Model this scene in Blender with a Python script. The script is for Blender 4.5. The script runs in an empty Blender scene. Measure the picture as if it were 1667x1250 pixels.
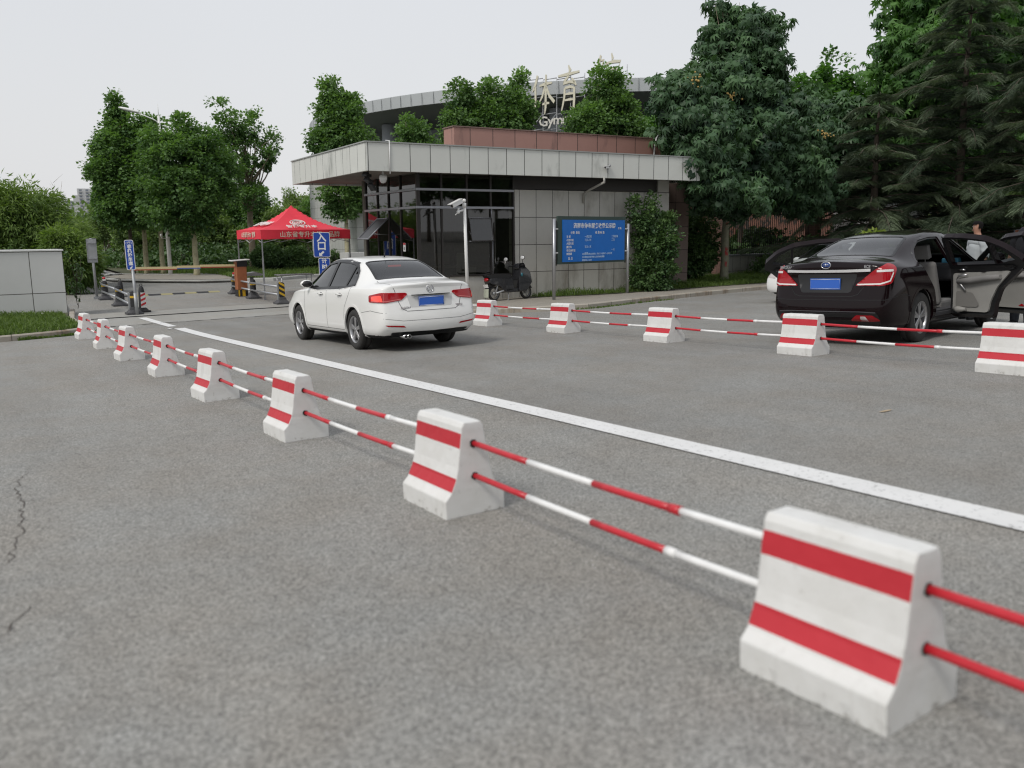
import bpy, bmesh, math, random
import numpy as np
from mathutils import Vector, Matrix, Euler
from mathutils.bvhtree import BVHTree
from mathutils.geometry import delaunay_2d_cdt

R_ = math.radians
SC = bpy.context.scene
COL = SC.collection
# ------------------------------------------------------------------ camera
cam_d = bpy.data.cameras.new('camera')
cam = bpy.data.objects.new('camera', cam_d)
COL.objects.link(cam)
SC.camera = cam
cam_d.sensor_width = 36.0
cam_d.lens = 1389.7 / 1667 * 36
cam_d.clip_start = 0.05
cam_d.clip_end = 3000
CP, CR, CY = 0.17382, 0.007958, 0.57928
_F = Vector((math.sin(CY) * math.cos(CP), math.cos(CY) * math.cos(CP), -math.sin(CP)))
_R = Vector((math.cos(CY), -math.sin(CY), 0))
_U = _R.cross(_F)
_R2 = _R * math.cos(CR) - _U * math.sin(CR)
_U2 = _U * math.cos(CR) + _R * math.sin(CR)
cam.matrix_world = Matrix(((_R2.x, _U2.x, -_F.x, 0), (_R2.y, _U2.y, -_F.y, 0), (_R2.z, _U2.z, -_F.z, 1.38), (0, 0, 0, 1)))
cam_d.dof.use_dof = True
cam_d.dof.focus_distance = 16.0
cam_d.dof.aperture_fstop = 1.7
# ------------------------------------------------------------------ sky
SUN_AZ, SUN_EL = math.atan2(-1.0, -0.30), R_(48)       # azimuth measured from +Y towards +X
world = bpy.data.worlds.new('World')
SC.world = world
world.use_nodes = True
nt = world.node_tree
nt.nodes.clear()
w_out = nt.nodes.new('ShaderNodeOutputWorld')
w_bg = nt.nodes.new('ShaderNodeBackground')
w_sky = nt.nodes.new('ShaderNodeTexSky')
w_sky.sky_type = 'NISHITA'
w_sky.sun_disc = False
w_sky.sun_elevation = SUN_EL
w_sky.sun_rotation = SUN_AZ
w_sky.air_density = 1.5
w_sky.dust_density = 4.0
w_mul = nt.nodes.new('ShaderNodeVectorMath'); w_mul.operation = 'SCALE'; w_mul.inputs['Scale'].default_value = 0.09
w_tc = nt.nodes.new('ShaderNodeTexCoord')
w_sep = nt.nodes.new('ShaderNodeSeparateXYZ')
w_ramp = nt.nodes.new('ShaderNodeValToRGB')
w_ramp.color_ramp.elements[0].position = 0.0
w_ramp.color_ramp.elements[0].color = (0.82, 0.825, 0.84, 1)
w_ramp.color_ramp.elements[1].position = 0.55
w_ramp.color_ramp.elements[1].color = (0.75, 0.775, 0.825, 1)
w_noise = nt.nodes.new('ShaderNodeTexNoise'); w_noise.inputs['Scale'].default_value = 1.1; w_noise.inputs['Detail'].default_value = 4
w_nm = nt.nodes.new('ShaderNodeMapRange'); w_nm.inputs['To Min'].default_value = 0.93; w_nm.inputs['To Max'].default_value = 1.07
w_cl = nt.nodes.new('ShaderNodeVectorMath'); w_cl.operation = 'SCALE'
w_mix = nt.nodes.new('ShaderNodeMix'); w_mix.data_type = 'RGBA'; w_mix.inputs[0].default_value = 0.88
L = nt.links.new
L(w_sky.outputs[0], w_mul.inputs[0]); L(w_tc.outputs['Generated'], w_sep.inputs[0]); L(w_sep.outputs['Z'], w_ramp.inputs[0])
L(w_tc.outputs['Generated'], w_noise.inputs['Vector']); L(w_noise.outputs[0], w_nm.inputs['Value'])
L(w_ramp.outputs[0], w_cl.inputs[0]); L(w_nm.outputs[0], w_cl.inputs['Scale'])
L(w_mul.outputs[0], w_mix.inputs[6]); L(w_cl.outputs[0], w_mix.inputs[7]); L(w_mix.outputs[2], w_bg.inputs[0])
w_bg.inputs[1].default_value = 1.0
L(w_bg.outputs[0], w_out.inputs[0])
# ------------------------------------------------------------------ sun
sun_d = bpy.data.lights.new('sun', 'SUN')
sun_d.energy = 1.9
sun_d.angle = R_(14)
sun_d.color = (1.0, 0.96, 0.90)
sun = bpy.data.objects.new('sun', sun_d)
COL.objects.link(sun)
_sd = Vector((math.sin(SUN_AZ) * math.cos(SUN_EL), math.cos(SUN_AZ) * math.cos(SUN_EL), math.sin(SUN_EL)))
sun.rotation_euler = _sd.to_track_quat('Z', 'Y').to_euler()
SC.view_settings.view_transform = 'Standard'
SC.view_settings.look = 'None'
SC.view_settings.exposure = 0.0
SC.view_settings.gamma = 1.0
SC.render.engine = 'CYCLES'
SC.cycles.max_bounces = 8
SC.cycles.transparent_max_bounces = 16
SC.cycles.use_denoising = True
SC.cycles.filter_width = 1.15
SC.render.film_transparent = False

# ------------------------------------------------------------------ helpers
GA, GB = 0.010838, -0.036228


def g(x, y):
    yy = y if y < 16 else 16 + 5 * math.tanh((y - 16) / 5)
    yy = max(yy, -40)
    return GA * 30 * math.tanh(x / 30) + GB * yy


def gn(x, y):
    """surface normal of the ground"""
    e = 0.4
    return Vector((-(g(x + e, y) - g(x - e, y)) / (2 * e), -(g(x, y + e) - g(x, y - e)) / (2 * e), 1)).normalized()


def ground_rot(x, y, yaw=0.0):
    n = gn(x, y)
    q = Vector((0, 0, 1)).rotation_difference(n)
    return (q.to_matrix() @ Matrix.Rotation(yaw, 3, 'Z')).to_euler()


def rot_m(rx=0, ry=0, rz=0):
    return Euler((rx, ry, rz)).to_matrix().to_4x4()


class MB:
    def __init__(s):
        s.v = []; s.f = []; s.m = []; s.sm = []

    def add(s, verts, faces, mi=0, smooth=False, M=None):
        b = len(s.v)
        for v in verts:
            v = Vector(v)
            s.v.append(M @ v if M is not None else v)
        for f in faces:
            s.f.append([b + i for i in f]); s.m.append(mi); s.sm.append(smooth)
        return s

    def box(s, c, d, M=None, mi=0, taper=None):
        x, y, z = d[0] / 2, d[1] / 2, d[2] / 2
        tx, ty = taper if taper else (1, 1)
        vs = [(-x, -y, -z), (x, -y, -z), (x, y, -z), (-x, y, -z), (-x * tx, -y * ty, z), (x * tx, -y * ty, z), (x * tx, y * ty, z), (-x * tx, y * ty, z)]
        T = Matrix.Translation(Vector(c)) @ (M if M is not None else Matrix.Identity(4))
        return s.add(vs, [(0, 3, 2, 1), (4, 5, 6, 7), (0, 1, 5, 4), (1, 2, 6, 5), (2, 3, 7, 6), (3, 0, 4, 7)], mi, False, T)

    def cyl(s, p0, p1, r0, r1=None, n=12, mi=0, smooth=True, caps=True):
        p0, p1 = Vector(p0), Vector(p1)
        if r1 is None: r1 = r0
        q = (p1 - p0).to_track_quat('Z', 'Y').to_matrix()
        vs = []
        for p, r in ((p0, r0), (p1, r1)):
            for i in range(n):
                a = 2 * math.pi * i / n
                vs.append(p + q @ Vector((r * math.cos(a), r * math.sin(a), 0)))
        s.add(vs, [(i, (i + 1) % n, n + (i + 1) % n, n + i) for i in range(n)], mi, smooth)
        if caps:
            b = len(s.v) - 2 * n
            s.f.append([b + n - 1 - i for i in range(n)]); s.m.append(mi); s.sm.append(False)
            s.f.append([b + n + i for i in range(n)]); s.m.append(mi); s.sm.append(False)
        return s

    def tube(s, pts, r, n=8, mi=0, closed=False):
        pts = [Vector(p) for p in pts]
        rr = r if isinstance(r, (list, tuple)) else [r] * len(pts)
        rings = []
        up = None
        for i, p in enumerate(pts):
            a = pts[i - 1] if (i > 0 or closed) else p
            b = pts[(i + 1) % len(pts)] if (i < len(pts) - 1 or closed) else p
            t = (b - a).normalized()
            if up is None:
                up = Vector((0, 0, 1)) if abs(t.z) < .9 else Vector((1, 0, 0))
            sd = t.cross(up).normalized()
            up = sd.cross(t).normalized()
            rings.append([p + (sd * math.cos(2 * math.pi * k / n) + up * math.sin(2 * math.pi * k / n)) * rr[i] for k in range(n)])
        vs = [v for rg in rings for v in rg]
        fs = []
        m = len(pts)
        for i in range(m if closed else m - 1):
            j = (i + 1) % m
            for k in range(n):
                l = (k + 1) % n
                fs.append((i * n + k, i * n + l, j * n + l, j * n + k))
        s.add(vs, fs, mi, True)
        if not closed:
            b = len(s.v) - m * n
            s.f.append([b + k for k in reversed(range(n))]); s.m.append(mi); s.sm.append(False)
            s.f.append([b + (m - 1) * n + k for k in range(n)]); s.m.append(mi); s.sm.append(False)
        return s

    def lathe(s, prof, n=24, M=None, mi=0, axis='z', smooth=True):
        vs = []
        for r, z in prof:
            for i in range(n):
                a = 2 * math.pi * i / n
                c, d = r * math.cos(a), r * math.sin(a)
                vs.append((c, d, z) if axis == 'z' else ((z, c, d) if axis == 'x' else (d, z, c)))
        fs = []
        for j in range(len(prof) - 1):
            for i in range(n):
                k = (i + 1) % n
                fs.append((j * n + i, j * n + k, (j + 1) * n + k, (j + 1) * n + i))
        s.add(vs, fs, mi, smooth, M)
        return s

    def ball(s, c, r, n=12, M=None, mi=0):
        if not isinstance(r, (tuple, list)): r = (r, r, r)
        prof = [(max(1e-4, math.sin(math.pi * j / n)), -math.cos(math.pi * j / n)) for j in range(n + 1)]
        T = Matrix.Translation(Vector(c)) @ (M if M is not None else Matrix.Identity(4)) @ Matrix.Diagonal((r[0], r[1], r[2], 1))
        return s.lathe(prof, max(8, n), T, mi)

    def prism(s, poly, z0, z1, M=None, mi=0, smooth=False):
        n = len(poly)
        vs = [(p[0], p[1], z0) for p in poly] + [(p[0], p[1], z1) for p in poly]
        s.add(vs, [tuple(range(n - 1, -1, -1)), tuple(range(n, 2 * n))], mi, False, M)
        b = len(s.v) - 2 * n
        for i in range(n):
            j = (i + 1) % n
            s.f.append([b + i, b + j, b + n + j, b + n + i]); s.m.append(mi); s.sm.append(smooth)
        return s

    def build(s, name, mats, parent=None, bevel=0, seg=2, subd=0, loc=None, angle=40):
        me = bpy.data.meshes.new(name)
        me.from_pydata([tuple(v) for v in s.v], [], s.f)
        if not isinstance(mats, (list, tuple)): mats = [mats]
        for m in mats: me.materials.append(m)
        me.polygons.foreach_set('material_index', s.m)
        me.polygons.foreach_set('use_smooth', s.sm)
        me.update()
        return link(name, me, parent, bevel, seg, subd, loc)


def link(name, me, parent=None, bevel=0, seg=2, subd=0, loc=None):
    o = bpy.data.objects.new(name, me)
    COL.objects.link(o)
    if parent is not None: o.parent = parent
    if loc is not None: o.location = loc
    if bevel:
        b = o.modifiers.new('b', 'BEVEL'); b.width = bevel; b.segments = seg; b.limit_method = 'ANGLE'; b.angle_limit = R_(35)
        b.harden_normals = False
    if subd:
        m = o.modifiers.new('s', 'SUBSURF'); m.levels = subd; m.render_levels = subd
    return o


def tag(o, label=None, cat=None, group=None, kind=None):
    if label: o['label'] = label
    if cat: o['category'] = cat
    if group: o['group'] = group
    if kind: o['kind'] = kind
    return o


def thing(name, label, cat, loc=(0, 0, 0), rot=(0, 0, 0), group=None):
    o = bpy.data.objects.new(name, None)
    COL.objects.link(o)
    o.location = loc
    o.rotation_euler = rot
    o.empty_display_size = 0.2
    return tag(o, label, cat, group)


def children(o):
    return [c for c in COL.objects if c.parent == o]


def copy_tree(o, parent=None, label=None, loc=None, rot=None):
    c = o.copy(); COL.objects.link(c)
    if parent is not None: c.parent = parent
    if label: c['label'] = label
    if loc is not None: c.location = loc
    if rot is not None: c.rotation_euler = rot
    for ch in children(o): copy_tree(ch, c)
    return c


def mesh_np(name, V, F, mats, smooth=False, parent=None, attr=None):
    """V (n,3) array, F (m,k) array of equal sized polygons; attr: per-face float written as face attribute 'tint'"""
    V = np.asarray(V, np.float32); F = np.asarray(F, np.int32)
    me = bpy.data.meshes.new(name)
    me.vertices.add(len(V)); me.vertices.foreach_set('co', V.ravel())
    m, k = F.shape
    me.loops.add(m * k); me.loops.foreach_set('vertex_index', F.ravel())
    me.polygons.add(m)
    me.polygons.foreach_set('loop_start', np.arange(m, dtype=np.int32) * k)
    me.polygons.foreach_set('loop_total', np.full(m, k, np.int32))
    me.polygons.foreach_set('use_smooth', np.full(m, smooth))
    if not isinstance(mats, (list, tuple)): mats = [mats]
    for x in mats: me.materials.append(x)
    if attr is not None:
        a = me.attributes.new('tint', 'FLOAT', 'FACE'); a.data.foreach_set('value', np.asarray(attr, np.float32))
    me.update(calc_edges=True)
    return link(name, me, parent)


# ------------------------------------------------------------------ materials
def nmat(name):
    m = bpy.data.materials.new(name); m.use_nodes = True
    n = m.node_tree.nodes; p = n['Principled BSDF']
    return m, n, m.node_tree.links.new, p


def mat(name, col, rough=.6, metal=0, coat=0, spec=.5, var=.0, scale=4.0, bump=0.0, bscale=60, emis=None, coords='Object', dirt=None):
    """plain principled with optional colour variation (noise), bump and splotchy dirt"""
    m, n, ln, p = nmat(name)
    p.inputs['Base Color'].default_value = (*col, 1)
    p.inputs['Roughness'].default_value = rough
    p.inputs['Metallic'].default_value = metal
    p.inputs['Coat Weight'].default_value = coat
    p.inputs['Coat Roughness'].default_value = .04
    p.inputs['Specular IOR Level'].default_value = spec
    tc = n.new('ShaderNodeTexCoord')
    src = None
    if var:
        no = n.new('ShaderNodeTexNoise'); no.inputs['Scale'].default_value = scale; no.inputs['Detail'].default_value = 6; no.inputs['Roughness'].default_value = .65
        ln(tc.outputs[coords], no.inputs['Vector'])
        mr = n.new('ShaderNodeMapRange'); mr.inputs['From Min'].default_value = .3; mr.inputs['From Max'].default_value = .7
        mr.inputs['To Min'].default_value = 1 - var; mr.inputs['To Max'].default_value = 1 + var
        ln(no.outputs[0], mr.inputs['Value'])
        vm = n.new('ShaderNodeVectorMath'); vm.operation = 'SCALE'; vm.inputs[0].default_value = col
        ln(mr.outputs[0], vm.inputs['Scale'])
        src = vm.outputs[0]
        ln(src, p.inputs['Base Color'])
    if dirt:
        dcol, dsc, lo, hi = dirt
        no = n.new('ShaderNodeTexNoise'); no.inputs['Scale'].default_value = dsc; no.inputs['Detail'].default_value = 8; no.inputs['Roughness'].default_value = .7
        ln(tc.outputs[coords], no.inputs['Vector'])
        mr = n.new('ShaderNodeMapRange'); mr.inputs['From Min'].default_value = lo; mr.inputs['From Max'].default_value = hi
        ln(no.outputs[0], mr.inputs['Value'])
        mx = n.new('ShaderNodeMix'); mx.data_type = 'RGBA'
        ln(mr.outputs[0], mx.inputs[0])
        if src: ln(src, mx.inputs[6])
        else: mx.inputs[6].default_value = (*col, 1)
        mx.inputs[7].default_value = (*dcol, 1)
        ln(mx.outputs[2], p.inputs['Base Color'])
    if bump:
        no = n.new('ShaderNodeTexNoise'); no.inputs['Scale'].default_value = bscale; no.inputs['Detail'].default_value = 4
        ln(tc.outputs[coords], no.inputs['Vector'])
        bp = n.new('ShaderNodeBump'); bp.inputs['Strength'].default_value = bump; bp.inputs['Distance'].default_value = .01
        ln(no.outputs[0], bp.inputs['Height']); ln(bp.outputs[0], p.inputs['Normal'])
    if emis:
        p.inputs['Emission Color'].default_value = (*col, 1); p.inputs['Emission Strength'].default_value = emis
    return m


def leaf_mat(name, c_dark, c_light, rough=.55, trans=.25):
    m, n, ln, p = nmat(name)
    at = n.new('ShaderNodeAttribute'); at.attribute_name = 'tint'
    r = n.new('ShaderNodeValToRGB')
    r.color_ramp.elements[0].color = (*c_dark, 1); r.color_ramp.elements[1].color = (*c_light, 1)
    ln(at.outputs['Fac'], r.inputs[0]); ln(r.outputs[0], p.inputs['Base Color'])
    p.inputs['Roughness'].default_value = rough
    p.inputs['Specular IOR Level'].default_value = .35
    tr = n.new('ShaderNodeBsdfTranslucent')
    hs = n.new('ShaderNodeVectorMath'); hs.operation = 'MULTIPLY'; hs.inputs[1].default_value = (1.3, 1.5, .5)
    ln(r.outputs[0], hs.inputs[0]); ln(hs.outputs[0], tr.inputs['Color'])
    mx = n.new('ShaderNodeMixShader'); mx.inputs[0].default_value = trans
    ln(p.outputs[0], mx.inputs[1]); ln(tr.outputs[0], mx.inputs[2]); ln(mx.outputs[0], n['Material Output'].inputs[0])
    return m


def glass_mat(name, tint, ior=1.5, refl=1.0):
    """thin tinted pane: clear tint seen straight on, mirror-like at grazing angles"""
    m, n, ln, p = nmat(name)
    n.remove(p)
    t = n.new('ShaderNodeBsdfTransparent'); t.inputs[0].default_value = (*tint, 1)
    gl = n.new('ShaderNodeBsdfGlossy'); gl.inputs['Roughness'].default_value = .02; gl.inputs[0].default_value = (refl, refl, refl, 1)
    lw = n.new('ShaderNodeLayerWeight'); lw.inputs['Blend'].default_value = .5
    f0 = ((ior - 1) / (ior + 1)) ** 2 * 1.6
    pw = n.new('ShaderNodeMath'); pw.operation = 'POWER'; ln(lw.outputs['Facing'], pw.inputs[0]); pw.inputs[1].default_value = 5
    fr = n.new('ShaderNodeMath'); fr.operation = 'MULTIPLY_ADD'; ln(pw.outputs[0], fr.inputs[0]); fr.inputs[1].default_value = 1 - f0; fr.inputs[2].default_value = f0
    mx = n.new('ShaderNodeMixShader')
    ln(fr.outputs[0], mx.inputs[0]); ln(t.outputs[0], mx.inputs[1]); ln(gl.outputs[0], mx.inputs[2]); ln(mx.outputs[0], n['Material Output'].inputs[0])
    return m


def tile_mat(name, col, joint, sx, sz, var=.08, rough=.45, ox=0.0, oz=0.0, stain=None, jw=.012, axes='XZ', bump=.02):
    """stone cladding slabs: joints from object-space coordinates, each slab its own shade"""
    m, n, ln, p = nmat(name)
    tc = n.new('ShaderNodeTexCoord'); sp = n.new('ShaderNodeSeparateXYZ'); ln(tc.outputs['Object'], sp.inputs[0])

    def math_(op, a, b=None, c=None):
        k = n.new('ShaderNodeMath'); k.operation = op
        for i, v in enumerate((a, b, c)):
            if v is None: continue
            if isinstance(v, (int, float)): k.inputs[i].default_value = v
            else: ln(v, k.inputs[i])
        return k.outputs[0]
    if axes == 'XYZ':
        # pick x or y by the face normal
        ge = n.new('ShaderNodeNewGeometry'); sn = n.new('ShaderNodeSeparateXYZ'); ln(ge.outputs['True Normal'], sn.inputs[0])
        ax = math_('GREATER_THAN', math_('ABSOLUTE', sn.outputs[0]), .7)
        u = math_('ADD', math_('MULTIPLY', sp.outputs[1], ax), math_('MULTIPLY', sp.outputs[0], math_('SUBTRACT', 1.0, ax)))
    else:
        u = sp.outputs['XYZ'.index(axes[0])]
    v = sp.outputs['XYZ'.index(axes[-1])] if axes != 'XYZ' else sp.outputs[2]
    uu = math_('DIVIDE', math_('SUBTRACT', u, ox), sx); vv = math_('DIVIDE', math_('SUBTRACT', v, oz), sz)
    fu = math_('SUBTRACT', uu, math_('FLOOR', uu)); fv = math_('SUBTRACT', vv, math_('FLOOR', vv))
    ju = math_('MINIMUM', fu, math_('SUBTRACT', 1.0, fu)); jv = math_('MINIMUM', fv, math_('SUBTRACT', 1.0, fv))
    jl = math_('MAXIMUM', math_('LESS_THAN', math_('MULTIPLY', ju, sx), jw), math_('LESS_THAN', math_('MULTIPLY', jv, sz), jw))
    cb = n.new('ShaderNodeCombineXYZ'); ln(math_('FLOOR', uu), cb.inputs[0]); ln(math_('FLOOR', vv), cb.inputs[1])
    wn = n.new('ShaderNodeTexWhiteNoise'); ln(cb.outputs[0], wn.inputs['Vector'])
    no = n.new('ShaderNodeTexNoise'); no.inputs['Scale'].default_value = 1.8; no.inputs['Detail'].default_value = 8; no.inputs['Roughness'].default_value = .7
    ln(tc.outputs['Object'], no.inputs['Vector'])
    sc = math_('ADD', math_('MULTIPLY', wn.outputs['Value'], var), math_('MULTIPLY', no.outputs[0], var * 2.2))
    sc = math_('ADD', sc, 1 - var * 1.6)
    vm = n.new('ShaderNodeVectorMath'); vm.operation = 'SCALE'; vm.inputs[0].default_value = col; ln(sc, vm.inputs['Scale'])
    base = vm.outputs[0]
    if stain:
        scol, ssc, lo, hi = stain
        mp = n.new('ShaderNodeMapping'); mp.inputs['Scale'].default_value = (1.0, 1.0, .35); ln(tc.outputs['Object'], mp.inputs[0])
        n2 = n.new('ShaderNodeTexNoise'); n2.inputs['Scale'].default_value = ssc; n2.inputs['Detail'].default_value = 7; n2.inputs['Roughness'].default_value = .65
        ln(mp.outputs[0], n2.inputs['Vector'])
        mr = n.new('ShaderNodeMapRange'); mr.inputs['From Min'].default_value = lo; mr.inputs['From Max'].default_value = hi; ln(n2.outputs[0], mr.inputs['Value'])
        ms = n.new('ShaderNodeMix'); ms.data_type = 'RGBA'; ln(mr.outputs[0], ms.inputs[0]); ln(base, ms.inputs[6]); ms.inputs[7].default_value = (*scol, 1)
        base = ms.outputs[2]
    mx = n.new('ShaderNodeMix'); mx.data_type = 'RGBA'
    ln(jl, mx.inputs[0]); ln(base, mx.inputs[6]); mx.inputs[7].default_value = (*joint, 1)
    ln(mx.outputs[2], p.inputs['Base Color'])
    p.inputs['Roughness'].default_value = rough
    bp = n.new('ShaderNodeBump'); bp.inputs['Strength'].default_value = .5; bp.inputs['Distance'].default_value = bump; bp.invert = True
    ln(jl, bp.inputs['Height']); ln(bp.outputs[0], p.inputs['Normal'])
    return m


def asphalt_mat(name, base, fine=.35, patch=.14, speck=True, light_specks=.0):
    m, n, ln, p = nmat(name)
    ge = n.new('ShaderNodeNewGeometry')
    P = ge.outputs['Position']

    def noise(sc, det=3, ro=.6):
        k = n.new('ShaderNodeTexNoise'); k.inputs['Scale'].default_value = sc; k.inputs['Detail'].default_value = det; k.inputs['Roughness'].default_value = ro
        ln(P, k.inputs['Vector']); return k.outputs[0]

    def rng(v, a, b, lo, hi):
        k = n.new('ShaderNodeMapRange'); k.inputs['From Min'].default_value = a; k.inputs['From Max'].default_value = b
        k.inputs['To Min'].default_value = lo; k.inputs['To Max'].default_value = hi; ln(v, k.inputs['Value']); return k.outputs[0]

    def mul(a, b):
        k = n.new('ShaderNodeMath'); k.operation = 'MULTIPLY'; ln(a, k.inputs[0]); ln(b, k.inputs[1]); return k.outputs[0]
    vo = n.new('ShaderNodeTexVoronoi'); vo.inputs['Scale'].default_value = 125; ln(P, vo.inputs['Vector'])
    sv = n.new('ShaderNodeSeparateColor'); ln(vo.outputs['Color'], sv.inputs[0])
    f = rng(sv.outputs[0], 0, 1, 1 - fine, 1 + fine)
    f = mul(f, rng(noise(42, 4, .8), .32, .68, 1 - fine * .32, 1 + fine * .36))
    f = mul(f, rng(noise(.55, 5, .6), .3, .7, 1 - patch, 1 + patch))
    f = mul(f, rng(noise(4.5, 4, .6), .3, .7, 1 - patch * .55, 1 + patch * .55))
    mp = n.new('ShaderNodeMapping'); mp.inputs['Scale'].default_value = (2.2, .12, 1); ln(P, mp.inputs[0])
    tr = n.new('ShaderNodeTexNoise'); tr.inputs['Scale'].default_value = 1; tr.inputs['Detail'].default_value = 3; ln(mp.outputs[0], tr.inputs['Vector'])
    f = mul(f, rng(tr.outputs[0], .3, .7, 1 - patch * .5, 1 + patch * .5))
    vm = n.new('ShaderNodeVectorMath'); vm.operation = 'SCALE'; ln(f, vm.inputs['Scale'])
    hue = n.new('ShaderNodeMix'); hue.data_type = 'RGBA'; ln(rng(noise(1.1, 4), .35, .65, 0, 1), hue.inputs[0])
    hue.inputs[6].default_value = (base[0] * 1.025, base[1] * 1.0, base[2] * .96, 1); hue.inputs[7].default_value = (base[0] * .98, base[1] * 1.0, base[2] * 1.005, 1)
    ln(hue.outputs[2], vm.inputs[0])
    out = vm.outputs[0]
    if light_specks:
        v2 = n.new('ShaderNodeTexVoronoi'); v2.inputs['Scale'].default_value = 60; ln(P, v2.inputs['Vector'])
        s2 = n.new('ShaderNodeSeparateColor'); ln(v2.outputs['Color'], s2.inputs[0])
        gt = mul(rng(s2.outputs[0], 1 - light_specks, 1 - light_specks + .002, 0, 1), rng(v2.outputs['Distance'], .2, .26, 1, 0))
        k = n.new('ShaderNodeMix'); k.data_type = 'RGBA'; ln(gt, k.inputs[0]); ln(out, k.inputs[6]); k.inputs[7].default_value = (.42, .42, .42, 1)
        s3 = rng(s2.outputs[1], 1 - light_specks * 1.4, 1 - light_specks * 1.4 + .002, 0, 1)
        gd = mul(s3, rng(v2.outputs['Distance'], .25, .32, 1, 0))
        k2 = n.new('ShaderNodeMix'); k2.data_type = 'RGBA'; ln(gd, k2.inputs[0]); ln(k.outputs[2], k2.inputs[6]); k2.inputs[7].default_value = (.09, .09, .09, 1)
        out = k2.outputs[2]
    ln(out, p.inputs['Base Color'])
    p.inputs['Roughness'].default_value = .85
    p.inputs['Specular IOR Level'].default_value = .3
    bp = n.new('ShaderNodeBump'); bp.inputs['Strength'].default_value = .55; bp.inputs['Distance'].default_value = .006
    k = n.new('ShaderNodeMath'); k.operation = 'ADD'; ln(sv.outputs[1], k.inputs[0]); ln(noise(45, 4, .7), k.inputs[1])
    ln(k.outputs[0], bp.inputs['Height']); ln(bp.outputs[0], p.inputs['Normal'])
    return m


def paint_worn(name, col, under, lo=.62, hi=.7, sc=22, rough=.7):
    m, n, ln, p = nmat(name)
    ge = n.new('ShaderNodeNewGeometry')
    no = n.new('ShaderNodeTexNoise'); no.inputs['Scale'].default_value = sc; no.inputs['Detail'].default_value = 8; no.inputs['Roughness'].default_value = .75
    ln(ge.outputs['Position'], no.inputs['Vector'])
    mr = n.new('ShaderNodeMapRange'); mr.inputs['From Min'].default_value = lo; mr.inputs['From Max'].default_value = hi; ln(no.outputs[0], mr.inputs['Value'])
    n2 = n.new('ShaderNodeTexNoise'); n2.inputs['Scale'].default_value = 2.2; n2.inputs['Detail'].default_value = 5; ln(ge.outputs['Position'], n2.inputs['Vector'])
    m2 = n.new('ShaderNodeMapRange'); m2.inputs['To Min'].default_value = .88; m2.inputs['To Max'].default_value = 1.08; ln(n2.outputs[0], m2.inputs['Value'])
    vm = n.new('ShaderNodeVectorMath'); vm.operation = 'SCALE'; vm.inputs[0].default_value = col; ln(m2.outputs[0], vm.inputs['Scale'])
    mx = n.new('ShaderNodeMix'); mx.data_type = 'RGBA'; ln(mr.outputs[0], mx.inputs[0]); ln(vm.outputs[0], mx.inputs[6]); mx.inputs[7].default_value = (*under, 1)
    ln(mx.outputs[2], p.inputs['Base Color']); p.inputs['Roughness'].default_value = rough
    bp = n.new('ShaderNodeBump'); bp.inputs['Strength'].default_value = .25; bp.inputs['Distance'].default_value = .004
    ln(no.outputs[0], bp.inputs['Height']); ln(bp.outputs[0], p.inputs['Normal'])
    return m


def barrier_paint(name, col):
    m, n, ln, p = nmat(name)
    ge = n.new('ShaderNodeNewGeometry'); tc = n.new('ShaderNodeTexCoord'); sp = n.new('ShaderNodeSeparateXYZ'); ln(tc.outputs['Object'], sp.inputs[0])
    def noise(sc, det, ro, stretch=None):
        k = n.new('ShaderNodeTexNoise'); k.inputs['Scale'].default_value = sc; k.inputs['Detail'].default_value = det; k.inputs['Roughness'].default_value = ro
        if stretch:
            mp = n.new('ShaderNodeMapping'); mp.inputs['Scale'].default_value = stretch; ln(ge.outputs['Position'], mp.inputs[0]); ln(mp.outputs[0], k.inputs['Vector'])
        else: ln(ge.outputs['Position'], k.inputs['Vector'])
        return k.outputs[0]
    def rng(v, a, b, lo, hi):
        k = n.new('ShaderNodeMapRange'); k.inputs['From Min'].default_value = a; k.inputs['From Max'].default_value = b; k.inputs['To Min'].default_value = lo; k.inputs['To Max'].default_value = hi; ln(v, k.inputs['Value']); return k.outputs[0]
    def mth(op, a, b):
        k = n.new('ShaderNodeMath'); k.operation = op; ln(a, k.inputs[0]); ln(b, k.inputs[1]); return k.outputs[0]
    def mix(f, a, b):
        k = n.new('ShaderNodeMix'); k.data_type = 'RGBA'; ln(f, k.inputs[0])
        if isinstance(a, tuple): k.inputs[6].default_value = (*a, 1)
        else: ln(a, k.inputs[6])
        k.inputs[7].default_value = (*b, 1); return k.outputs[2]
    low = rng(sp.outputs[2], 0, .05, .10, 0)
    c = mix(rng(noise(5, 6, .65), .42, .72, 0, .55), col, (col[0] * .84, col[1] * .83, col[2] * .80))
    c = mix(rng(noise(9, 5, .6, (1, 1, .12)), .58, .74, 0, .4), c, (.40, .385, .36))
    c = mix(rng(mth('ADD', noise(20, 8, .75), low), .62, .72, 0, .9), c, (.30, .285, .26))
    c = mix(rng(noise(60, 3, .6), .75, .80, 0, .6), c, (.22, .21, .20))
    ln(c, p.inputs['Base Color']); p.inputs['Roughness'].default_value = .65
    bp = n.new('ShaderNodeBump'); bp.inputs['Strength'].default_value = .35; bp.inputs['Distance'].default_value = .004
    ln(mth('ADD', noise(30, 6, .7), noise(7, 3, .5)), bp.inputs['Height']); ln(bp.outputs[0], p.inputs['Normal'])
    return m
M = {}
M['white_conc'] = barrier_paint('white_painted_concrete', (.68, .68, .665))
M['red_band'] = paint_worn('red_band_paint', (.50, .022, .035), (.30, .16, .15), .72, .8, 18, .5)
M['dark_hole'] = mat('hole_dark', (.02, .018, .018), .9)
M['tube_red'] = mat('tube_red', (.50, .018, .03), .35, var=.12, scale=9)
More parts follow.
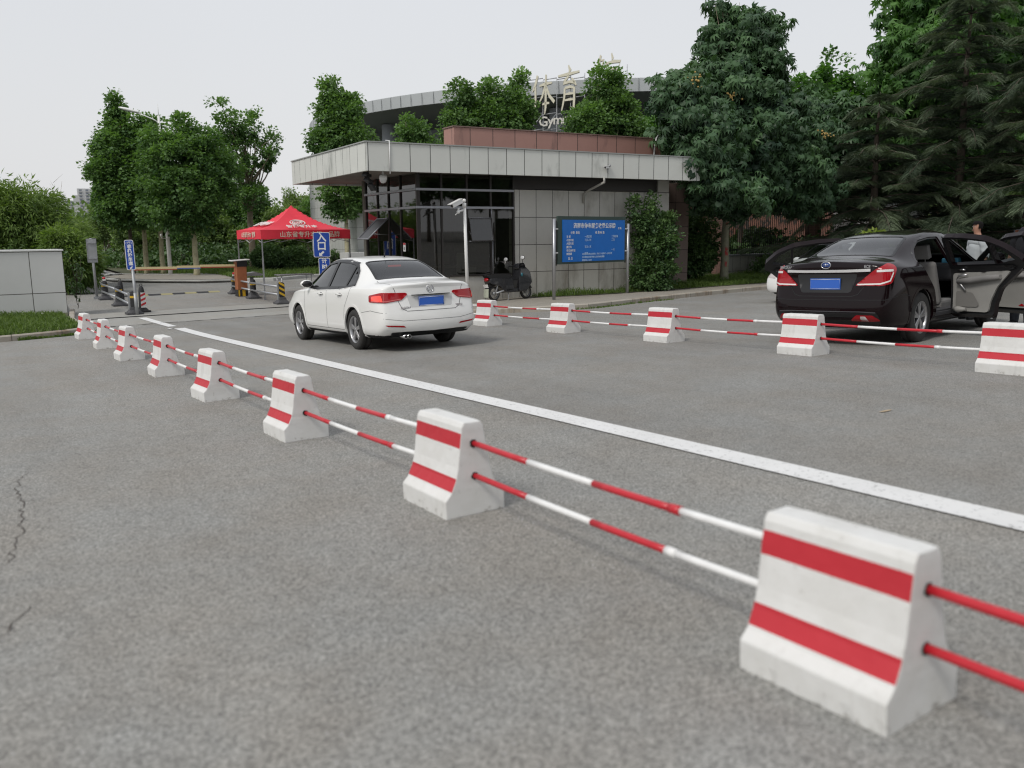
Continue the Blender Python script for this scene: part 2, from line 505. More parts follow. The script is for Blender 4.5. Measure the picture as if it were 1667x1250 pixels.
M['tube_white'] = mat('tube_white', (.78, .78, .77), .35, var=.06, scale=12, dirt=((.35, .33, .31), 30, .66, .74))
M['line_white'] = paint_worn('road_line_white', (.70, .70, .69), (.22, .22, .215), .56, .66, 26)
M['steel'] = mat('galvanised_steel', (.42, .43, .45), .38, .75, var=.1, scale=6)
M['steel_dull'] = mat('dull_steel', (.34, .35, .36), .5, .5, var=.1)
M['white_metal'] = mat('white_painted_metal', (.72, .72, .71), .35, var=.04)
M['rubber'] = mat('black_rubber', (.022, .022, .024), .75, var=.25, scale=20)
M['rubber_dusty'] = mat('dusty_rubber', (.07, .07, .075), .8, var=.25, scale=10)
M['yellow'] = mat('yellow_paint', (.62, .38, .02), .5, var=.1)
M['black'] = mat('black_plastic', (.018, .018, .02), .45)
M['blackm'] = mat('black_matt', (.012, .012, .013), .85)
M['chrome'] = mat('chrome', (.75, .75, .76), .12, 1.0)
M['alloy'] = mat('alloy_wheel', (.48, .48, .49), .3, .85)
M['tyre'] = mat('tyre_rubber', (.028, .027, .026), .8, var=.3, scale=15)
M['sign_blue'] = mat('sign_blue', (.008, .06, .36), .4)
M['board_blue'] = mat('board_blue', (.004, .14, .52), .35, var=.05)
M['white_text'] = mat('white_lettering', (.74, .75, .76), .5)
M['tent_red'] = mat('tent_red_fabric', (.70, .03, .055), .65, var=.08, scale=3, bump=.15, bscale=9)
M['orange'] = mat('orange_cabinet', (.34, .12, .05), .5, var=.15)
M['skin'] = mat('skin', (.42, .22, .15), .5, var=.08)
M['hair'] = mat('hair_black', (.008, .007, .007), .9, spec=.15)
M['cloth_white'] = mat('white_cotton', (.72, .73, .75), .85, var=.05, bump=.3, bscale=25)
M['cloth_black'] = mat('black_cotton', (.015, .015, .02), .9)
M['cloth_grey'] = mat('grey_trousers', (.06, .065, .08), .9)
# ================================================================== SETTING
def inside(p, poly):
    x, y = p; c = False; j = len(poly) - 1
    for i in range(len(poly)):
        a, b = poly[i], poly[j]
        if (a[1] > y) != (b[1] > y) and x < (b[0] - a[0]) * (y - a[1]) / (b[1] - a[1]) + a[0]: c = not c
        j = i
    return c


def densify(poly, step, closed=True):
    out = []
    n = len(poly)
    for i in range(n if closed else n - 1):
        a, b = poly[i], poly[(i + 1) % n]
        k = max(1, int(math.ceil(math.hypot(b[0] - a[0], b[1] - a[1]) / step)))
        for t in range(k): out.append((a[0] + (b[0] - a[0]) * t / k, a[1] + (b[1] - a[1]) * t / k))
    if not closed: out.append(poly[-1])
    return out


def cdt(poly, step, holes=(), jitter=0.0):
    """triangulate polygon (minus holes) with interior grid points -> verts2d, tris"""
    loops = [densify(poly, step)] + [densify(h, step) for h in holes]
    vs = []; es = []
    for lp in loops:
        b = len(vs); n = len(lp)
        vs += lp; es += [(b + i, b + (i + 1) % n) for i in range(n)]
    xs = [p[0] for p in poly]; ys = [p[1] for p in poly]
    x = min(xs) + step / 2
    while x < max(xs):
        y = min(ys) + step / 2
        while y < max(ys):
            if inside((x, y), poly) and not any(inside((x, y), h) for h in holes): vs.append((x, y))
            y += step
        x += step
    r = delaunay_2d_cdt([Vector(v) for v in vs], es, [], 0, 1e-5)
    V = [(v.x, v.y) for v in r[0]]; T = []
    for f in r[2]:
        c = (sum(V[i][0] for i in f) / 3, sum(V[i][1] for i in f) / 3)
        if inside(c, poly) and not any(inside(c, h) for h in holes):
            a, b, d = (V[i] for i in f)
            ar = (b[0] - a[0]) * (d[1] - a[1]) - (b[1] - a[1]) * (d[0] - a[0])
            if abs(ar) < 1e-10: continue
            T.append(tuple(f) if ar > 0 else tuple(reversed(f)))
    return V, T


def sheet(name, poly, dz, m, step=1.0, kind='structure', skirt=0.0, zf=None):
    V, T = cdt(poly, step)
    mb = MB()
    f = zf or g
    mb.add([(x, y, f(x, y) + dz) for x, y in V], T, 0)
    if skirt:
        lp = densify(poly, step); n = len(lp)
        b = len(mb.v)
        mb.add([(x, y, f(x, y) + dz) for x, y in lp] + [(x, y, f(x, y) + dz - skirt) for x, y in lp],
               [(i, n + i, n + (i + 1) % n, (i + 1) % n) for i in range(n)], 0)
    o = mb.build(name, m)
    tag(o, kind=kind)
    return o


M['asphalt'] = asphalt_mat('asphalt_old', (.246, .240, .226), .42, .09, light_specks=.03)
M['asphalt2'] = asphalt_mat('asphalt_lane', (.228, .223, .211), .34, .10, light_specks=.01)
M['conc'] = asphalt_mat('concrete_apron', (.32, .314, .295), .12, .08)
M['pave'] = tile_mat('sidewalk_pavers', (.29, .265, .225), (.15, .14, .12), .3, .15, .12, .85, axes='XY', jw=.006, bump=.004)
M['kerb'] = tile_mat('kerb_stone', (.36, .33, .28), (.12, .11, .09), .95, 3.0, .14, .8, axes='XYZ', jw=.008, stain=((.2, .14, .09), 2.2, .5, .7))
M['kerb_pale'] = mat('kerb_pale_concrete', (.42, .42, .40), .85, var=.15, scale=3)
M['soil'] = mat('soil', (.07, .075, .035), .95, var=.4, scale=3, bump=.6, bscale=12)
M['farground'] = mat('far_ground', (.05, .07, .03), .95, var=.3, scale=.5)

# ground sheet reaching the horizon, following the road's fall towards the gate
def axis(lo, hi, st, far):
    a = list(np.arange(lo, hi + 1e-6, st)); s = st
    while a[-1] < far: s *= 1.5; a.append(a[-1] + s)
    s = st
    while a[0] > -far: s *= 1.5; a.insert(0, a[0] - s)
    return a
xs = axis(-12, 48, 1.0, 1600); ys = axis(-6, 62, 1.0, 1600)
V = np.array([[x, y, g(x, y)] for y in ys for x in xs])
nx = len(xs)
F = np.array([[j * nx + i, j * nx + i + 1, (j + 1) * nx + i + 1, (j + 1) * nx + i] for j in range(len(ys) - 1) for i in range(nx - 1)])
gr = mesh_np('ground', V, F, M['asphalt'], True)
tag(gr, kind='structure')

# smoother lane between the two rows of barriers
sheet('road', [(4.12, -4), (28.3, -4), (28.0, 12.5), (27.2, 16.4), (26, 17.9), (24.6, 18.6), (22.8, 18.6), (15, 17.0), (12, 16.8), (9.0, 21.9), (4.12, 21.9)], .004, M['asphalt2'])
sheet('concrete_strip', [(1.6, 22.0), (13.0, 22.0), (11.5, 26.1), (2.6, 26.1), (2.2, 24.6)], .004, M['conc'])
sheet('road_beyond', [(4.6, 33.6), (60, 33.6), (60, 38.0), (12.2, 38.2), (10.8, 38.9), (9.4, 39.2), (7.6, 41.3), (5.5, 62.8), (-30, 62.8), (-30, 45), (4.6, 45)], .004, M['asphalt2'])
# slotted joint across the apron and the gate's rail
mb = MB()
x = 1.9
rnd = random.Random(3)
while x < 10.8:
    w = rnd.uniform(.18, .42)
    mb.add([(x, 21.92, g(x, 21.9) + .009), (x + w, 21.92, g(x + w, 21.9) + .009), (x + w, 21.98, g(x + w, 21.9) + .009), (x, 21.98, g(x, 21.9) + .009)], [(0, 1, 2, 3)])
    x += w + rnd.uniform(.12, .3)
tag(mb.build('expansion_joint', M['blackm']), kind='structure')
mb = MB()
for i in range(20):
    a, b = 1.9 + i * .52, 1.9 + (i + 1) * .52
    for y0, y1, dz in ((24.32, 24.36, .016), (24.43, 24.47, .016)):
        za, zb = g(a, 24.4) + dz, g(b, 24.4) + dz
        mb.add([(a, y0, za), (b, y0, zb), (b, y1, zb), (a, y1, za), (a, y0, za - .012), (b, y0, zb - .012), (b, y1, zb - .012), (a, y1, za - .012)],
               [(0, 1, 2, 3), (0, 4, 5, 1), (3, 2, 6, 7)])
tag(mb.build('gate_rail', M['blackm']), kind='structure')

def strip(name, pts, w, dz, m, kind='structure'):
    mb = MB()
    P = [Vector((p[0], p[1], 0)) for p in densify(pts, .8, False)]
    vs = []
    for i, p in enumerate(P):
        t = (P[min(i + 1, len(P) - 1)] - P[max(i - 1, 0)]).normalized(); nn = Vector((-t.y, t.x, 0))
        for s in (-1, 1):
            q = p + nn * w / 2 * s; vs.append((q.x, q.y, g(q.x, q.y) + dz))
    mb.add(vs, [(2 * i, 2 * i + 1, 2 * i + 3, 2 * i + 2) for i in range(len(P) - 1)])
    # face up
    o = mb.build(name, m)
    o.data.flip_normals()
    return tag(o, kind=kind)

strip('lane_line', [(4.235, -3.9), (4.235, 20.15)], .24, .008, M['line_white'])
strip('lane_line', [(4.215, 20.75), (4.12, 23.9)], .2, .009, M['line_white'])
strip('lane_line', [(3.98, 20.12), (4.13, 20.35)], .07, .010, M['line_white'])
strip('lane_line', [(5.0, 55.0), (8.4, 47.5), (9.4, 45.9), (12, 45.3)], .18, .17, M['line_white'])

# cracks in the old asphalt
M['crack'] = mat('crack_dark', (.085, .075, .066), .95)
def crack(pts, w, seed):
    r = random.Random(seed); P = densify(pts, .045, False); mb = MB(); vs = []
    ox = 0
    for i, p in enumerate(P):
        ox = ox * .6 + r.uniform(-.022, .022)
        ww = w * r.uniform(.25, 1.0) * min(1, 4 * i / len(P), 4 * (len(P) - 1 - i) / len(P) + .05)
        for s in (-1, 1):
            q = (p[0] + ox + s * ww, p[1] + s * ww * .3); vs.append((q[0], q[1], g(*q) + .004))
    mb.add(vs, [(2 * i, 2 * i + 1, 2 * i + 3, 2 * i + 2) for i in range(len(P) - 1)])
    o = mb.build('crack', M['crack']); tag(o, kind='structure')
crack([(.37, 7.15), (.31, 6.6), (.20, 6.18), (.25, 5.8), (.19, 5.37), (.16, 5.0), (.13, 4.72), (.05, 4.46), (-.1, 4.2)], .005, 1)
crack([(.37, 7.1), (.55, 7.3)], .004, 4)
crack([(.17, 3.97), (.08, 3.8), (.02, 3.66), (-.08, 3.5)], .006, 2)
crack([(.21, 5.85), (.34, 5.8)], .004, 5)

# flecks of spilt white and red paint on the asphalt by the barriers
M['fleck'] = mat('paint_flecks', (.62, .62, .61), .6)
mb = MB(); r = random.Random(8)
def fleck(cx, cy, sx, sy, n, a=0):
    for _ in range(n):
        u, v = r.gauss(0, sx), r.gauss(0, sy)
        x, y = cx + u * math.cos(a) - v * math.sin(a), cy + u * math.sin(a) + v * math.cos(a)
        s = r.uniform(.0012, .0042); k = r.randint(4, 6); ph = r.random()
        mb.add([(x + s * math.cos(6.283 * (i / k + ph)), y + s * r.uniform(.6, 1.3) * math.sin(6.283 * (i / k + ph)), g(x, y) + .0035) for i in range(k)], [tuple(range(k))])
fleck(2.40, 3.62, .03, .18, 70); fleck(2.36, 3.2, .05, .2, 45); fleck(2.30, 2.75, .03, .10, 30); fleck(2.0, 3.35, .15, .15, 20)
fleck(2.42, 6.2, .05, .2, 80); fleck(2.5, 5.7, .2, .3, 90); fleck(1.9, 5.2, .25, .4, 50)
fleck(2.45, 8.7, .08, .25, 60); fleck(2.4, 11.2, .1, .3, 50)
ochre = mat('ochre_paint_trace', (.40, .31, .20), .8)
for cx_, cy_, sx_, sy_ in ((6.30, 4.05, .09, .016),):
    mo = MB(); n_ = 14
    mo.add([(cx_ + sx_ * math.cos(6.283 * i / n_) * random.Random(i).uniform(.7, 1.1), cy_ + sy_ * math.sin(6.283 * i / n_), g(cx_, cy_) + .012 + GA * sx_ * math.cos(6.283 * i / n_)) for i in range(n_)], [tuple(range(n_))]); tag(mo.build('paint_trace', ochre), kind='structure')
tag(mb.build('paint_flecks', M['fleck']), kind='stuff', label='flecks of spilt white paint on the asphalt beside the barriers')

# sidewalk in front of the guardhouse, kerb and verge
kerb_line = [(6.5, 22.4), (8.6, 19.0), (10.4, 17.75), (12.0, 17.05), (13.3, 16.8), (15.3, 17.35), (17.6, 17.95), (20.2, 18.5), (22.8, 18.95), (24.6, 19.0), (26.2, 18.2), (27.6, 16.4), (28.4, 13.0), (28.8, 8), (29, -6)]
kl = [(12.2, 27.0), (9.9, 24.2), (9.6, 20.9)] + kerb_line[2:]
sheet('sidewalk', [(x, y + .13) for x, y in kl[:11]] + [(26.3, 18.4), (27.8, 16.5), (28.6, 13), (28.95, 8), (29.1, -5.5), (46, -5.5), (46, 26), (20, 27), (12.2, 27.2)], .115, M['pave'], 1.0)
def kerb(name, pts, w, h, m, inward):
    mb = MB(); P = [Vector((p[0], p[1], 0)) for p in densify(pts, .5, False)]
    n = len(P); vs = []
    for i, p in enumerate(P):
        t = (P[min(i + 1, n - 1)] - P[max(i - 1, 0)]).normalized(); nn = Vector((-t.y, t.x, 0)) * inward
        z = g(p.x, p.y)
        for a, zz in ((0, -.05), (0, h - .02), (.02, h), (w, h), (w, h - .06)):
            q = p + nn * a; vs.append((q.x, q.y, z + zz))
    fs = [(5 * i + k, 5 * i + 5 + k, 5 * i + 6 + k, 5 * i + 1 + k) for i in range(n - 1) for k in range(4)]
    mb.add(vs, fs)
    o = mb.build(name, m); tag(o, kind='structure'); return o
kerb('kerb', kl, .14, .125, M['kerb'], 1)
sheet('verge', [(14.2, 20.55), (15.2, 20.1), (16.8, 19.85), (19.3, 19.95), (22.2, 20.1), (25.0, 20.2), (27.3, 19.2), (28.8, 17.0), (29.6, 13), (30, 8), (30.2, -5), (90, -5), (90, 60), (22, 60), (22, 22), (14.2, 21.2)], .13, M['soil'], 1.0)
# left verge
lk = [(-16, 18.2), (-6, 19.1), (.74, 20.0), (1.45, 20.2), (2.05, 20.42), (2.38, 20.75), (2.5, 21.4), (2.55, 24.0), (2.9, 27.0)]
kerb('kerb', lk, .13, .12, M['kerb'], 1)
sheet('verge', [(-16, 18.35), (-6, 19.25), (.72, 20.14), (1.42, 20.34), (2.0, 20.56), (2.26, 20.85), (2.36, 21.4), (2.42, 24.0), (2.8, 28), (3.4, 36), (4.6, 62), (-40, 62), (-40, 18.35)], .10, M['soil'], 1.0)
# islands beyond the gate
kerb('kerb', [(6.3, 47.0), (6.6, 43.9), (7.8, 41.5), (9.4, 39.5), (10.8, 39.1)], .2, .15, M['kerb_pale'], -1)
sheet('island_paving', [(6.5, 47), (6.8, 43.9), (8.0, 41.6), (9.55, 39.7), (10.9, 39.3), (11.5, 44.5), (8.0, 49)], .15, M['pave'])
kerb('kerb', [(5.9, 63.5), (7.9, 58.0), (7.4, 50.5), (6.3, 47.0)], .2, .15, M['kerb_pale'], -1)
kerb('kerb', [(10.8, 39.1), (11.8, 38.7), (12.3, 38.5), (14.5, 40.0), (17, 40.4), (40, 40.0)], .2, .15, M['kerb_pale'], 1)
sheet('island_verge', [(10.95, 39.4), (11.8, 39.0), (12.3, 38.8), (14.4, 40.25), (17, 40.6), (60, 40.3), (60, 90), (-40, 90), (-40, 63.8), (5.9, 63.8), (8.2, 58.0), (7.8, 49.5), (11.3, 44.6)], .145, M['soil'], 1.5)

# grass: thin blades, one mass per verge
M['grass'] = leaf_mat('grass', (.05, .095, .018), (.15, .22, .05), .6, .3)
def grass(name, poly, n, h0, h1, seed, dz, label, edge=None):
    rng = np.random.default_rng(seed)
    xs = [p[0] for p in poly]; ys = [p[1] for p in poly]
    pts = []
    while len(pts) < n:
        p = (rng.uniform(min(xs), max(xs)), rng.uniform(min(ys), max(ys)))
        if inside(p, poly): pts.append((p[0], p[1], g(*p) + dz))
    P = np.array(pts)
    a = rng.uniform(0, 6.283, n); h = rng.uniform(h0, h1, n) * (0.6 + .8 * np.abs(np.sin(P[:, 0] * 1.3) * np.cos(P[:, 1] * 1.7 + P[:, 0])))
    w = rng.uniform(.005, .011, n) * (1.6 if h1 > .25 else 1.2)
    s = np.stack([np.cos(a), np.sin(a), np.zeros(n)], 1) * w[:, None]
    ln_ = np.stack([rng.normal(0, .35, n), rng.normal(0, .35, n), np.ones(n)], 1); ln_ /= np.linalg.norm(ln_, axis=1)[:, None]
    mid = P + ln_ * h[:, None] * .6
    droop = np.stack([rng.normal(0, .5, n), rng.normal(0, .5, n), np.full(n, .45)], 1)
    tip = mid + droop * h[:, None] * .55
    V = np.stack([P - s, P + s, mid + s * .8, mid - s * .8, tip + s * .15, tip - s * .15], 1).reshape(-1, 3)
    b = np.arange(n)[:, None] * 6
    F = np.concatenate([b + [0, 1, 2, 3], b + [3, 2, 4, 5]])
    t = rng.beta(2, 2, n)
    o = mesh_np(name, V, F, M['grass'], attr=np.concatenate([t, t]))
    tag(o, label, kind='stuff')
grass('grass', [(-12, 18.7), (-6, 19.25), (.72, 20.12), (1.42, 20.34), (2.0, 20.56), (2.26, 20.85), (2.4, 21.4), (2.45, 26.2), (-12, 26.6)], 42000, .08, .2, 1, .10, 'long green grass in the verge below the tiled stone block')
grass('grass', [(14.4, 20.5), (15.2, 20.15), (16.8, 19.9), (19.3, 20.0), (22.2, 20.15), (25, 20.25), (27.3, 19.3), (28.8, 17.1), (29.8, 12), (34, 12), (34, 25), (22, 24.6), (20, 21.3), (14.4, 21.2)], 48000, .08, .24, 2, .12, 'green and straw coloured grass at the foot of the guardhouse wall')
grass('grass', [(10.95, 40.4), (12.3, 39.2), (14.4, 40.4), (24, 40.7), (34, 52), (12, 52), (8.4, 50), (11.3, 44.6)], 26000, .12, .3, 3, .14, 'mown green grass on the island beyond the tent')
grass('grass', [(1.0, 20.0), (2.3, 20.35), (2.65, 21.0), (2.3, 20.6), (1.2, 20.15)], 900, .04, .1, 6, 0, 'weeds growing along the foot of the left kerb')
grass('grass', [(12.6, 16.75), (13.6, 16.65), (15.2, 17.2), (17, 17.6), (17, 17.75), (15.2, 17.35), (13.2, 16.85)], 500, .03, .09, 7, 0, 'weeds growing in the gutter of the sidewalk kerb')

# ================================================================== BARRIERS
PROF = [(.182, -.005), (.184, .10), (.150, .135), (.118, .20), (.100, .27), (.088, .35), (.074, .44), (.068, .485), (.052, .512)]
BANDS = ((.145, .215), (.375, .455))
def barrier_mesh(seed=0):
    r = random.Random(seed)
    def half(z):
        for (a, za), (b, zb) in zip(PROF, PROF[1:]):
            if za <= z <= zb: return a + (b - a) * (z - za) / (zb - za)
        return .052
    zs = sorted(set([p[1] for p in PROF] + [v for bnd in BANDS for v in bnd]))
    pts = [(half(z), z) for z in zs]
    ring = [(-a, z) for a, z in pts] + [(a, z) for a, z in reversed(pts)]
    n = len(ring); LEN = .53; K = 14
    mb = MB(); vs = []
    for k in range(K + 1):
        y = LEN * k / K
        e = .012 if k in (0, K) else 0
        for i, (x, z) in enumerate(ring):
            jz = r.uniform(-.003, .003) if z < .0 else 0
            zz = max(z, -.006)
            vs.append((x * (1 - (e * .8 if z > .1 else 0)), y, zz * (1 - e * .4) + jz))
    fs = []; mi = []
    for k in range(K):
        for i in range(n):
            j = (i + 1) % n
            fs.append((k * n + i, (k + 1) * n + i, (k + 1) * n + j, k * n + j))
            zc = (ring[i][1] + ring[j][1]) / 2
            mi.append(1 if any(a < zc < b for a, b in BANDS) and abs(ring[i][0] + ring[j][0]) > .05 and k >= 0 else 0)
    b = len(mb.v)
    mb.add(vs, [])
    for f, m in zip(fs, mi):
        mb.f.append(list(f)); mb.m.append(m); mb.sm.append(False)
    mb.f.append(list(range(n))); mb.m.append(0); mb.sm.append(False)
    mb.f.append([K * n + i for i in reversed(range(n))]); mb.m.append(0); mb.sm.append(False)
    return mb

def tweak(o, seed):
    """broken, crumbly lower edges and slightly uneven faces, with the geometry really displaced"""
    bm = bmesh.new(); bm.from_mesh(o.data)
    bmesh.ops.triangulate(bm, faces=[f for f in bm.faces if len(f.verts) > 4])
    bmesh.ops.subdivide_edges(bm, edges=bm.edges[:], cuts=1)
    r = random.Random(seed)
    from mathutils import noise as nz
    for v in bm.verts:
        p = v.co * 22 + Vector((seed * 7.1, 0, 0))
        d = nz.noise(p) * .0022
        end = min(v.co.y, .53 - v.co.y)
        if v.co.z < .02 and (end < .02 or abs(v.co.x) > .15):
            d2 = nz.noise(v.co * 45 + Vector((seed, 3, 1)))
            v.co.x -= math.copysign(max(0, d2) * .006, v.co.x); v.co.z += max(0, d2) * .006
        v.co += v.normal * d
    bm.to_mesh(o.data); bm.free()

def make_barrier(seed):
    t = thing('barrier', 'x', 'barrier')
    o = barrier_mesh(seed).build('block', [M['white_conc'], M['red_band']], t, bevel=.006, seg=2)
    tweak(o, seed)
    for z in (.215, .393):
        for y, s in ((-.0035, -1), (.5335, 1)):
            r = random.Random(seed + int(z * 100))
            k = 14; mb = MB()
            mb.add([((.0205 * r.uniform(.85, 1.25)) * math.cos(6.283 * i / k), y, z + (.021 * r.uniform(.85, 1.25)) * math.sin(6.283 * i / k)) for i in range(k)], [tuple(range(k)) if s < 0 else tuple(reversed(range(k)))])
            mb.build('bar_hole', M['dark_hole'], t)
    return t

protoA = make_barrier(1); protoB = make_barrier(2); protoC = make_barrier(5)
used = set()
def place_barrier(k, x, y, yaw, label):
    p = (protoA, protoB, protoC)[k % 3]
    rot = ground_rot(x, y, yaw)
    if p.name not in used:
        used.add(p.name); p.location = (x, y, g(x, y)); p.rotation_euler = rot; p['label'] = label; b = p
    else:
        b = copy_tree(p, None, label, (x, y, g(x, y)), rot)
    b['group'] = 'red and white concrete barriers'
    return b
ordn = ['nearest', 'second nearest', 'third nearest', 'fourth nearest', 'fifth nearest', 'sixth nearest', 'seventh nearest', 'farthest']
near_lab = ['big blurred red and white concrete barrier nearest the camera at lower right',
            'red and white concrete barrier with paint drips, second from the camera in the left row',
            'red and white concrete barrier with chipped foot, third from the camera in the left row',
            'red and white concrete barrier, fourth from the camera in the left row',
            'red and white concrete barrier, fifth from the camera in the left row',
            'red and white concrete barrier, third from the far end of the left row',
            'red and white concrete barrier, second from the far end of the left row',
            'small far red and white concrete barrier beside the grass verge, end of the left row']
near_pos = []
for k in range(8):
    x, y = 2.252 + .012 * math.sin(k * 2.1), 1.262 + 2.561 * k
    near_pos.append((x, y)); place_barrier(k, x, y, R_((.6, -.8, .4, 1.2, -.9, .8, -1.4, 1.8)[k]), near_lab[k])
far_lab = ['red and white concrete barrier cut by the right edge of the photo',
           'red and white concrete barrier standing behind the black sedan\'s left rear corner',
           'red and white concrete barrier in the middle of the right row, between the two cars',
           'red and white concrete barrier below the blue notice board',
           'red and white concrete barrier just right of the white sedan',
           'red and white concrete barrier hidden behind the white sedan']
far_pos = []
for k in range(6):
    x, y = 9.043, 4.19 + 2.561 * k
    far_pos.append((x, y)); place_barrier(k + 1, x, y, R_((-.5, .8, -.6, .4, .9, 0)[k]), far_lab[k])

def make_bar(length, bow=.010):
    mb = MB(); n = 12; k = 4
    sag = lambda q: -bow * 4 * max(0, min(1, -q / length)) * (1 - max(0, min(1, -q / length)))
    rr = .0155
    for i in range(k):
        a, b = -length * i / k, -length * (i + 1) / k
        if i == k - 1: b -= .03
        if i == 0: a += .03
        mb.tube([(0, a + (b - a) * t / 4, sag(a + (b - a) * t / 4)) for t in range(5)], rr, n, i % 2)
    mb.cyl((0, -length * .735, sag(-length * .735)), (0, -length * .765, sag(-length * .765)), .0195, .0195, n, 0 if length > 2.02 else 1)
    return mb
SP = 2.561 - .53
bar_proto = {}
def place_bar(kind, x, y0, z, label, x1):
    P0 = Vector((x, y0, g(x, y0) + z)); y1 = y0 - SP
    P1 = Vector((x1, y1, g(x1, y1) + z + .002))
    yaw = math.atan2(P1.x - P0.x, -(P1.y - P0.y)); pit = math.atan2(P1.z - P0.z, SP)
    if kind not in bar_proto:
        bar_proto[kind] = make_bar(SP if kind == 0 else SP - .02).build('striped_bar', [M['tube_red'], M['tube_white']])
        o = bar_proto[kind]
    else:
        o = bar_proto[kind].copy(); COL.objects.link(o)
    o.location = P0; o.rotation_euler = (-pit, 0, yaw)
    tag(o, label, 'bar', 'red and white bars linking the barriers')
nm = ['nearest', 'second', 'third', 'fourth', 'fifth', 'sixth', 'seventh', 'farthest']
for row, pos in (('left', near_pos), ('right', far_pos)):
    for k in range(0, len(pos)):
        for z, w in ((.393, 'upper'), (.215, 'lower')):
            if k == 0:
                lab = ('%s blurred red bar running off the right edge from the nearest barrier' % w) if row == 'left' else ('%s bar on the camera side of the cut-off right row barrier' % w)
            else:
                lab = '%s striped bar between the %s and %s barriers of the %s row' % (w, nm[k - 1], nm[k], row)
            x1 = pos[k - 1][0] if k else pos[0][0]
            place_bar((k + (z > .3)) % 2, pos[k][0], pos[k][1], z, lab, x1)
# ================================================================== CARS
M['paint_white'] = mat('white_car_paint', (.78, .78, .76), .3, coat=.7, spec=.5)
M['paint_dark'] = mat('dark_maroon_car_paint', (.007, .003, .004), .15, coat=.45, spec=.05)
M['trim'] = mat('black_trim', (.012, .012, .013), .4)
M['under'] = mat('car_underbody', (.008, .008, .008), .9)
M['glass_dark'] = glass_mat('privacy_glass', (.09, .10, .10), 1.55)
M['glass_rear'] = glass_mat('tinted_glass', (.24, .26, .26), 1.6)
M['glass_door'] = glass_mat('door_glass', (.55, .58, .58), 1.5)
M['lamp_red'] = mat('tail_lamp_red', (.34, .004, .010), .15, coat=.6, spec=.3)
M['lamp_bright'] = mat('tail_lamp_lit', (.9, .05, .03), .12, coat=1, emis=.55)
M['lamp_clear'] = mat('lamp_clear', (.55, .5, .5), .1, coat=1)
M['plate_blue'] = mat('plate_blue', (.03, .12, .50), .4)
M['plate_pale'] = mat('plate_pale', (.35, .45, .65), .4)
M['seam'] = mat('panel_gap', (.03, .03, .03), .8)
M['seam_w'] = mat('panel_gap_grey', (.16, .16, .16), .8)
M['trim_grey'] = mat('interior_grey', (.27, .265, .25), .7, var=.06)
M['seat_grey'] = mat('seat_fabric_grey', (.20, .195, .19), .85, var=.1)
M['seat_dark'] = mat('seat_dark', (.05, .05, .055), .8)
M['logo_metal'] = mat('badge_metal', (.6, .6, .62), .2, 1.0)
M['badge_blue'] = mat('badge_blue', (.02, .06, .25), .3)


def lerp_tab(tab, x, k):
    if x <= tab[0][0]: return tab[0][k]
    for a, b in zip(tab, tab[1:]):
        if x <= b[0]:
            t = (x - a[0]) / (b[0] - a[0]); return a[k] + (b[k] - a[k]) * t
    return tab[-1][k]


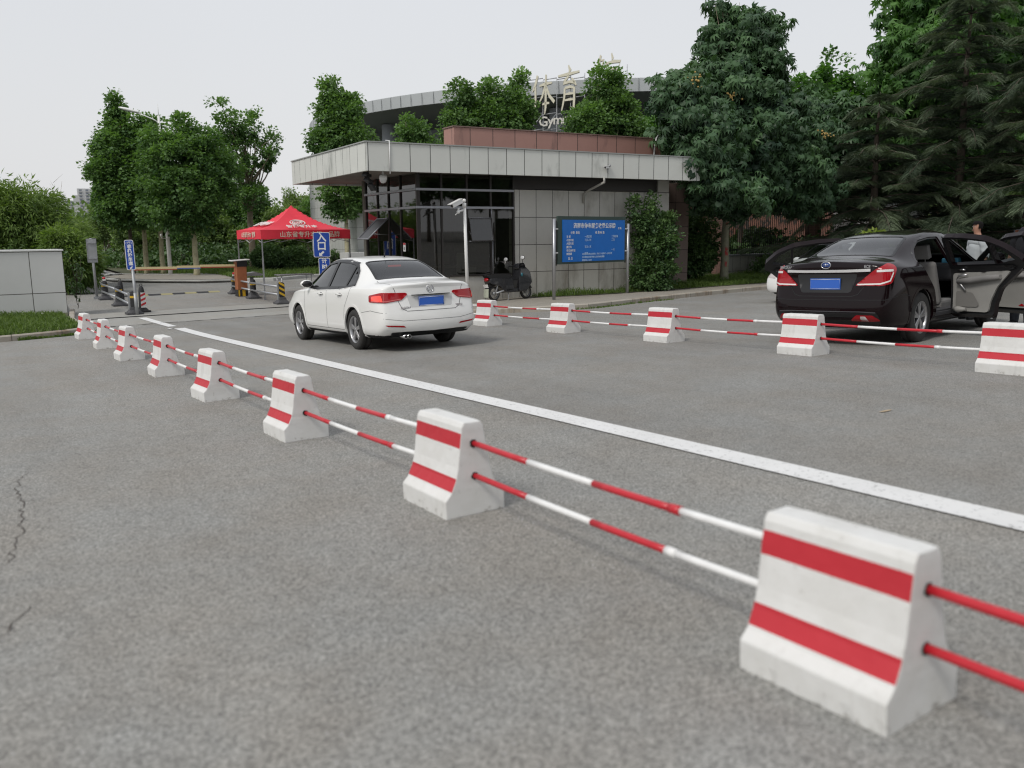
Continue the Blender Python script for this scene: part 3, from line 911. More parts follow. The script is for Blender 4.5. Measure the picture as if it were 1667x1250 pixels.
def car_shell(S):
    """S['st']: stations (x, zb, w, zsh, wsh, zte, wtop, ztop); returns evaluated (verts, faces)"""
    L = S['L']
    st = S['st']
    rows = []
    def section(a, xr):
        x, zb, w, zsh, wsh, zte, wt, zt = a
        g_house = zt - zsh > .22
        p7 = (wsh - .02 - (.015 if g_house else 0), zsh + .035) if g_house else (wsh + (wt - wsh) * .5, zsh + (zte - zsh) * .62)
        pts = [(0, zb), (w * .55, zb), (w - .10, zb + .01), (w - .022, zb + .07), (w, zb + .20), (w * .996, .60 * zsh + .4 * (zb + .2)), (wsh + .018, zsh - .06), (wsh, zsh), p7]
        if g_house:
            pts += [((p7[0] * .45 + wt * .55), (p7[1] * .45 + zte * .55)), (wt, zte), (wt - .09, zte + .72 * (zt - zte)), (wt * .5, zt - .012), (0, zt)]
        else:
            pts += [(wsh + (wt - wsh) * .75, zsh + (zte - zsh) * .85), (wt, zte), (wt - .12, zte + .55 * (zt - zte)), (wt * .45, zt - .004), (0, zt)]
        return [(x + xr(z, y, x), y, z) for y, z in pts]
    rear = S['rear']; front = S['front']
    def xr(z, y, x):
        d = 0
        if x < .9:
            f = max(0, 1 - x / .9) ** 1.6
            d += lerp_tab(rear, z, 1) * f
        if x > L - 1.0:
            f = max(0, 1 - (L - x) / 1.0) ** 1.6
            d -= lerp_tab(front, z, 1) * f
        return d
    secs = [section(a, xr) for a in st]
    n = len(secs[0])
    # caps: shrink towards the centre line, bulging outwards
    def cap(sec, sgn, b):
        out = []
        for fy, dx in ((.86, .028), (.62, .062), (.3, .085), (0, .092)):
            out.append([(x + sgn * dx * b, y * fy, z) for x, y, z in sec])
        return out
    rows = list(reversed(cap(secs[0], -1, S.get('rb', 1.0)))) + secs + cap(secs[-1], 1, S.get('fb', 1.4))
    bm = bmesh.new()
    grid = {}
    for s in (1, -1):
        for i, r in enumerate(rows):
            for j, (x, y, z) in enumerate(r):
                if abs(y) < 1e-6 and s == -1: grid[(s, i, j)] = grid[(1, i, j)]; continue
                grid[(s, i, j)] = bm.verts.new((x, y * s, z))
    for s in (1, -1):
        for i in range(len(rows) - 1):
            for j in range(n - 1):
                q = [grid[(s, i, j)], grid[(s, i + 1, j)], grid[(s, i + 1, j + 1)], grid[(s, i, j + 1)]]
                q = list(dict.fromkeys(q))
                if len(q) < 3: continue
                if s == 1: q.reverse()
                try: bm.faces.new(q)
                except ValueError: pass
    bmesh.ops.recalc_face_normals(bm, faces=bm.faces)
    cr = bm.edges.layers.float.new('crease_edge')
    cj = S.get('crease', {7: .35, 2: .5})
    for s in (1, -1):
        for j, c in cj.items():
            for i in range(len(rows) - 1):
                a, b = grid[(s, i, j)], grid[(s, i + 1, j)]
                e = bm.edges.get((a, b))
                if e: e[cr] = c
    me = bpy.data.meshes.new('tmp'); bm.to_mesh(me); bm.free()
    o = bpy.data.objects.new('tmp', me); COL.objects.link(o)
    m = o.modifiers.new('s', 'SUBSURF'); m.levels = 3; m.render_levels = 3
    dg = bpy.context.evaluated_depsgraph_get()
    ev = o.evaluated_get(dg).to_mesh()
    V = [v.co.copy() for v in ev.vertices]; Fc = [tuple(p.vertices) for p in ev.polygons]
    bpy.data.objects.remove(o); bpy.data.meshes.remove(me)
    return V, Fc


class Frame:
    """projection frame: u, v axes and outward direction n"""
    def __init__(s, n, u, v, o=(0, 0, 0)):
        s.n, s.u, s.v, s.o = Vector(n).normalized(), Vector(u).normalized(), Vector(v).normalized(), Vector(o)
    def uv(s, p): d = p - s.o; return d.dot(s.u), d.dot(s.v)
    def pt(s, a, b): return s.o + s.u * a + s.v * b


FR_R = Frame((0, -1, 0), (1, 0, 0), (0, 0, 1))        # right side of the car: u = x, v = z
FR_L = Frame((0, 1, 0), (1, 0, 0), (0, 0, 1))
FR_B = Frame((-1, 0, 0), (0, 1, 0), (0, 0, 1))        # rear: u = y, v = z
_d = Vector((-.62, 0, .79)).normalized()
FR_RW = Frame(_d, (0, 1, 0), Vector((.79, 0, .62)))   # rear window: v runs up the slope
FR_T = Frame((0, 0, 1), (1, 0, 0), (0, 1, 0))
FR_WS = Frame(Vector((.62, 0, .79)), (0, 1, 0), Vector((-.79, 0, .62)))
def diag(sgn, ang=48):
    n = Vector((-math.sin(R_(90 - ang)), sgn * math.cos(R_(90 - ang)), 0))
    return Frame(n, Vector((n.y, -n.x, 0)), (0, 0, 1))


class Body:
    def __init__(s, V, Fc):
        s.V, s.F = V, Fc
        s.bvh = BVHTree.FromPolygons(V, Fc)
        s.dead = set()
        s.cen = []; s.nor = []
        for f in Fc:
            c = Vector((0, 0, 0))
            for i in f: c += V[i]
            s.cen.append(c / len(f))
            e = (V[f[1]] - V[f[0]]).cross(V[f[2]] - V[f[0]])
            s.nor.append(e.normalized() if e.length > 0 else Vector((0, 0, 1)))

    def hit(s, fr, a, b, off=.003):
        p = fr.pt(a, b) + fr.n * 6
        h = s.bvh.ray_cast(p, -fr.n)
        if h[0] is None:
            q = s.bvh.find_nearest(fr.pt(a, b) + fr.n * .9)
            return q[0] + q[1] * off, q[1]
        nn = h[1] if h[1].dot(fr.n) > 0 else -h[1]
        return h[0] + nn * off, nn

    def cut(s, fr, poly, cond=None, back=False):
        for i, c in enumerate(s.cen):
            if i in s.dead: continue
            if not back and s.nor[i].dot(fr.n) < .05: continue
            if cond and not cond(c): continue
            if inside(fr.uv(c), poly): s.dead.add(i)

    def decal(s, mb, fr, poly, off=.004, res=.05, holes=(), mi=0, thick=0, smooth=True):
        V2, T = cdt(poly, res, holes)
        P = [s.hit(fr, a, b, off) for a, b in V2]
        pv = [p[0] for p in P]
        mir = fr.u.cross(fr.v).dot(fr.n) < 0
        T2 = [tuple(reversed(t)) if mir else t for t in T]
        mb.add(pv, T2, mi, smooth)
        if thick:
            # a rim of real thickness going inwards
            cnt = {}
            for t in T2:
                for a, b in ((t[0], t[1]), (t[1], t[2]), (t[2], t[0])): cnt[(a, b)] = 1
            ed = [(a, b) for a, b in cnt if (b, a) not in cnt]
            inn = {}
            base = []
            for a, b in ed:
                for q in (a, b):
                    if q not in inn: inn[q] = len(pv) + len(base); base.append(pv[q] - P[q][1] * thick)
            mb.add(pv + base, [(a, inn[a], inn[b], b) for a, b in ed], mi, False)
        return mb

    def line(s, mb, fr, pts, w=.007, off=.002, mi=0, step=.04):
        P = densify(pts, step, False); vs = []
        for i, p in enumerate(P):
            a, b = P[max(i - 1, 0)], P[min(i + 1, len(P) - 1)]
            t = Vector((b[0] - a[0], b[1] - a[1])).normalized(); n2 = Vector((-t.y, t.x)) * w / 2
            vs.append(s.hit(fr, p[0] + n2.x, p[1] + n2.y, off)[0]); vs.append(s.hit(fr, p[0] - n2.x, p[1] - n2.y, off)[0])
        fs = [(2 * i, 2 * i + 1, 2 * i + 3, 2 * i + 2) for i in range(len(P) - 1)]
        if fr.u.cross(fr.v).dot(fr.n) > 0: fs = [tuple(reversed(f)) for f in fs]
        mb.add(vs, [tuple(reversed(f)) for f in fs], mi, True)

    def build(s, name, mats, parent, mfun=None):
        mb = MB(); mb.v = list(s.V)
        for i, f in enumerate(s.F):
            if i in s.dead: continue
            mb.f.append(list(f)); mb.m.append(mfun(s.cen[i], s.nor[i]) if mfun else 0); mb.sm.append(True)
        return mb.build(name, mats, parent)


def scale_poly(poly, d):
    """offset a polygon outwards by d (rough miter)"""
    n = len(poly); ar = sum(poly[i][0] * poly[(i + 1) % n][1] - poly[(i + 1) % n][0] * poly[i][1] for i in range(n))
    sg = 1 if ar > 0 else -1
    out = []
    for i in range(n):
        a, b, c = poly[i - 1], poly[i], poly[(i + 1) % n]
        e1 = Vector((b[0] - a[0], b[1] - a[1])).normalized(); e2 = Vector((c[0] - b[0], c[1] - b[1])).normalized()
        n1 = Vector((e1.y, -e1.x)) * sg; n2 = Vector((e2.y, -e2.x)) * sg
        m = (n1 + n2)
        if m.length < .3: m = n1
        m.normalize(); k = d / max(.5, m.dot(n1))
        out.append((b[0] + m.x * k, b[1] + m.y * k))
    return out


def round_poly(poly, r, k=4):
    out = []; n = len(poly)
    for i in range(n):
        a, b, c = Vector(poly[i - 1]), Vector(poly[i]), Vector(poly[(i + 1) % n])
        d1 = min(r, (a - b).length * .45); d2 = min(r, (c - b).length * .45)
        p, q = b + (a - b).normalized() * d1, b + (c - b).normalized() * d2
        for j in range(k + 1):
            t = j / k; v = p * (1 - t) ** 2 + b * 2 * t * (1 - t) + q * t * t
            out.append((v.x, v.y))
    return out


def circle(cx, cy, r, n=40, a0=0, a1=360):
    return [(cx + r * math.cos(R_(a0 + (a1 - a0) * i / (n if a1 - a0 == 360 else n - 1))), cy + r * math.sin(R_(a0 + (a1 - a0) * i / (n if a1 - a0 == 360 else n - 1)))) for i in range(n)]


def make_wheel(parent, x, y, side, r=.315, rr=.215, spokes=5, steer=0, style=0):
    """wheel lying along y; side = +1 left, -1 right (outer face towards side*y)"""
    w = bpy.data.objects.new('wheel', None); COL.objects.link(w); w.parent = parent
    w.location = (x, y, r); w.rotation_euler = (0, 0, steer)
    mb = MB()
    prof = [(rr - .01, -.095), (r - .045, -.10), (r - .018, -.092), (r - .004, -.075), (r, -.05), (r, -.012), (r - .008, -.008), (r - .008, .008), (r, .012), (r, .05), (r - .004, .075), (r - .018, .092), (r - .045, .10), (rr - .01, .095), (rr - .012, -.095)]
    mb.lathe(prof, 48, None, 0, 'y')
    mb.build('tyre', M['tyre'], w)
    s = side
    mb = MB()
    prof = [(rr + .004, s * .092), (rr - .006, s * .098), (rr - .02, s * .085), (rr - .03, s * .02), (rr - .04, -s * .08)]
    mb.lathe(prof, 48, None, 0, 'y')
    mb.lathe([(.001, s * .082), (.03, s * .08), (.034, s * .06), (.034, s * .02)], 20, None, 0, 'y')
    for i in range(spokes):
        a = 2 * math.pi * i / spokes + .3
        for da in ((-.11, .11) if style == 0 else (-.20, .20)):
            w0, w1 = (.026, .015) if style == 0 else (.018, .02)
            ca, sa = math.cos(a), math.sin(a)
            c1, s1_ = math.cos(a + da * .9), math.sin(a + da * .9)
            p0 = Vector((ca * .02, 0, sa * .02)); p1 = Vector((c1 * (rr - .012), 0, s1_ * (rr - .012)))
            t = (p1 - p0).normalized(); nn = Vector((-t.z, 0, t.x))
            vs = []
            for (p, ww, yo) in ((p0, w0, .078), (p1, w1, .074)):
                for q in (-1, 1):
                    for dy in (0, -.028): vs.append(p + nn * ww * q + Vector((0, s * (yo + dy), 0)))
            mb.add(vs, [(0, 2, 6, 4), (1, 5, 7, 3), (0, 4, 5, 1), (2, 3, 7, 6)])
    mb.build('rim', M['alloy'], w, bevel=.004, seg=1)
    mb = MB()
    mb.lathe([(.001, s * .01), (rr - .045, s * .01)], 32, None, 0, 'y')
    mb.lathe([(.15, s * .014), (.15, s * .02), (.06, s * .02)], 24, None, 0, 'y')
    mb.build('brake_disc', mat('brake_disc', (.05, .05, .05), .6) if 'bd' not in M else M['bd'], w)
    return w
M['bd'] = mat('brake_disc', (.05, .05, .05), .6)


def wheel_well(x, z, r, y0, y1):
    mb = MB()
    n = 24
    vs = []
    for k in range(n):
        a = R_(-10 + 200 * k / (n - 1))
        for y in (y0, y1): vs.append((x + r * math.cos(a), y, z + r * math.sin(a)))
    mb.add(vs, [(2 * k, 2 * k + 1, 2 * k + 3, 2 * k + 2) for k in range(n - 1)])
    c = len(mb.v)
    mb.add([(x + r * math.cos(R_(-10 + 200 * k / (n - 1))), y0, z + r * math.sin(R_(-10 + 200 * k / (n - 1)))) for k in range(n)], [tuple(range(n))])
    return mb


def seat(parent, x, y, mt, w=.5, h=.62, zb=.42):
    s = bpy.data.objects.new('seat', None); COL.objects.link(s); s.parent = parent
    s.location = (x, y, 0)
    mb = MB(); mb.box((.22, 0, zb), (.5, w, .16)); mb.build('cushion', mt, s, bevel=.05, seg=3)
    mb = MB()
    T = Matrix.Rotation(R_(-14), 4, 'Y')
    mb.box((-.07, 0, zb + h / 2), (.14, w, h), T, taper=(.8, .82)); mb.build('backrest', mt, s, bevel=.05, seg=3)
    if h > .5:
        mb = MB(); mb.box((-.17, 0, zb + h + .13), (.11, w * .52, .19), T, taper=(.8, .85)); mb.cyl((-.15, -.06, zb + h - .05), (-.17, -.06, zb + h + .08), .008); mb.cyl((-.15, .06, zb + h - .05), (-.17, .06, zb + h + .08), .008)
        mb.build('headrest', mt, s, bevel=.04, seg=3)
    return s


def txt(name, body, size, m, parent, Mx, ext=.002, align='CENTER', bold=0.0, wfit=None, sx=1.0):
    cu = bpy.data.curves.new(name, 'FONT'); cu.body = body; cu.size = size; cu.extrude = ext; cu.align_x = align; cu.align_y = 'CENTER'; cu.offset = bold
    cu.resolution_u = 2
    o = bpy.data.objects.new(name, cu); COL.objects.link(o)
    dg = bpy.context.evaluated_depsgraph_get()
    me = bpy.data.meshes.new_from_object(o.evaluated_get(dg))
    bpy.data.objects.remove(o); bpy.data.curves.remove(cu)
    if wfit or sx != 1:
        xs_ = [v.co.x for v in me.vertices]
        k = sx if not wfit else wfit / (max(xs_) - min(xs_))
        for v in me.vertices: v.co.x *= k
    me.transform(Mx); me.materials.clear(); me.materials.append(m)
    return link(name, me, parent)


def basis(o, x, y, z):
    x, y, z = Vector(x).normalized(), Vector(y).normalized(), Vector(z).normalized()
    return Matrix(((x.x, y.x, z.x, o[0]), (x.y, y.y, z.y, o[1]), (x.z, y.z, z.z, o[2]), (0, 0, 0, 1)))


def mirror_poly(p): return [(-a, b) for a, b in reversed(p)]


def car_common(S, root, B, paint, glass, wells=True):
    """cuts, windows, seams and wheels shared by all the sedans"""
    zr = S['wr']
    for xw in S['wheels']:
        for s, fr in ((1, FR_L), (-1, FR_R)):
            arch = circle(xw, zr, zr + .052, 44)
            B.cut(fr, arch, lambda c, s=s: c.y * s > .5, back=True)
            mb = MB()
            B.decal(mb, fr, [(a, b) for a, b in circle(xw, zr, zr + .085, 50, -32, 212)] + [(a, b) for a, b in reversed(circle(xw, zr, zr + .046, 50, -32, 212))], .004, .03, mi=0, thick=.03)
            mb.build('wheel_arch', paint, root)
            wheel_well(xw, zr, zr + .05, s * (S['W'] / 2 - .3), s * (S['W'] / 2 - .035)).build('wheel_well', M['under'], root)
    mb = MB()
    mb.box((S['L'] / 2, 0, .30), (S['L'] - .5, S['W'] - .55, .16)); mb.build('underbody', M['under'], root)
    for i, xw in enumerate(S['wheels']):
        for s in (1, -1):
            make_wheel(root, xw, s * (S['W'] / 2 - .115), s, zr, S['rim'], S['spokes'], S.get('steer', 0) if i == 1 else 0, S.get('style', 0))


# ---------------------------------------------------------------- white sedan
SW = dict(L=4.60, W=1.77, wr=.318, rim=.212, spokes=5, wheels=(1.03, 3.63), style=0,
    st=[(.00, .30, .80, .95, .755, 1.0, .66, 1.035), (.10, .22, .845, .965, .80, 1.015, .68, 1.05), (.32, .20, .875, .965, .835, 1.03, .69, 1.062), (.58, .20, .885, .965, .85, 1.04, .68, 1.085),
        (.80, .20, .886, .963, .853, 1.13, .645, 1.20), (1.12, .20, .887, .958, .855, 1.27, .60, 1.345), (1.42, .20, .887, .950, .855, 1.345, .585, 1.42), (1.85, .19, .885, .94, .855, 1.39, .58, 1.462), (2.30, .19, .885, .93, .852, 1.395, .58, 1.468),
        (2.70, .19, .885, .92, .85, 1.35, .575, 1.43), (3.10, .19, .885, .915, .848, 1.17, .61, 1.25), (3.50, .19, .885, .905, .84, .97, .66, 1.03), (3.85, .20, .885, .885, .825, .925, .66, .965), (4.20, .22, .865, .84, .78, .87, .60, .905), (4.48, .26, .80, .74, .70, .78, .5, .80)],
    rear=[(.18, .10), (.30, .045), (.38, .005), (.52, .0), (.60, .022), (.68, .05), (.80, .075), (.95, .085), (1.0, .07), (1.06, .075)],
    front=[(.2, .08), (.35, .0), (.55, .01), (.75, .12), (.9, .25)], crease={7: .45, 2: .5, 10: .2})
WIN_W = [(1.06, 1.03), (1.18, 1.19), (1.38, 1.315), (1.75, 1.365), (2.25, 1.378), (2.62, 1.335), (2.98, 1.17), (3.33, .975), (2.6, .962), (1.6, .985)]


def sedan_white(label, lite=False):
    V, Fc = car_shell(SW)
    B = Body(V, Fc)
    root = thing('sedan', label, 'car')
    paint = M['paint_white']
    rw = round_poly([(-.60, 0), (.60, 0), (.50, .66), (.42, .70), (-.42, .70), (-.50, .66)], .06)
    rw = [(a, b + FR_RW.uv(Vector((.60, 0, 1.115)))[1]) for a, b in rw]
    ws = [(a, b + FR_WS.uv(Vector((3.42, 0, 1.05)))[1]) for a, b in round_poly([(-.62, 0), (.62, 0), (.50, .76), (-.50, .76)], .08)]
    for fr in (FR_L, FR_R):
        B.cut(fr, scale_poly(WIN_W, .012), lambda c: abs(c.y) > .4)
    B.cut(FR_RW, scale_poly(rw, .006), lambda c: c.x < 2.2 and c.z > 1.0)
    B.cut(FR_WS, scale_poly(ws, .006), lambda c: c.x > 2.2 and c.z > .9)
    car_common(SW, root, B, paint, None)
    # side glass with bright frame, pillars
    panes = [[(1.06, 1.03), (1.18, 1.19), (1.36, 1.305), (1.36, .992)], [(1.405, .99), (1.405, 1.318), (1.75, 1.360), (2.13, 1.372), (2.13, .974)], [(2.215, .972), (2.215, 1.372), (2.60, 1.332), (2.96, 1.165), (3.30, .975), (2.6, .962)]]
    for fr in (FR_L, FR_R):
        mb = MB(); B.decal(mb, fr, scale_poly(WIN_W, .042), .004, .045, holes=[scale_poly(p, -.004) for p in panes], thick=.02)
        mb.build('window_frame', M['trim'], root)
        mb = MB(); B.decal(mb, fr, scale_poly(WIN_W, .052), .0035, .045, holes=[scale_poly(WIN_W, .036)]); mb.build('window_surround', paint, root)
        for p in panes:
            mb = MB(); B.decal(mb, fr, scale_poly(p, .01), -.006, .07); mb.build('side_window', M['glass_dark'], root)
    mb = MB(); B.decal(mb, FR_RW, scale_poly(rw, .012), .003, .05, holes=[scale_poly(rw, -.022)], thick=.01); mb.build('rear_window_rim', M['trim'], root)
    mb = MB(); B.decal(mb, FR_RW, rw, -.002, .06); mb.build('rear_window', M['glass_rear'], root)
    mb = MB(); B.decal(mb, FR_WS, scale_poly(ws, .012), .003, .05, holes=[scale_poly(ws, -.03)], thick=.01); mb.build('windscreen_rim', M['trim'], root)
    mb = MB(); B.decal(mb, FR_WS, ws, -.002, .08); mb.build('windscreen', M['glass_rear'], root)
    # seams
    mb = MB()
    for fr in (FR_L, FR_R):
        B.line(mb, fr, [(2.17, .96), (2.16, .6), (2.17, .30)], .008)
        B.line(mb, fr, [(1.10, .99), (1.18, .86), (1.36, .66), (1.42, .42), (1.43, .30)], .008)
        B.line(mb, fr, [(3.28, .93), (3.24, .80), (3.24, .55), (3.20, .30)], .008)
        B.line(mb, fr, [(1.43, .30), (3.2, .30)], .008)
        B.line(mb, fr, [(.02, .60), (.35, .635), (.66, .60)], .007)
        B.line(mb, fr, [(.70, .70), (.80, .70), (.80, .80), (.70, .80), (.70, .70)], .004) if fr is FR_R else None
    B.line(mb, FR_B, [(-.62, 1.0), (-.585, .93), (-.56, .80), (-.50, .655), (-.42, .615), (.42, .615), (.50, .655), (.56, .80), (.585, .93), (.62, 1.0)], .009)
    B.line(mb, FR_T, [(.10, -.62), (.45, -.655), (.58, -.62)], .008); B.line(mb, FR_T, [(.10, .62), (.45, .655), (.58, .62)], .008)
    B.line(mb, FR_B, [(-.8, .52), (-.5, .475), (.5, .475), (.8, .52)], .006)
    mb.build('panel_gap', M['seam_w'], root)
    # tail lamps, wrapped round the corners
    for s in (1, -1):
        fr = Frame((-math.cos(R_(40)), s * math.sin(R_(40)), 0), (s * -math.sin(R_(40)) * -1, 0, 0), (0, 0, 1))
        n = Vector((-math.cos(R_(42)), s * math.sin(R_(42)), 0)); u = Vector((n.y * -1 * -1, -n.x, 0)) * 1.0
        u = Vector((math.sin(R_(42)), s * math.cos(R_(42)), 0))       # towards the car's outside and front
        fr = Frame(n, u, (0, 0, 1))
        c0 = fr.uv(Vector((.06, s * .80, 0)))[0]
        out = round_poly([(c0 - .34, .862), (c0 - .26, .780), (c0 - .05, .748), (c0 + .26, .762), (c0 + .26, .86), (c0 + .02, .90), (c0 - .32, .888)], .02)
        mb = MB(); B.decal(mb, fr, out, .012, .03, thick=.02)
        lamp = mb.build('tail_light', M['lamp_red'], root)
        inner = round_poly([(c0 - .01, .765), (c0 + .20, .77), (c0 + .20, .845), (c0 + .02, .86)], .02)
        mb = MB(); B.decal(mb, fr, inner, .0145, .03); mb.build('lit_segment', M['lamp_bright'], lamp)
        mb = MB(); B.line(mb, fr, [(c0 - .25, .795), (c0 - .06, .768), (c0 + .2, .775)], .012, .015); B.line(mb, fr, [(c0 - .02, .75), (c0 - .02, .88)], .006, .015)
        mb.build('light_guide', mat('lamp_pink', (.55, .10, .09), .2, coat=1), lamp)
        mb = MB(); B.decal(mb, FR_B, round_poly([(s * .46, .375), (s * .74, .40), (s * .78, .425), (s * .50, .405)], .01), .006, .03); mb.build('reflector', M['lamp_red'], root)
        # handles and mirrors
        side = FR_L if s > 0 else FR_R
        for hx in (1.55, 2.42):
            h, nn = B.hit(side, hx, .86, .0)
            mb = MB(); mb.tube([h + Vector((-.10, s * .004, 0)), h + Vector((-.08, s * .032, .004)), h + Vector((.07, s * .034, .006)), h + Vector((.10, s * .006, .002))], [.010, .013, .013, .010], 8)
            mb.build('door_handle', paint, root, bevel=0)
            mb = MB(); mb.ball(h + Vector((0, s * .001, 0)), (.06, .006, .028), 10); mb.build('handle_recess', M['seam_w'], root)
        h, nn = B.hit(side, 3.02, .99, 0)
        mr = MB(); mr.ball(h + Vector((.0, s * .12, .03)), (.065, .115, .07), 14); mo = mr.build('door_mirror', paint, root)
        mr = MB(); mr.tube([h + Vector((.02, -s * .03, -.03)), h + Vector((.01, s * .07, .0))], [.03, .025], 8); mr.build('mirror_arm', M['trim'], mo)
        mr = MB(); mr.ball(h + Vector((-.012, s * .12, .03)), (.062, .105, .062), 14); mr.build('mirror_housing', M['trim'], mo)
        # head lamps
        fo = Frame((math.cos(R_(35)), s * math.sin(R_(35)), 0), (-math.sin(R_(35)), s * math.cos(R_(35)), 0), (0, 0, 1))
        cc = fo.uv(Vector((4.4, s * .62, 0)))[0]
        mb = MB(); B.decal(mb, fo, round_poly([(cc - .22, .60), (cc + .22, .64), (cc + .34, .74), (cc, .74), (cc - .2, .70)], .02), .006, .04); mb.build('headlight', M['lamp_clear'], root)
    # number plate in its recess, chrome handle strip, emblem, badges
    mb = MB(); B.decal(mb, FR_B, round_poly([(-.36, .665), (.36, .665), (.40, .845), (-.40, .845)], .03), .002, .05); mb.build('plate_recess', mat('recess_shade', (.55, .55, .54), .35, coat=.5), root)
    mb = MB(); mb.box((-.03, 0, .848), (.03, .66, .012)); ps = mb.build('boot_handle', M['trim'], root)
    h = B.hit(FR_B, 0, .75, .012)[0]
    mb = MB(); mb.box((h.x, .0, .75), (.008, .44, .14)); pl = mb.build('number_plate', M['plate_blue'], root, bevel=.002)
    Mx = basis((h.x - .0055, 0, .75), (0, -1, 0), (0, 0, 1), (-1, 0, 0))
    mb = MB(); mb.tube([(h.x - .005, -.21, .69), (h.x - .005, .21, .69), (h.x - .005, .21, .81), (h.x - .005, -.21, .81)], .003, 4, closed=True); mb.build('plate_border', M['white_metal'], pl)
    e = B.hit(FR_B, 0, .935, .004)[0]
    mb = MB(); mb.tube([e + Vector((0, .058 * math.cos(a), .058 * math.sin(a))) for a in [6.283 * i / 28 for i in range(28)]], .007, 8, closed=True)
    P = lambda a, b: e + Vector((-.001, -a, b))
    mb.tube([P(-.024, .047), P(0, .004), P(.024, .047)], .0055, 6); mb.tube([P(-.046, .026), P(-.022, -.040), P(0, .0), P(.022, -.040), P(.046, .026)], .0055, 6)
    mb.build('emblem', M['logo_metal'], root)
    for (yy, tx) in ((.44, 'SAGITAR'), (-.50, '280TSI')):
        hh = B.hit(FR_B, yy, .665, .004)[0]
        txt('badge', tx, .045, M['logo_metal'], root, basis((hh.x - .004, yy, .665), (0, -1, 0), (0, 0, 1), (-1, 0, 0)), .002, bold=.001)
    mb = MB()
    B.decal(mb, FR_B, round_poly([(-.62, .225), (.62, .225), (.68, .305), (-.68, .305)], .03), .004, .05); mb.build('lower_valance', M['trim'], root)
    mb = MB()
    for y in (.46, .40): mb.cyl((-.02, y, .235), (.30, y, .24), .030, .030, 16)
    for y in (.46, .40): mb.cyl((-.021, y, .235), (-.0215, y, .235), .024, .024, 16, 1)
    mb.build('exhaust_pipe', [M['chrome'], M['under']], root)
    mb = MB(); B.decal(mb, FR_T, [(1.55, -.05), (1.66, -.03), (1.66, .03), (1.55, .05)], .001, .03); b0 = B.hit(FR_T, 1.6, 0, 0)[0]
    mb.cyl(b0, b0 + Vector((-.03, 0, .055)), .012, .006); mb.tube([b0 + Vector((-.03, 0, .05)), b0 + Vector((-.14, 0, .20))], [.004, .003], 6)
    mb.build('aerial', M['trim'], root)
    mb = MB(); h = B.hit(FR_RW, 0, FR_RW.uv(Vector((1.26, 0, 1.36)))[1], -.05)[0]
    mb.box((1.22, 0, 1.285), (.05, .22, .03)); mb.build('high_brake_light', M['lamp_bright'], root)
    B.build('body', [paint, M['under']], root, lambda c, n: 1 if (c.z < .26 and n.z < -.6) else 0)
    # cabin seen dimly through the glass
    mb = MB(); mb.box((2.1, 0, .60), (2.9, 1.5, .1)); mb.box((.93, 0, .93), (.55, 1.15, .05)); mb.build('parcel_shelf', M['seat_dark'], root)
    for x, y, w in ((1.15, .36, .58), (1.15, -.36, .58), (2.2, .37, .48), (2.2, -.37, .48)): seat(root, x, y, M['seat_dark'], w, .5 if x < 2 else .58, .5)
    mb = MB(); mb.box((3.2, 0, .85), (.45, 1.4, .25)); mb.build('dashboard', M['seat_dark'], root, bevel=.06)
    return root


# ---------------------------------------------------------------- dark sedan with its doors open
SD = dict(L=4.64, W=1.79, wr=.325, rim=.212, spokes=5, wheels=(1.00, 3.70), style=1,
    st=[(.00, .34, .80, .97, .76, 1.04, .66, 1.085), (.10, .24, .85, .985, .81, 1.055, .70, 1.105), (.34, .21, .885, .99, .85, 1.065, .72, 1.12), (.55, .20, .895, .985, .865, 1.075, .71, 1.145),
        (.80, .20, .896, .98, .868, 1.15, .67, 1.215), (1.12, .20, .897, .972, .868, 1.265, .62, 1.335), (1.45, .20, .897, .962, .868, 1.345, .60, 1.415), (1.88, .20, .895, .95, .866, 1.395, .59, 1.462), (2.30, .20, .895, .94, .864, 1.40, .585, 1.472),
        (2.72, .20, .895, .93, .86, 1.35, .58, 1.435), (3.12, .20, .895, .92, .856, 1.18, .61, 1.27), (3.52, .20, .895, .91, .845, .985, .66, 1.045), (3.88, .21, .895, .885, .83, .93, .66, .975), (4.22, .23, .87, .84, .78, .87, .60, .91), (4.50, .28, .80, .74, .70, .78, .5, .80)],
    rear=[(.18, .12), (.30, .06), (.40, .01), (.52, .0), (.60, .012), (.66, .05), (.76, .07), (.95, .075), (1.0, .06), (1.10, .09)],
    front=[(.2, .08), (.35, .0), (.55, .01), (.75, .12), (.9, .25)], crease={7: .4, 2: .5, 10: .2})
SD_WIN = [(1.00, 1.06), (1.12, 1.19), (1.38, 1.31), (1.75, 1.368), (2.22, 1.378), (2.62, 1.335), (2.98, 1.18), (3.33, .985), (2.6, .975), (1.6, .998)]
RDOOR = round_poly([(2.18, .26), (2.20, .95), (2.14, 1.388), (1.80, 1.385), (1.42, 1.345), (1.16, 1.24), (.97, 1.09), (.96, 1.0), (1.16, .82), (1.36, .66), (1.44, .45), (1.44, .27)], .05, 3)
FDOOR = round_poly([(2.25, .26), (2.27, .95), (2.22, 1.388), (2.60, 1.36), (3.00, 1.19), (3.33, 1.01), (3.36, .90), (3.30, .55), (3.26, .26)], .05, 3)
RGLASS = [[(1.075, 1.075), (1.19, 1.205), (1.38, 1.30), (1.38, 1.02)], [(1.41, 1.02), (1.41, 1.312), (1.78, 1.352), (2.10, 1.358), (2.13, 1.0)]]
FGLASS = [[(2.31, .995), (2.27, 1.352), (2.58, 1.322), (2.96, 1.155), (3.22, 1.0)]]


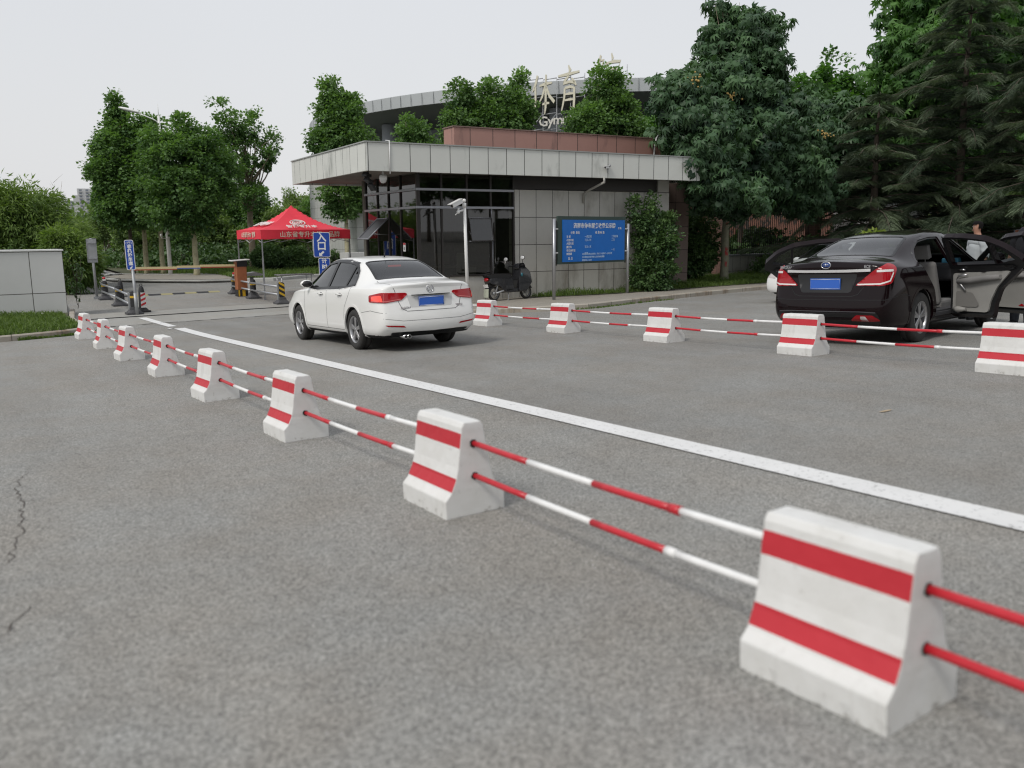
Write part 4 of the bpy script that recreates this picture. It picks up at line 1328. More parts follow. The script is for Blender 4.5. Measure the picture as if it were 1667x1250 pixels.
def car_door(B, root, s, outline, panes, hinge_x, ang, glass, name='door', trimk='rear'):
    """real door: outer skin lifted from the body, thickness, inner trim; swung about its front edge"""
    fr = FR_L if s > 0 else FR_R
    hx = hinge_x; hy = s * .87
    d = bpy.data.objects.new(name, None); COL.objects.link(d); d.parent = root
    d.location = (hx, hy, 0); d.rotation_euler = (0, 0, -s * ang)
    off = Vector((-hx, -hy, 0))
    def put(mb): mb.v = [v + off for v in mb.v]; return mb
    mb = MB(); B.decal(mb, fr, outline, 0, .05, holes=panes, thick=.075)
    put(mb).build('skin', M['paint_dark'], d)
    mb = MB()
    V2, T = cdt(outline, .05, [scale_poly(p, -.002) for p in panes])
    P = [B.hit(fr, a, b, -.074)[0] for a, b in V2]
    mb.add(P, T if s > 0 else [tuple(reversed(t)) for t in T]); mb.f = [list(f) for f in mb.f]
    put(mb).build('inner_frame', M['trim'], d)
    for p in panes:
        mb = MB(); B.decal(mb, fr, scale_poly(p, .01), -.03, .06); put(mb).build('door_glass', glass, d)
    # lower trim panel, grey, with armrest, pull handle, pocket
    lo = [q for q in outline]
    xs_ = [p[0] for p in outline]
    x0, x1 = min(xs_), max(xs_)
    if trimk == 'rear': pan = round_poly([(2.12, .33), (2.13, .86), (1.22, .90), (1.20, .88), (1.40, .68), (1.50, .48), (1.52, .33)], .05); up = round_poly([(2.13, .87), (2.13, .985), (1.14, 1.01), (1.10, .97), (1.20, .905)], .02)
    else: pan = round_poly([(2.32, .33), (2.33, .86), (3.2, .86), (3.22, .6), (3.18, .33)], .05); up = round_poly([(2.33, .87), (2.33, .985), (3.2, .985), (3.25, .87)], .02)
    def plate(poly, depth, th, m, nm, bev=.012):
        q = MB(); V2, T = cdt(poly, .07)
        A = [B.hit(fr, a, b, -depth)[0] for a, b in V2]; Cc = [p - Vector((0, s * th, 0)) for p in A]
        T1 = T if s < 0 else [tuple(reversed(t)) for t in T]
        q.add(Cc, [tuple(reversed(t)) for t in T1] if False else T1, 0, True)
        lp = densify(poly, .07); n = len(lp)
        a = [B.hit(fr, u, v, -depth)[0] for u, v in lp]; b = [p - Vector((0, s * th, 0)) for p in a]
        q.add(a + b, [(i, (i + 1) % n, n + (i + 1) % n, n + i) for i in range(n)])
        return put(q).build(nm, m, d)
    plate(pan, .076, .028, M['trim_grey'], 'trim_panel')
    plate(up, .076, .02, M['trim'], 'upper_trim')
    yin = s * .76
    def at(x, z, dd=0): p = B.hit(fr, x, z, -.106)[0]; return p - Vector((0, s * dd, 0)) + off
    if trimk == 'rear':
        mb = MB(); mb.tube([at(x, z, .028) for x, z in ((1.32, .82), (1.55, .80), (1.8, .765), (2.02, .745))], [.03, .042, .046, .035], 10); mb.build('armrest', M['seat_grey'], d)
        mb = MB(); mb.tube([at(x, z, .035) for x, z in ((1.86, .84), (2.0, .825), (2.03, .78), (1.96, .70), (1.88, .63))], .013, 8); mb.build('pull_handle', M['alloy'], d)
        mb = MB(); mb.tube([at(2.02, .93, .01), at(1.94, .935, .03), at(1.9, .93, .01)], .011, 8); mb.build('latch_handle', M['chrome'], d)
        mb = MB(); q = [at(x, z, .012) for x, z in round_poly([(2.06, .40), (2.06, .62), (1.78, .60), (1.66, .44), (1.70, .40)], .04)]
        mb.add(q, [tuple(range(len(q)))] ); mb.build('pocket', mat('pocket_grey', (.17, .165, .155), .8), d)
        mb = MB(); mb.tube([at(2.06, .36, .02), at(1.98, .36, .05), at(1.86, .36, .03)], [.03, .045, .02], 8); mb.build('bottle_holder', M['trim_grey'], d)
        mb = MB(); q = [at(x, z, .004) for x, z in round_poly([(1.45, .84), (1.92, .83), (1.95, .79), (1.42, .80)], .02)]
    else:
        mb = MB(); mb.tube([at(x, z, .028) for x, z in ((2.4, .80), (2.7, .80), (3.0, .76))], [.03, .045, .035], 10); mb.build('armrest', M['seat_grey'], d)
        mb = MB(); q = [at(x, z, .004) for x, z in ((2.40, .36), (2.46, .40), (2.52, .365), (2.47, .355))]
        mb.add(q, [(0, 1, 2, 3)]); mb.build('door_reflector', M['lamp_red'], d)
        mb = MB(); q = [at(a, b, .006) for a, b in circle(2.95, .48, .09, 24)]; mb.add(q, [tuple(range(24))]); mb.build('speaker', M['trim'], d)
    h = B.hit(fr, (x0 + .18) if trimk == 'rear' else (x0 + .14), .90, 0)[0] + off
    mb = MB(); mb.tube([h + Vector((-.09, 0, 0)), h + Vector((-.07, s * .03, 0)), h + Vector((.07, s * .03, 0)), h + Vector((.09, 0, 0))], .012, 8); mb.build('door_handle', M['paint_dark'], d)
    if trimk == 'front':
        mr = MB(); p = B.hit(fr, 3.1, 1.0, 0)[0] + off; mr.ball(p + Vector((0, s * .13, .03)), (.07, .12, .075), 12); mr.tube([p, p + Vector((0, s * .1, .01))], .025, 8)
        mr.build('door_mirror', M['paint_dark'], d)
    return d


def sedan_dark(label):
    V, Fc = car_shell(SD)
    B = Body(V, Fc)
    root = thing('sedan', label, 'car')
    paint = M['paint_dark']
    rw = round_poly([(-.62, 0), (.62, 0), (.50, .70), (.42, .74), (-.42, .74), (-.50, .70)], .06)
    rw = [(a, b + FR_RW.uv(Vector((.56, 0, 1.17)))[1]) for a, b in rw]
    ws = [(a, b + FR_WS.uv(Vector((3.44, 0, 1.065)))[1]) for a, b in round_poly([(-.62, 0), (.62, 0), (.50, .76), (-.50, .76)], .08)]
    open_ = {(-1, 'r'), (-1, 'f'), (1, 'r')}
    for s, fr in ((1, FR_L), (-1, FR_R)):
        for k, ol, gl, hx in (('r', RDOOR, RGLASS, 2.17), ('f', FDOOR, FGLASS, 3.32)):
            if (s, k) in open_:
                B.cut(fr, ol, lambda c: abs(c.y) > .35)
            else:
                for p in gl: B.cut(fr, scale_poly(p, .0), lambda c: abs(c.y) > .4)
    B.cut(FR_RW, scale_poly(rw, .006), lambda c: c.x < 2.2 and c.z > 1.05)
    B.cut(FR_WS, scale_poly(ws, .006), lambda c: c.x > 2.2 and c.z > .9)
    car_common(SD, root, B, paint, None)
    for s, fr in ((1, FR_L), (-1, FR_R)):
        for k, ol, gl, hx in (('r', RDOOR, RGLASS, 2.17), ('f', FDOOR, FGLASS, 3.32)):
            if (s, k) in open_:
                mb = MB(); B.decal(mb, fr, scale_poly(ol, .022), .001, .04, holes=[scale_poly(ol, -.03)], thick=.06)
                mb.build('door_jamb', paint, root)
                mb = MB(); B.decal(mb, fr, scale_poly(ol, -.012), -.02, .04, holes=[scale_poly(ol, -.045)]); mb.build('door_seal', mat('door_seal', (.10, .10, .10), .7), root)
                car_door(B, root, s, ol, gl, hx, R_(68 if k == 'r' else 60) if s < 0 else R_(62), M['glass_door'], 'rear_door' if k == 'r' else 'front_door', 'rear' if k == 'r' else 'front')
            else:
                mb = MB(); B.decal(mb, fr, scale_poly(gl[0], .03), .003, .045, holes=[scale_poly(gl[0], -.006)], thick=.02); mb.build('window_frame', M['trim'], root)
                mb = MB(); B.decal(mb, fr, scale_poly(gl[0], .01), -.006, .07); mb.build('side_window', M['glass_dark'], root)
    mb = MB(); B.decal(mb, FR_RW, scale_poly(rw, .012), .003, .05, holes=[scale_poly(rw, -.02)], thick=.01); mb.build('rear_window_rim', M['trim'], root)
    mb = MB(); B.decal(mb, FR_RW, rw, -.002, .06); mb.build('rear_window', M['glass_rear'], root)
    mb = MB(); B.decal(mb, FR_WS, scale_poly(ws, .012), .003, .05, holes=[scale_poly(ws, -.03)], thick=.01); mb.build('windscreen_rim', M['trim'], root)
    mb = MB(); B.decal(mb, FR_WS, ws, -.002, .08); mb.build('windscreen', M['glass_rear'], root)
    mb = MB()
    B.line(mb, FR_B, [(-.66, 1.06), (-.56, .80), (-.46, .67), (-.38, .645), (.38, .645), (.46, .67), (.56, .80), (.66, 1.06)], .010)
    B.line(mb, FR_B, [(-.83, .60), (-.5, .60), (.5, .60), (.83, .60)], .008)
    for fr in (FR_L, FR_R):
        B.line(mb, fr, [(.03, .60), (.4, .66), (.62, .62)], .007)
    mb.build('panel_gap', M['blackm'], root)
    ink = mat('lamp_white_strip', (.75, .72, .70), .2, coat=1)
    for s in (1, -1):
        n = Vector((-math.cos(R_(40)), s * math.sin(R_(40)), 0)); u = Vector((math.sin(R_(40)), s * math.cos(R_(40)), 0))
        fr = Frame(n, u, (0, 0, 1))
        c0 = fr.uv(Vector((.06, s * .80, 0)))[0]
        out = round_poly([(c0 - .34, .775), (c0 - .05, .77), (c0 + .08, .80), (c0 + .16, .97), (c0 + .13, 1.02), (c0 + .04, 1.04), (c0 - .12, .975)], .03)
        mb = MB(); B.decal(mb, fr, out, .014, .03, thick=.022)
        lamp = mb.build('tail_light', M['lamp_red'], root)
        mb = MB(); B.line(mb, fr, [(c0 - .31, .790), (c0 - .06, .795), (c0 + .05, .83), (c0 + .10, .93)], .018, .017); B.line(mb, fr, [(c0 - .10, .955), (c0 + .10, .955)], .026, .017)
        mb.build('light_guide', ink, lamp)
        rf = round_poly([(s * .36, .335), (s * .66, .335), (s * .74, .345), (s * .66, .41), (s * .45, .41)], .015)
        if s < 0: rf = list(reversed(rf))
        mb = MB(); B.decal(mb, FR_B, rf, .009, .03, thick=.01); fl = mb.build('fog_light', M['lamp_red'], root)
        rc = [(s * .50, .345), (s * .60, .345), (s * .57, .40), (s * .51, .40)]
        if s < 0: rc = list(reversed(rc))
        mb = MB(); B.decal(mb, FR_B, rc, .012, .03); mb.build('clear_segment', M['lamp_clear'], fl)
    mb = MB(); B.line(mb, FR_B, [(-.60, .968), (-.3, .962), (.3, .962), (.60, .968)], .034, .012); mb.build('chrome_strip', mat('bright_strip', (.8, .8, .8), .3, .6), root)
    mb = MB(); B.line(mb, FR_B, [(-.70, .445), (-.5, .455), (.5, .455), (.70, .445)], .012, .008); mb.build('bumper_trim', mat('bumper_trim', (.12, .12, .13), .3, .6), root)
    mb = MB(); B.decal(mb, FR_B, round_poly([(-.66, .26), (.66, .26), (.74, .33), (.72, .44), (-.72, .44), (-.74, .33)], .03), .004, .05); mb.build('lower_valance', M['trim'], root)
    mb = MB(); B.decal(mb, FR_B, round_poly([(-.36, .69), (.36, .69), (.44, .925), (-.44, .925)], .04), .002, .05); mb.build('plate_recess', M['trim'], root)
    h = B.hit(FR_B, 0, .80, .012)[0]
    mb = MB(); mb.box((h.x, 0, .80), (.008, .44, .14)); pl = mb.build('number_plate', M['plate_blue'], root, bevel=.002)
    mb = MB(); mb.tube([(h.x - .005, -.21, .74), (h.x - .005, .21, .74), (h.x - .005, .21, .86), (h.x - .005, -.21, .86)], .003, 4, closed=True); mb.build('plate_border', M['white_metal'], pl)
    e = B.hit(FR_B, 0, 1.035, .005)[0]
    mb = MB(); mb.tube([e + Vector((.0, .068 * math.cos(a), .042 * math.sin(a))) for a in [6.283 * i / 28 for i in range(28)]], .006, 8, closed=True)
    mb.ball(e + Vector((.006, 0, 0)), (.008, .06, .036), 12, mi=1)
    mb.tube([e + Vector((-.004, .04, .004)), e + Vector((-.004, .012, .008)), e + Vector((-.004, -.012, .008)), e + Vector((-.004, -.04, .004))], .005, 6); mb.tube([e + Vector((-.004, 0, -.024)), e + Vector((-.004, 0, .022))], .005, 6)
    mb.build('emblem', [M['logo_metal'], M['badge_blue']], root)
    for yy, tx in ((.60, 'EMGRAND'), (-.56, 'EC8')):
        hh = B.hit(FR_B, yy, 1.012, .004)[0]
        txt('badge', tx, .05, M['logo_metal'], root, basis((hh.x - .004, yy, 1.012), (0, -1, 0), (0, 0, 1), (-1, 0, 0)), .003, bold=.0015)
    B.build('body', [paint, M['under']], root, lambda c, n: 1 if (c.z < .27 and n.z < -.6) else 0)
    mb = MB(); mb.box((2.15, 0, .33), (2.7, 1.62, .08)); mb.box((2.15, -.80, .30), (2.4, .1, .1)); mb.build('cabin_floor', M['seat_dark'], root)
    mb = MB(); mb.box((.95, 0, 1.02), (.5, 1.2, .05)); ps = mb.build('parcel_shelf', mat('shelf', (.12, .12, .12), .9), root)
    mb = MB(); mb.box((.92, -.12, 1.075), (.22, .34, .07), Matrix.Rotation(.12, 4, 'Y')); mb.build('tissue_box', mat('shelf_box', (.30, .31, .33), .7), ps, bevel=.01)
    mb = MB(); mb.box((1.0, .25, 1.06), (.2, .26, .05)); mb.build('folded_cloth', mat('shelf_cloth', (.22, .2, .2), .9), ps, bevel=.02)
    mb = MB(); mb.box((1.12, 0, .42), (.55, 1.3, .2)); mb.build('rear_bench', M['seat_grey'], root, bevel=.05)
    for x, y, w, h in ((1.22, .36, .60, .60), (1.22, -.36, .60, .60), (2.30, .38, .50, .62), (2.30, -.38, .50, .62)): seat(root, x, y, M['seat_grey'] if x < 2 or y < 0 else M['seat_dark'], w, h, .40)
    mb = MB(); mb.box((3.25, 0, .84), (.5, 1.44, .26)); db = mb.build('dashboard', M['seat_dark'], root, bevel=.07, seg=3)
    mb = MB(); mb.tube([(2.95 + .05 * math.sin(a) * .3, .38 + .18 * math.cos(a), .92 + .18 * math.sin(a)) for a in [6.283 * i / 24 for i in range(24)]], .014, 8, closed=True); mb.tube([(2.95, .22, .92), (3.0, .38, .9), (2.95, .54, .92)], .015); mb.tube([(3.0, .38, .9), (3.1, .38, .88)], .03)
    mb.build('steering_wheel', M['trim'], root)
    mb = MB(); mb.box((3.18, -.42, 1.0), (.13, .26, .08)); tb = mb.build('tissue_packet', mat('packet_blue', (.10, .36, .55), .5, var=.3, scale=14), db, bevel=.02)
    return root


def to_car_frame(S, root, x, y, yaw, rear_axle, k=.97, kz=1.0):
    """root object origin sits at the rear bumper; move so that the rear axle centre is at (x, y)"""
    e = ground_rot(x, y, yaw); Mr = e.to_matrix()
    p = Vector((x, y, g(x, y))) - Mr @ Vector((rear_axle, 0, 0)) * k
    root.scale = (k, k, kz)
    root.location = p; root.rotation_euler = e

wc = sedan_white('white sedan with lit red tail lights driving towards the gate')
to_car_frame(SW, wc, 6.09, 12.52, R_(90), 1.03)
dc = sedan_dark('dark maroon sedan parked with three doors standing open')
to_car_frame(SD, dc, 10.93, 7.52, R_(9), 1.0, .985, 1.055)
# the other white sedan, mostly hidden beyond the dark one
wc2 = copy_tree(wc, None, 'white car parked behind the dark sedan, mostly hidden by its open rear door')
wc2['group'] = wc['group'] = 'white sedans'
to_car_frame(SW, wc2, 20.25, 13.7, R_(183), 1.03)
# ================================================================== GUARDHOUSE
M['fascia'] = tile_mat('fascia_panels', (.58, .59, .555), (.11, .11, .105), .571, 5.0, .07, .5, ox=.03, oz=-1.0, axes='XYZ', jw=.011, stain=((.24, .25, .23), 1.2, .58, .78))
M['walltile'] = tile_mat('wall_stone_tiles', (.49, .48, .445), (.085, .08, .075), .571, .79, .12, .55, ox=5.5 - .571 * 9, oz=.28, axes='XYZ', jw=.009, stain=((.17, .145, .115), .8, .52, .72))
M['redstone'] = tile_mat('red_granite_panels', (.36, .20, .165), (.05, .035, .03), .775, 5, .12, .6, ox=5.79 - .775 * 7, oz=0, axes='XYZ', jw=.011, stain=((.17, .10, .085), 1.6, .58, .75))
M['brownstone'] = tile_mat('brown_stone', (.17, .125, .11), (.04, .03, .03), .8, .8, .12, .6, axes='XYZ', jw=.01)
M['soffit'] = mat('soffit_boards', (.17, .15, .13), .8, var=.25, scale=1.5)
M['roof_bit'] = mat('roof_membrane', (.12, .12, .12), .9, var=.2)
M['frame_dark'] = mat('dark_window_frame', (.04, .036, .034), .4, .3)
M['frame_light'] = mat('aluminium_rail', (.33, .34, .37), .4, .5)
M['bglass'] = glass_mat('guardhouse_glass', (.30, .31, .27), 1.62, .9)
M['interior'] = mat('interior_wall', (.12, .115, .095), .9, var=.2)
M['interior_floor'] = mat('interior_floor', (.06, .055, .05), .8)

gh = thing('guardhouse', 'low guardhouse with grey panelled canopy, dark glass corner and red stone parapet', 'building', (9.08, 20.45, 0), (0, 0, R_(-3.3)))
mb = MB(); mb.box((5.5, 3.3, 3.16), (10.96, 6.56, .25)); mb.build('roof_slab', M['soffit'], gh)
# canopy fascia, real panels around the slab
mb = MB()
mb.box((5.5, .02, 3.33), (11.04, .06, .70)); mb.box((.0, 3.32, 3.33), (.06, 6.54, .70)); mb.box((11.02, 3.32, 3.33), (.06, 6.54, .70)); mb.box((5.5, 6.62, 3.33), (11.04, .06, .70))
mb.build('fascia', M['fascia'], gh, bevel=.008)
mb = MB(); mb.box((5.5, 3.3, 3.60), (10.9, 6.5, .08)); mb.build('roof_deck', M['roof_bit'], gh)
mb = MB(); mb.box((5.5, .02, 3.695), (11.1, .12, .03)); mb.box((0, 3.3, 3.695), (.12, 6.6, .03)); mb.build('roof_edge_cap', mat('edge_cap', (.30, .31, .30), .5, var=.1), gh)
# red granite parapet
mb = MB(); mb.box((7.95, 2.9, 4.05), (8.5, .7, .94)); mb.build('parapet', M['redstone'], gh, bevel=.01)
mb = MB(); mb.box((7.95, 2.9, 4.535), (8.56, .76, .03)); mb.build('parapet_cap', mat('parapet_cap', (.20, .13, .11), .6, var=.2), gh)
# tiled walls
LX = 1.72
mb = MB()
mb.box((7.62, .98, 1.02), (5.8, .26, 3.26)); mb.build('wall', M['walltile'], gh, bevel=.006)
mb = MB(); mb.box((7.6, 1.10, 2.85), (5.7, .3, .36)); mb.build('dark_recess', M['frame_dark'], gh)
mb = MB(); mb.box((3.22, .98, -.22), (3.04, .24, .90)); mb.box((LX + .14, 2.84, -.22), (.24, 3.8, .90)); mb.build('sill_wall', M['walltile'], gh, bevel=.006)
mb = MB(); mb.box((10.3, 1.12, 1.2), (.44, .5, 3.66)); mb.build('corner_pillar', M['walltile'], gh)
mb = MB(); mb.box((11.55, 2.4, 1.2), (2.1, .3, 3.7)); mb.box((10.6, 1.8, 1.2), (.2, 1.1, 3.7)); mb.build('side_wall', M['brownstone'], gh)
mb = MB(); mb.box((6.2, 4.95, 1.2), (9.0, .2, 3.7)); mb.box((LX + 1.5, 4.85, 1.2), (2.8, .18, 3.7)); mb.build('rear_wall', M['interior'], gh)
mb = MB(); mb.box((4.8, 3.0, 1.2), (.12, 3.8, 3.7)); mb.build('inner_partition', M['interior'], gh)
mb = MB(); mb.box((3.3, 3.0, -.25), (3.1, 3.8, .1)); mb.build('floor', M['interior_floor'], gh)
mb = MB(); mb.box((3.3, 2.0, .45), (2.0, .6, .06)); mb.box((2.5, 2.0, .1), (.5, .5, .66)); mb.box((3.0, 2.05, .68), (.45, .04, .32)); mb.build('desk', mat('desk_wood', (.16, .13, .10), .5), gh)
mb = MB(); mb.box((3.5, 1.5, .2), (.45, .45, .5)); mb.box((3.5, 1.7, .6), (.42, .06, .5)); mb.build('office_chair', mat('chair_pale', (.28, .27, .25), .6), gh, bevel=.03)
# glazing: panes, mullions and rails, each pane its own part
Z = [.23, 2.12, 2.60, 3.03]
fx = [1.72, 2.44, 3.22, 3.98, 4.73]
def pane(x0, x1, z0, z1, side=False, name='window', mt=None):
    mb = MB()
    if side: mb.add([(LX, x0, z0), (LX, x0, z1), (LX, x1, z1), (LX, x1, z0)], [(0, 1, 2, 3)])
    else: mb.add([(x0, .86, z0), (x1, .86, z0), (x1, .86, z1), (x0, .86, z1)], [(0, 1, 2, 3)])
    return mb.build(name, mt or M['bglass'], gh)
for i in range(4):
    for k in range(3):
        if i == 2 and k == 0:
            pane(fx[2] + .02, fx[3], Z[0], 1.18); pane(fx[2] + .02, fx[3], 1.83, Z[1])
        else: pane(fx[i] + .02, fx[i + 1] - .02, Z[k] + .02, Z[k + 1] - .02)
sy = [.85, 2.0, 2.9, 3.78, 4.75]
for i in range(4):
    for k in range(3):
        if i == 2 and k == 0:
            pane(sy[2] + .02, sy[3] - .02, Z[0], 1.2, True); pane(sy[2] + .02, sy[3] - .02, 1.86, Z[1], True)
        else: pane(sy[i] + .02, sy[i + 1] - .02, Z[k] + .02, Z[k + 1] - .02, True)
for x in fx:
    w = .10 if x == fx[0] else .05
    mb = MB(); mb.box((x + (.02 if x == fx[0] else 0), .86, 1.65), (w, .075, 2.82)); mb.build('mullion', M['frame_dark'], gh)
for y in sy[1:]:
    mb = MB(); mb.box((LX, y, 1.65), (.075, .045, 2.82)); mb.build('mullion', M['frame_dark'], gh)
for z, h in ((2.12, .065), (2.60, .065)):
    mb = MB(); mb.box((3.19, .81, z), (3.06, .05, h)); mb.build('transom_rail', M['frame_light'], gh, bevel=.004)
    mb = MB(); mb.box((LX - .045, 2.80, z), (.05, 3.92, h)); mb.build('transom_rail', M['frame_light'], gh, bevel=.004)
mb = MB(); mb.box((3.22, .85, .235), (3.06, .09, .05)); mb.box((LX, 2.8, .235), (.09, 3.9, .05)); mb.build('window_sill', M['frame_dark'], gh)
# awning sash on the front, slightly open, with bright frame
mb = MB(); mb.tube([(fx[2] + .03, .80, 1.83), (fx[3], .80, 1.83)], .016, 6); mb.tube([(fx[3] - .005, .80, 1.83), (fx[3] - .005, .80, 2.10)], .014, 6)
mb.tube([(fx[2] + .03, .80, 1.19), (fx[3], .80, 1.19)], .016, 6); mb.tube([(fx[3] + .03, .80, 1.19), (fx[3] + .03, .80, .26)], .014, 6)
mb.tube([(fx[3], .80, 1.19), (fx[3], .80, 1.30)], .014, 6); mb.build('sash_trim', M['frame_light'], gh)
def sash(o, ax, L_, w, ang, mt, fr):
    """top-hung sash: w along ax, L_ hanging down, swung outwards"""
    s = bpy.data.objects.new('awning_window', None); COL.objects.link(s); s.parent = gh; s.location = o
    ax = Vector(ax); out = Vector((-ax.y, ax.x, 0)) if False else Vector((ax.y, -ax.x, 0))
    d = out * math.sin(ang) + Vector((0, 0, -math.cos(ang)))
    mb = MB(); a, b = Vector((0, 0, 0)), ax * w
    mb.add([a, b, b + d * L_, a + d * L_], [(0, 1, 2, 3)]); mb.build('pane', mt, s)
    mb = MB(); mb.tube([a, b, b + d * L_, a + d * L_], .022, 6, closed=True); mb.build('sash_frame', fr, s)
    mb = MB(); mb.tube([b + Vector((0, 0, -L_ * .55)), b + d * L_ * .75], .009, 6); mb.tube([a + Vector((0, 0, -L_ * .55)), a + d * L_ * .75], .009, 6); mb.build('stay', M['steel'], s)
sash((fx[2] + .04, .80, 1.82), (1, 0, 0), .64, fx[3] - fx[2] - .06, R_(14), M['bglass'], M['frame_dark'])
sash((LX - .05, sy[3] - .02, 1.86), (0, -1, 0), .86, .86, R_(47), mat('sash_grey_back', (.07, .07, .075), .35, .3), M['frame_light'])
# small fittings
mb = MB(); mb.box((LX - .045, 1.73, 1.04), (.006, .17, .24)); mb.box((LX - .05, 1.73, 1.13), (.004, .17, .05), mi=1); mb.box((LX - .05, 1.73, 1.0), (.004, .08, .08), mi=2); mb.build('notice_sticker', [M['white_metal'], M['tube_red'], M['steel_dull']], gh)
mb = MB(); mb.tube([(7.30, -.03, 3.0), (7.30, -.05, 2.86), (7.18, .55, 2.66), (7.16, .80, 2.55), (7.16, .80, 2.30)], .035, 10); mb.build('downpipe', mat('pvc_pipe', (.38, .37, .34), .5), gh)
mb = MB(); mb.tube([(.60, -.03, 2.92), (.60, -.03, 3.74), (.60, .2, 3.76)], .016, 8); mb.build('conduit', M['white_metal'], gh)
mb = MB(); mb.tube([(11.35, 2.48, 4.62), (11.28, 2.47, 4.55), (11.2, 2.46, 4.3), (11.17, 2.46, 3.85)], .028, 8); mb.build('conduit', M['white_metal'], gh)
def bullet_cam(name, parent, o, d, sc, lab=None):
    c = thing(name, lab, 'camera') if parent is None else bpy.data.objects.new(name, None)
    if parent is not None: COL.objects.link(c); c.parent = parent
    c.location = o
    d = Vector(d).normalized(); q = d.to_track_quat('X', 'Z').to_matrix().to_4x4()
    mb = MB(); mb.box((0, 0, 0), (.30 * sc, .09 * sc, .085 * sc), q); mb.build('housing', M['white_metal'], c, bevel=.008 * sc)
    mb = MB(); mb.box(q @ Vector((.03 * sc, 0, .052 * sc)), (.36 * sc, .115 * sc, .012 * sc), q); mb.build('sun_hood', M['white_metal'], c, bevel=.003)
    mb = MB(); mb.cyl(q @ Vector((.148 * sc, 0, 0)), q @ Vector((.156 * sc, 0, 0)), .036 * sc, .036 * sc, 16); mb.build('lens', M['black'], c)
    return c
fc = bullet_cam('security_camera', gh, (7.35, -.10, 3.28), (-.9, -.45, -.12), .75)
mb = MB(); mb.tube([(.06, .08, -.01), (.08, .06, -.16)], .014, 6); mb.tube([(0, .02, -.03), (.07, .08, -.03)], .014, 6); mb.ball((.11, .03, .05), .045, 8); mb.build('bracket', M['steel_dull'], fc)
dm = thing('dome_camera', 'white dome camera hanging under the canopy corner', 'camera', (9.08 + .62, 20.45 + .42, 2.80))
mb = MB(); mb.tube([(0, 0, .24), (0, 0, .1)], .03, 8); mb.lathe([(.001, .13), (.09, .12), (.105, .06), (.10, 0.0)], 20); mb.build('housing', M['white_metal'], dm)
mb = MB(); mb.lathe([(.098, 0.0), (.085, -.05), (.05, -.085), (.001, -.098)], 20); mb.build('dome', mat('dome_pale', (.6, .6, .6), .2, coat=1), dm)
fl_ = thing('floodlight', 'black floodlight cluster under the left end of the canopy', 'light', (9.08 + .35, 20.45 + .75, 2.78))
for k, (dx, dz, a) in enumerate(((0, 0, .5), (.10, -.16, .8), (-.04, .14, .1))):
    mb = MB(); T = Euler((0, a, .4)).to_matrix().to_4x4(); mb.box((dx, 0, dz), (.20, .17, .08), T); mb.box((dx - .02, 0, dz + .05), (.12, .12, .06), T); mb.build('lamp_head', M['black'], fl_, bevel=.01)
mb = MB(); mb.tube([(.0, 0, .27), (.02, 0, .1), (.06, 0, -.1)], .015, 6); mb.build('bracket', M['black'], fl_)

# ================================================================== LEFT STONE BLOCK
M['blocktile'] = tile_mat('block_stone_tiles', (.36, .365, .355), (.07, .068, .06), .86, 1.1, .07, .6, ox=2.62 - .86 * 4, oz=-.08 - 1.1 * 3, axes='XYZ', jw=.011, stain=((.24, .235, .21), 1.1, .56, .8))
sb = thing('stone_wall_block', 'long low wall block clad in pale grey stone slabs on the left verge', 'wall', (2.62, 26.05, -.75), (0, 0, R_(4)))
mb = MB(); mb.box((-6.0, .42, .86), (12.0, .84, 1.84)); mb.build('cladding', mat_block := tile_mat('block_stone', (.56, .565, .55), (.10, .095, .085), .80, 1.1, .07, .6, ox=0, oz=.67 - 1.1, axes='XYZ', jw=.010, stain=((.40, .39, .36), 1.1, .56, .8)), sb, bevel=.01)
mb = MB(); mb.box((-6.0, .42, 1.80), (12.06, .90, .045)); mb.build('coping', mat('coping_pale', (.62, .62, .61), .6, var=.08), sb, bevel=.008)
lb = MB(); lb.box((0, 0, .03), (.45, .22, .05)); tag(lb.build('loose_slab', mat('slab', (.42, .41, .40), .8, var=.1), None, loc=(1.9, 25.6, -.62)), 'loose pale stone slab lying in the grass by the stone block', 'slab').rotation_euler = (.1, .2, .3)

# ================================================================== SIGNS AND POLES
# blue notice board on two posts
P1, P2 = Vector((13.98, 19.21, -.44)), Vector((17.18, 19.84, -.42))
dxy = (P2 - P1); yaw = math.atan2(dxy.y, dxy.x); wid = Vector((dxy.x, dxy.y)).length
bd = thing('notice_board', 'blue parking charges notice board on two steel posts before the guardhouse', 'sign', P1, (0, 0, yaw))
for x, h in ((0, 2.22), (wid, 2.10)):
    mb = MB(); mb.cyl((x, 0, 0), (x, 0, h), .045, .045, 14); mb.build('post', M['steel'], bd)
    mb = MB(); mb.cyl((x + (.10 if x == 0 else -.10), .02, .95), (x + (.10 if x == 0 else -.10), .02, h - .04), .02, .02, 8); mb.build('bracket_bar', M['frame_dark'], bd)
    for z in (1.30, 1.95):
        mb = MB(); mb.box((x + (.07 if x == 0 else -.07), 0, z), (.14, .05, .03)); mb.build('clamp', M['white_metal'], bd)
cx = wid / 2 + .02
mb = MB(); mb.box((cx, .03, 1.64), (wid - .26, .05, 1.32)); bp_ = mb.build('panel_frame', mat('board_border', (.035, .06, .05), .5), bd, bevel=.006)
mb = MB(); mb.box((cx + .06, -.005, 1.62), (wid - .52, .02, 1.16)); pf = mb.build('panel_face', M['board_blue'], bd)
fy = -.018
W0 = wid - .52
def bt(s, x, z, size, m=None, al='LEFT', bold=.001, sx=1): return txt('lettering', s, size, m or M['white_text'], pf, basis((cx + .06 + x, fy, z), (1, 0, 0), (0, 0, 1), (0, -1, 0)), .001, al, bold, sx=sx)
bt('济南市停车服务收费公示牌', -.0, 2.03, .155, None, 'CENTER', .003)
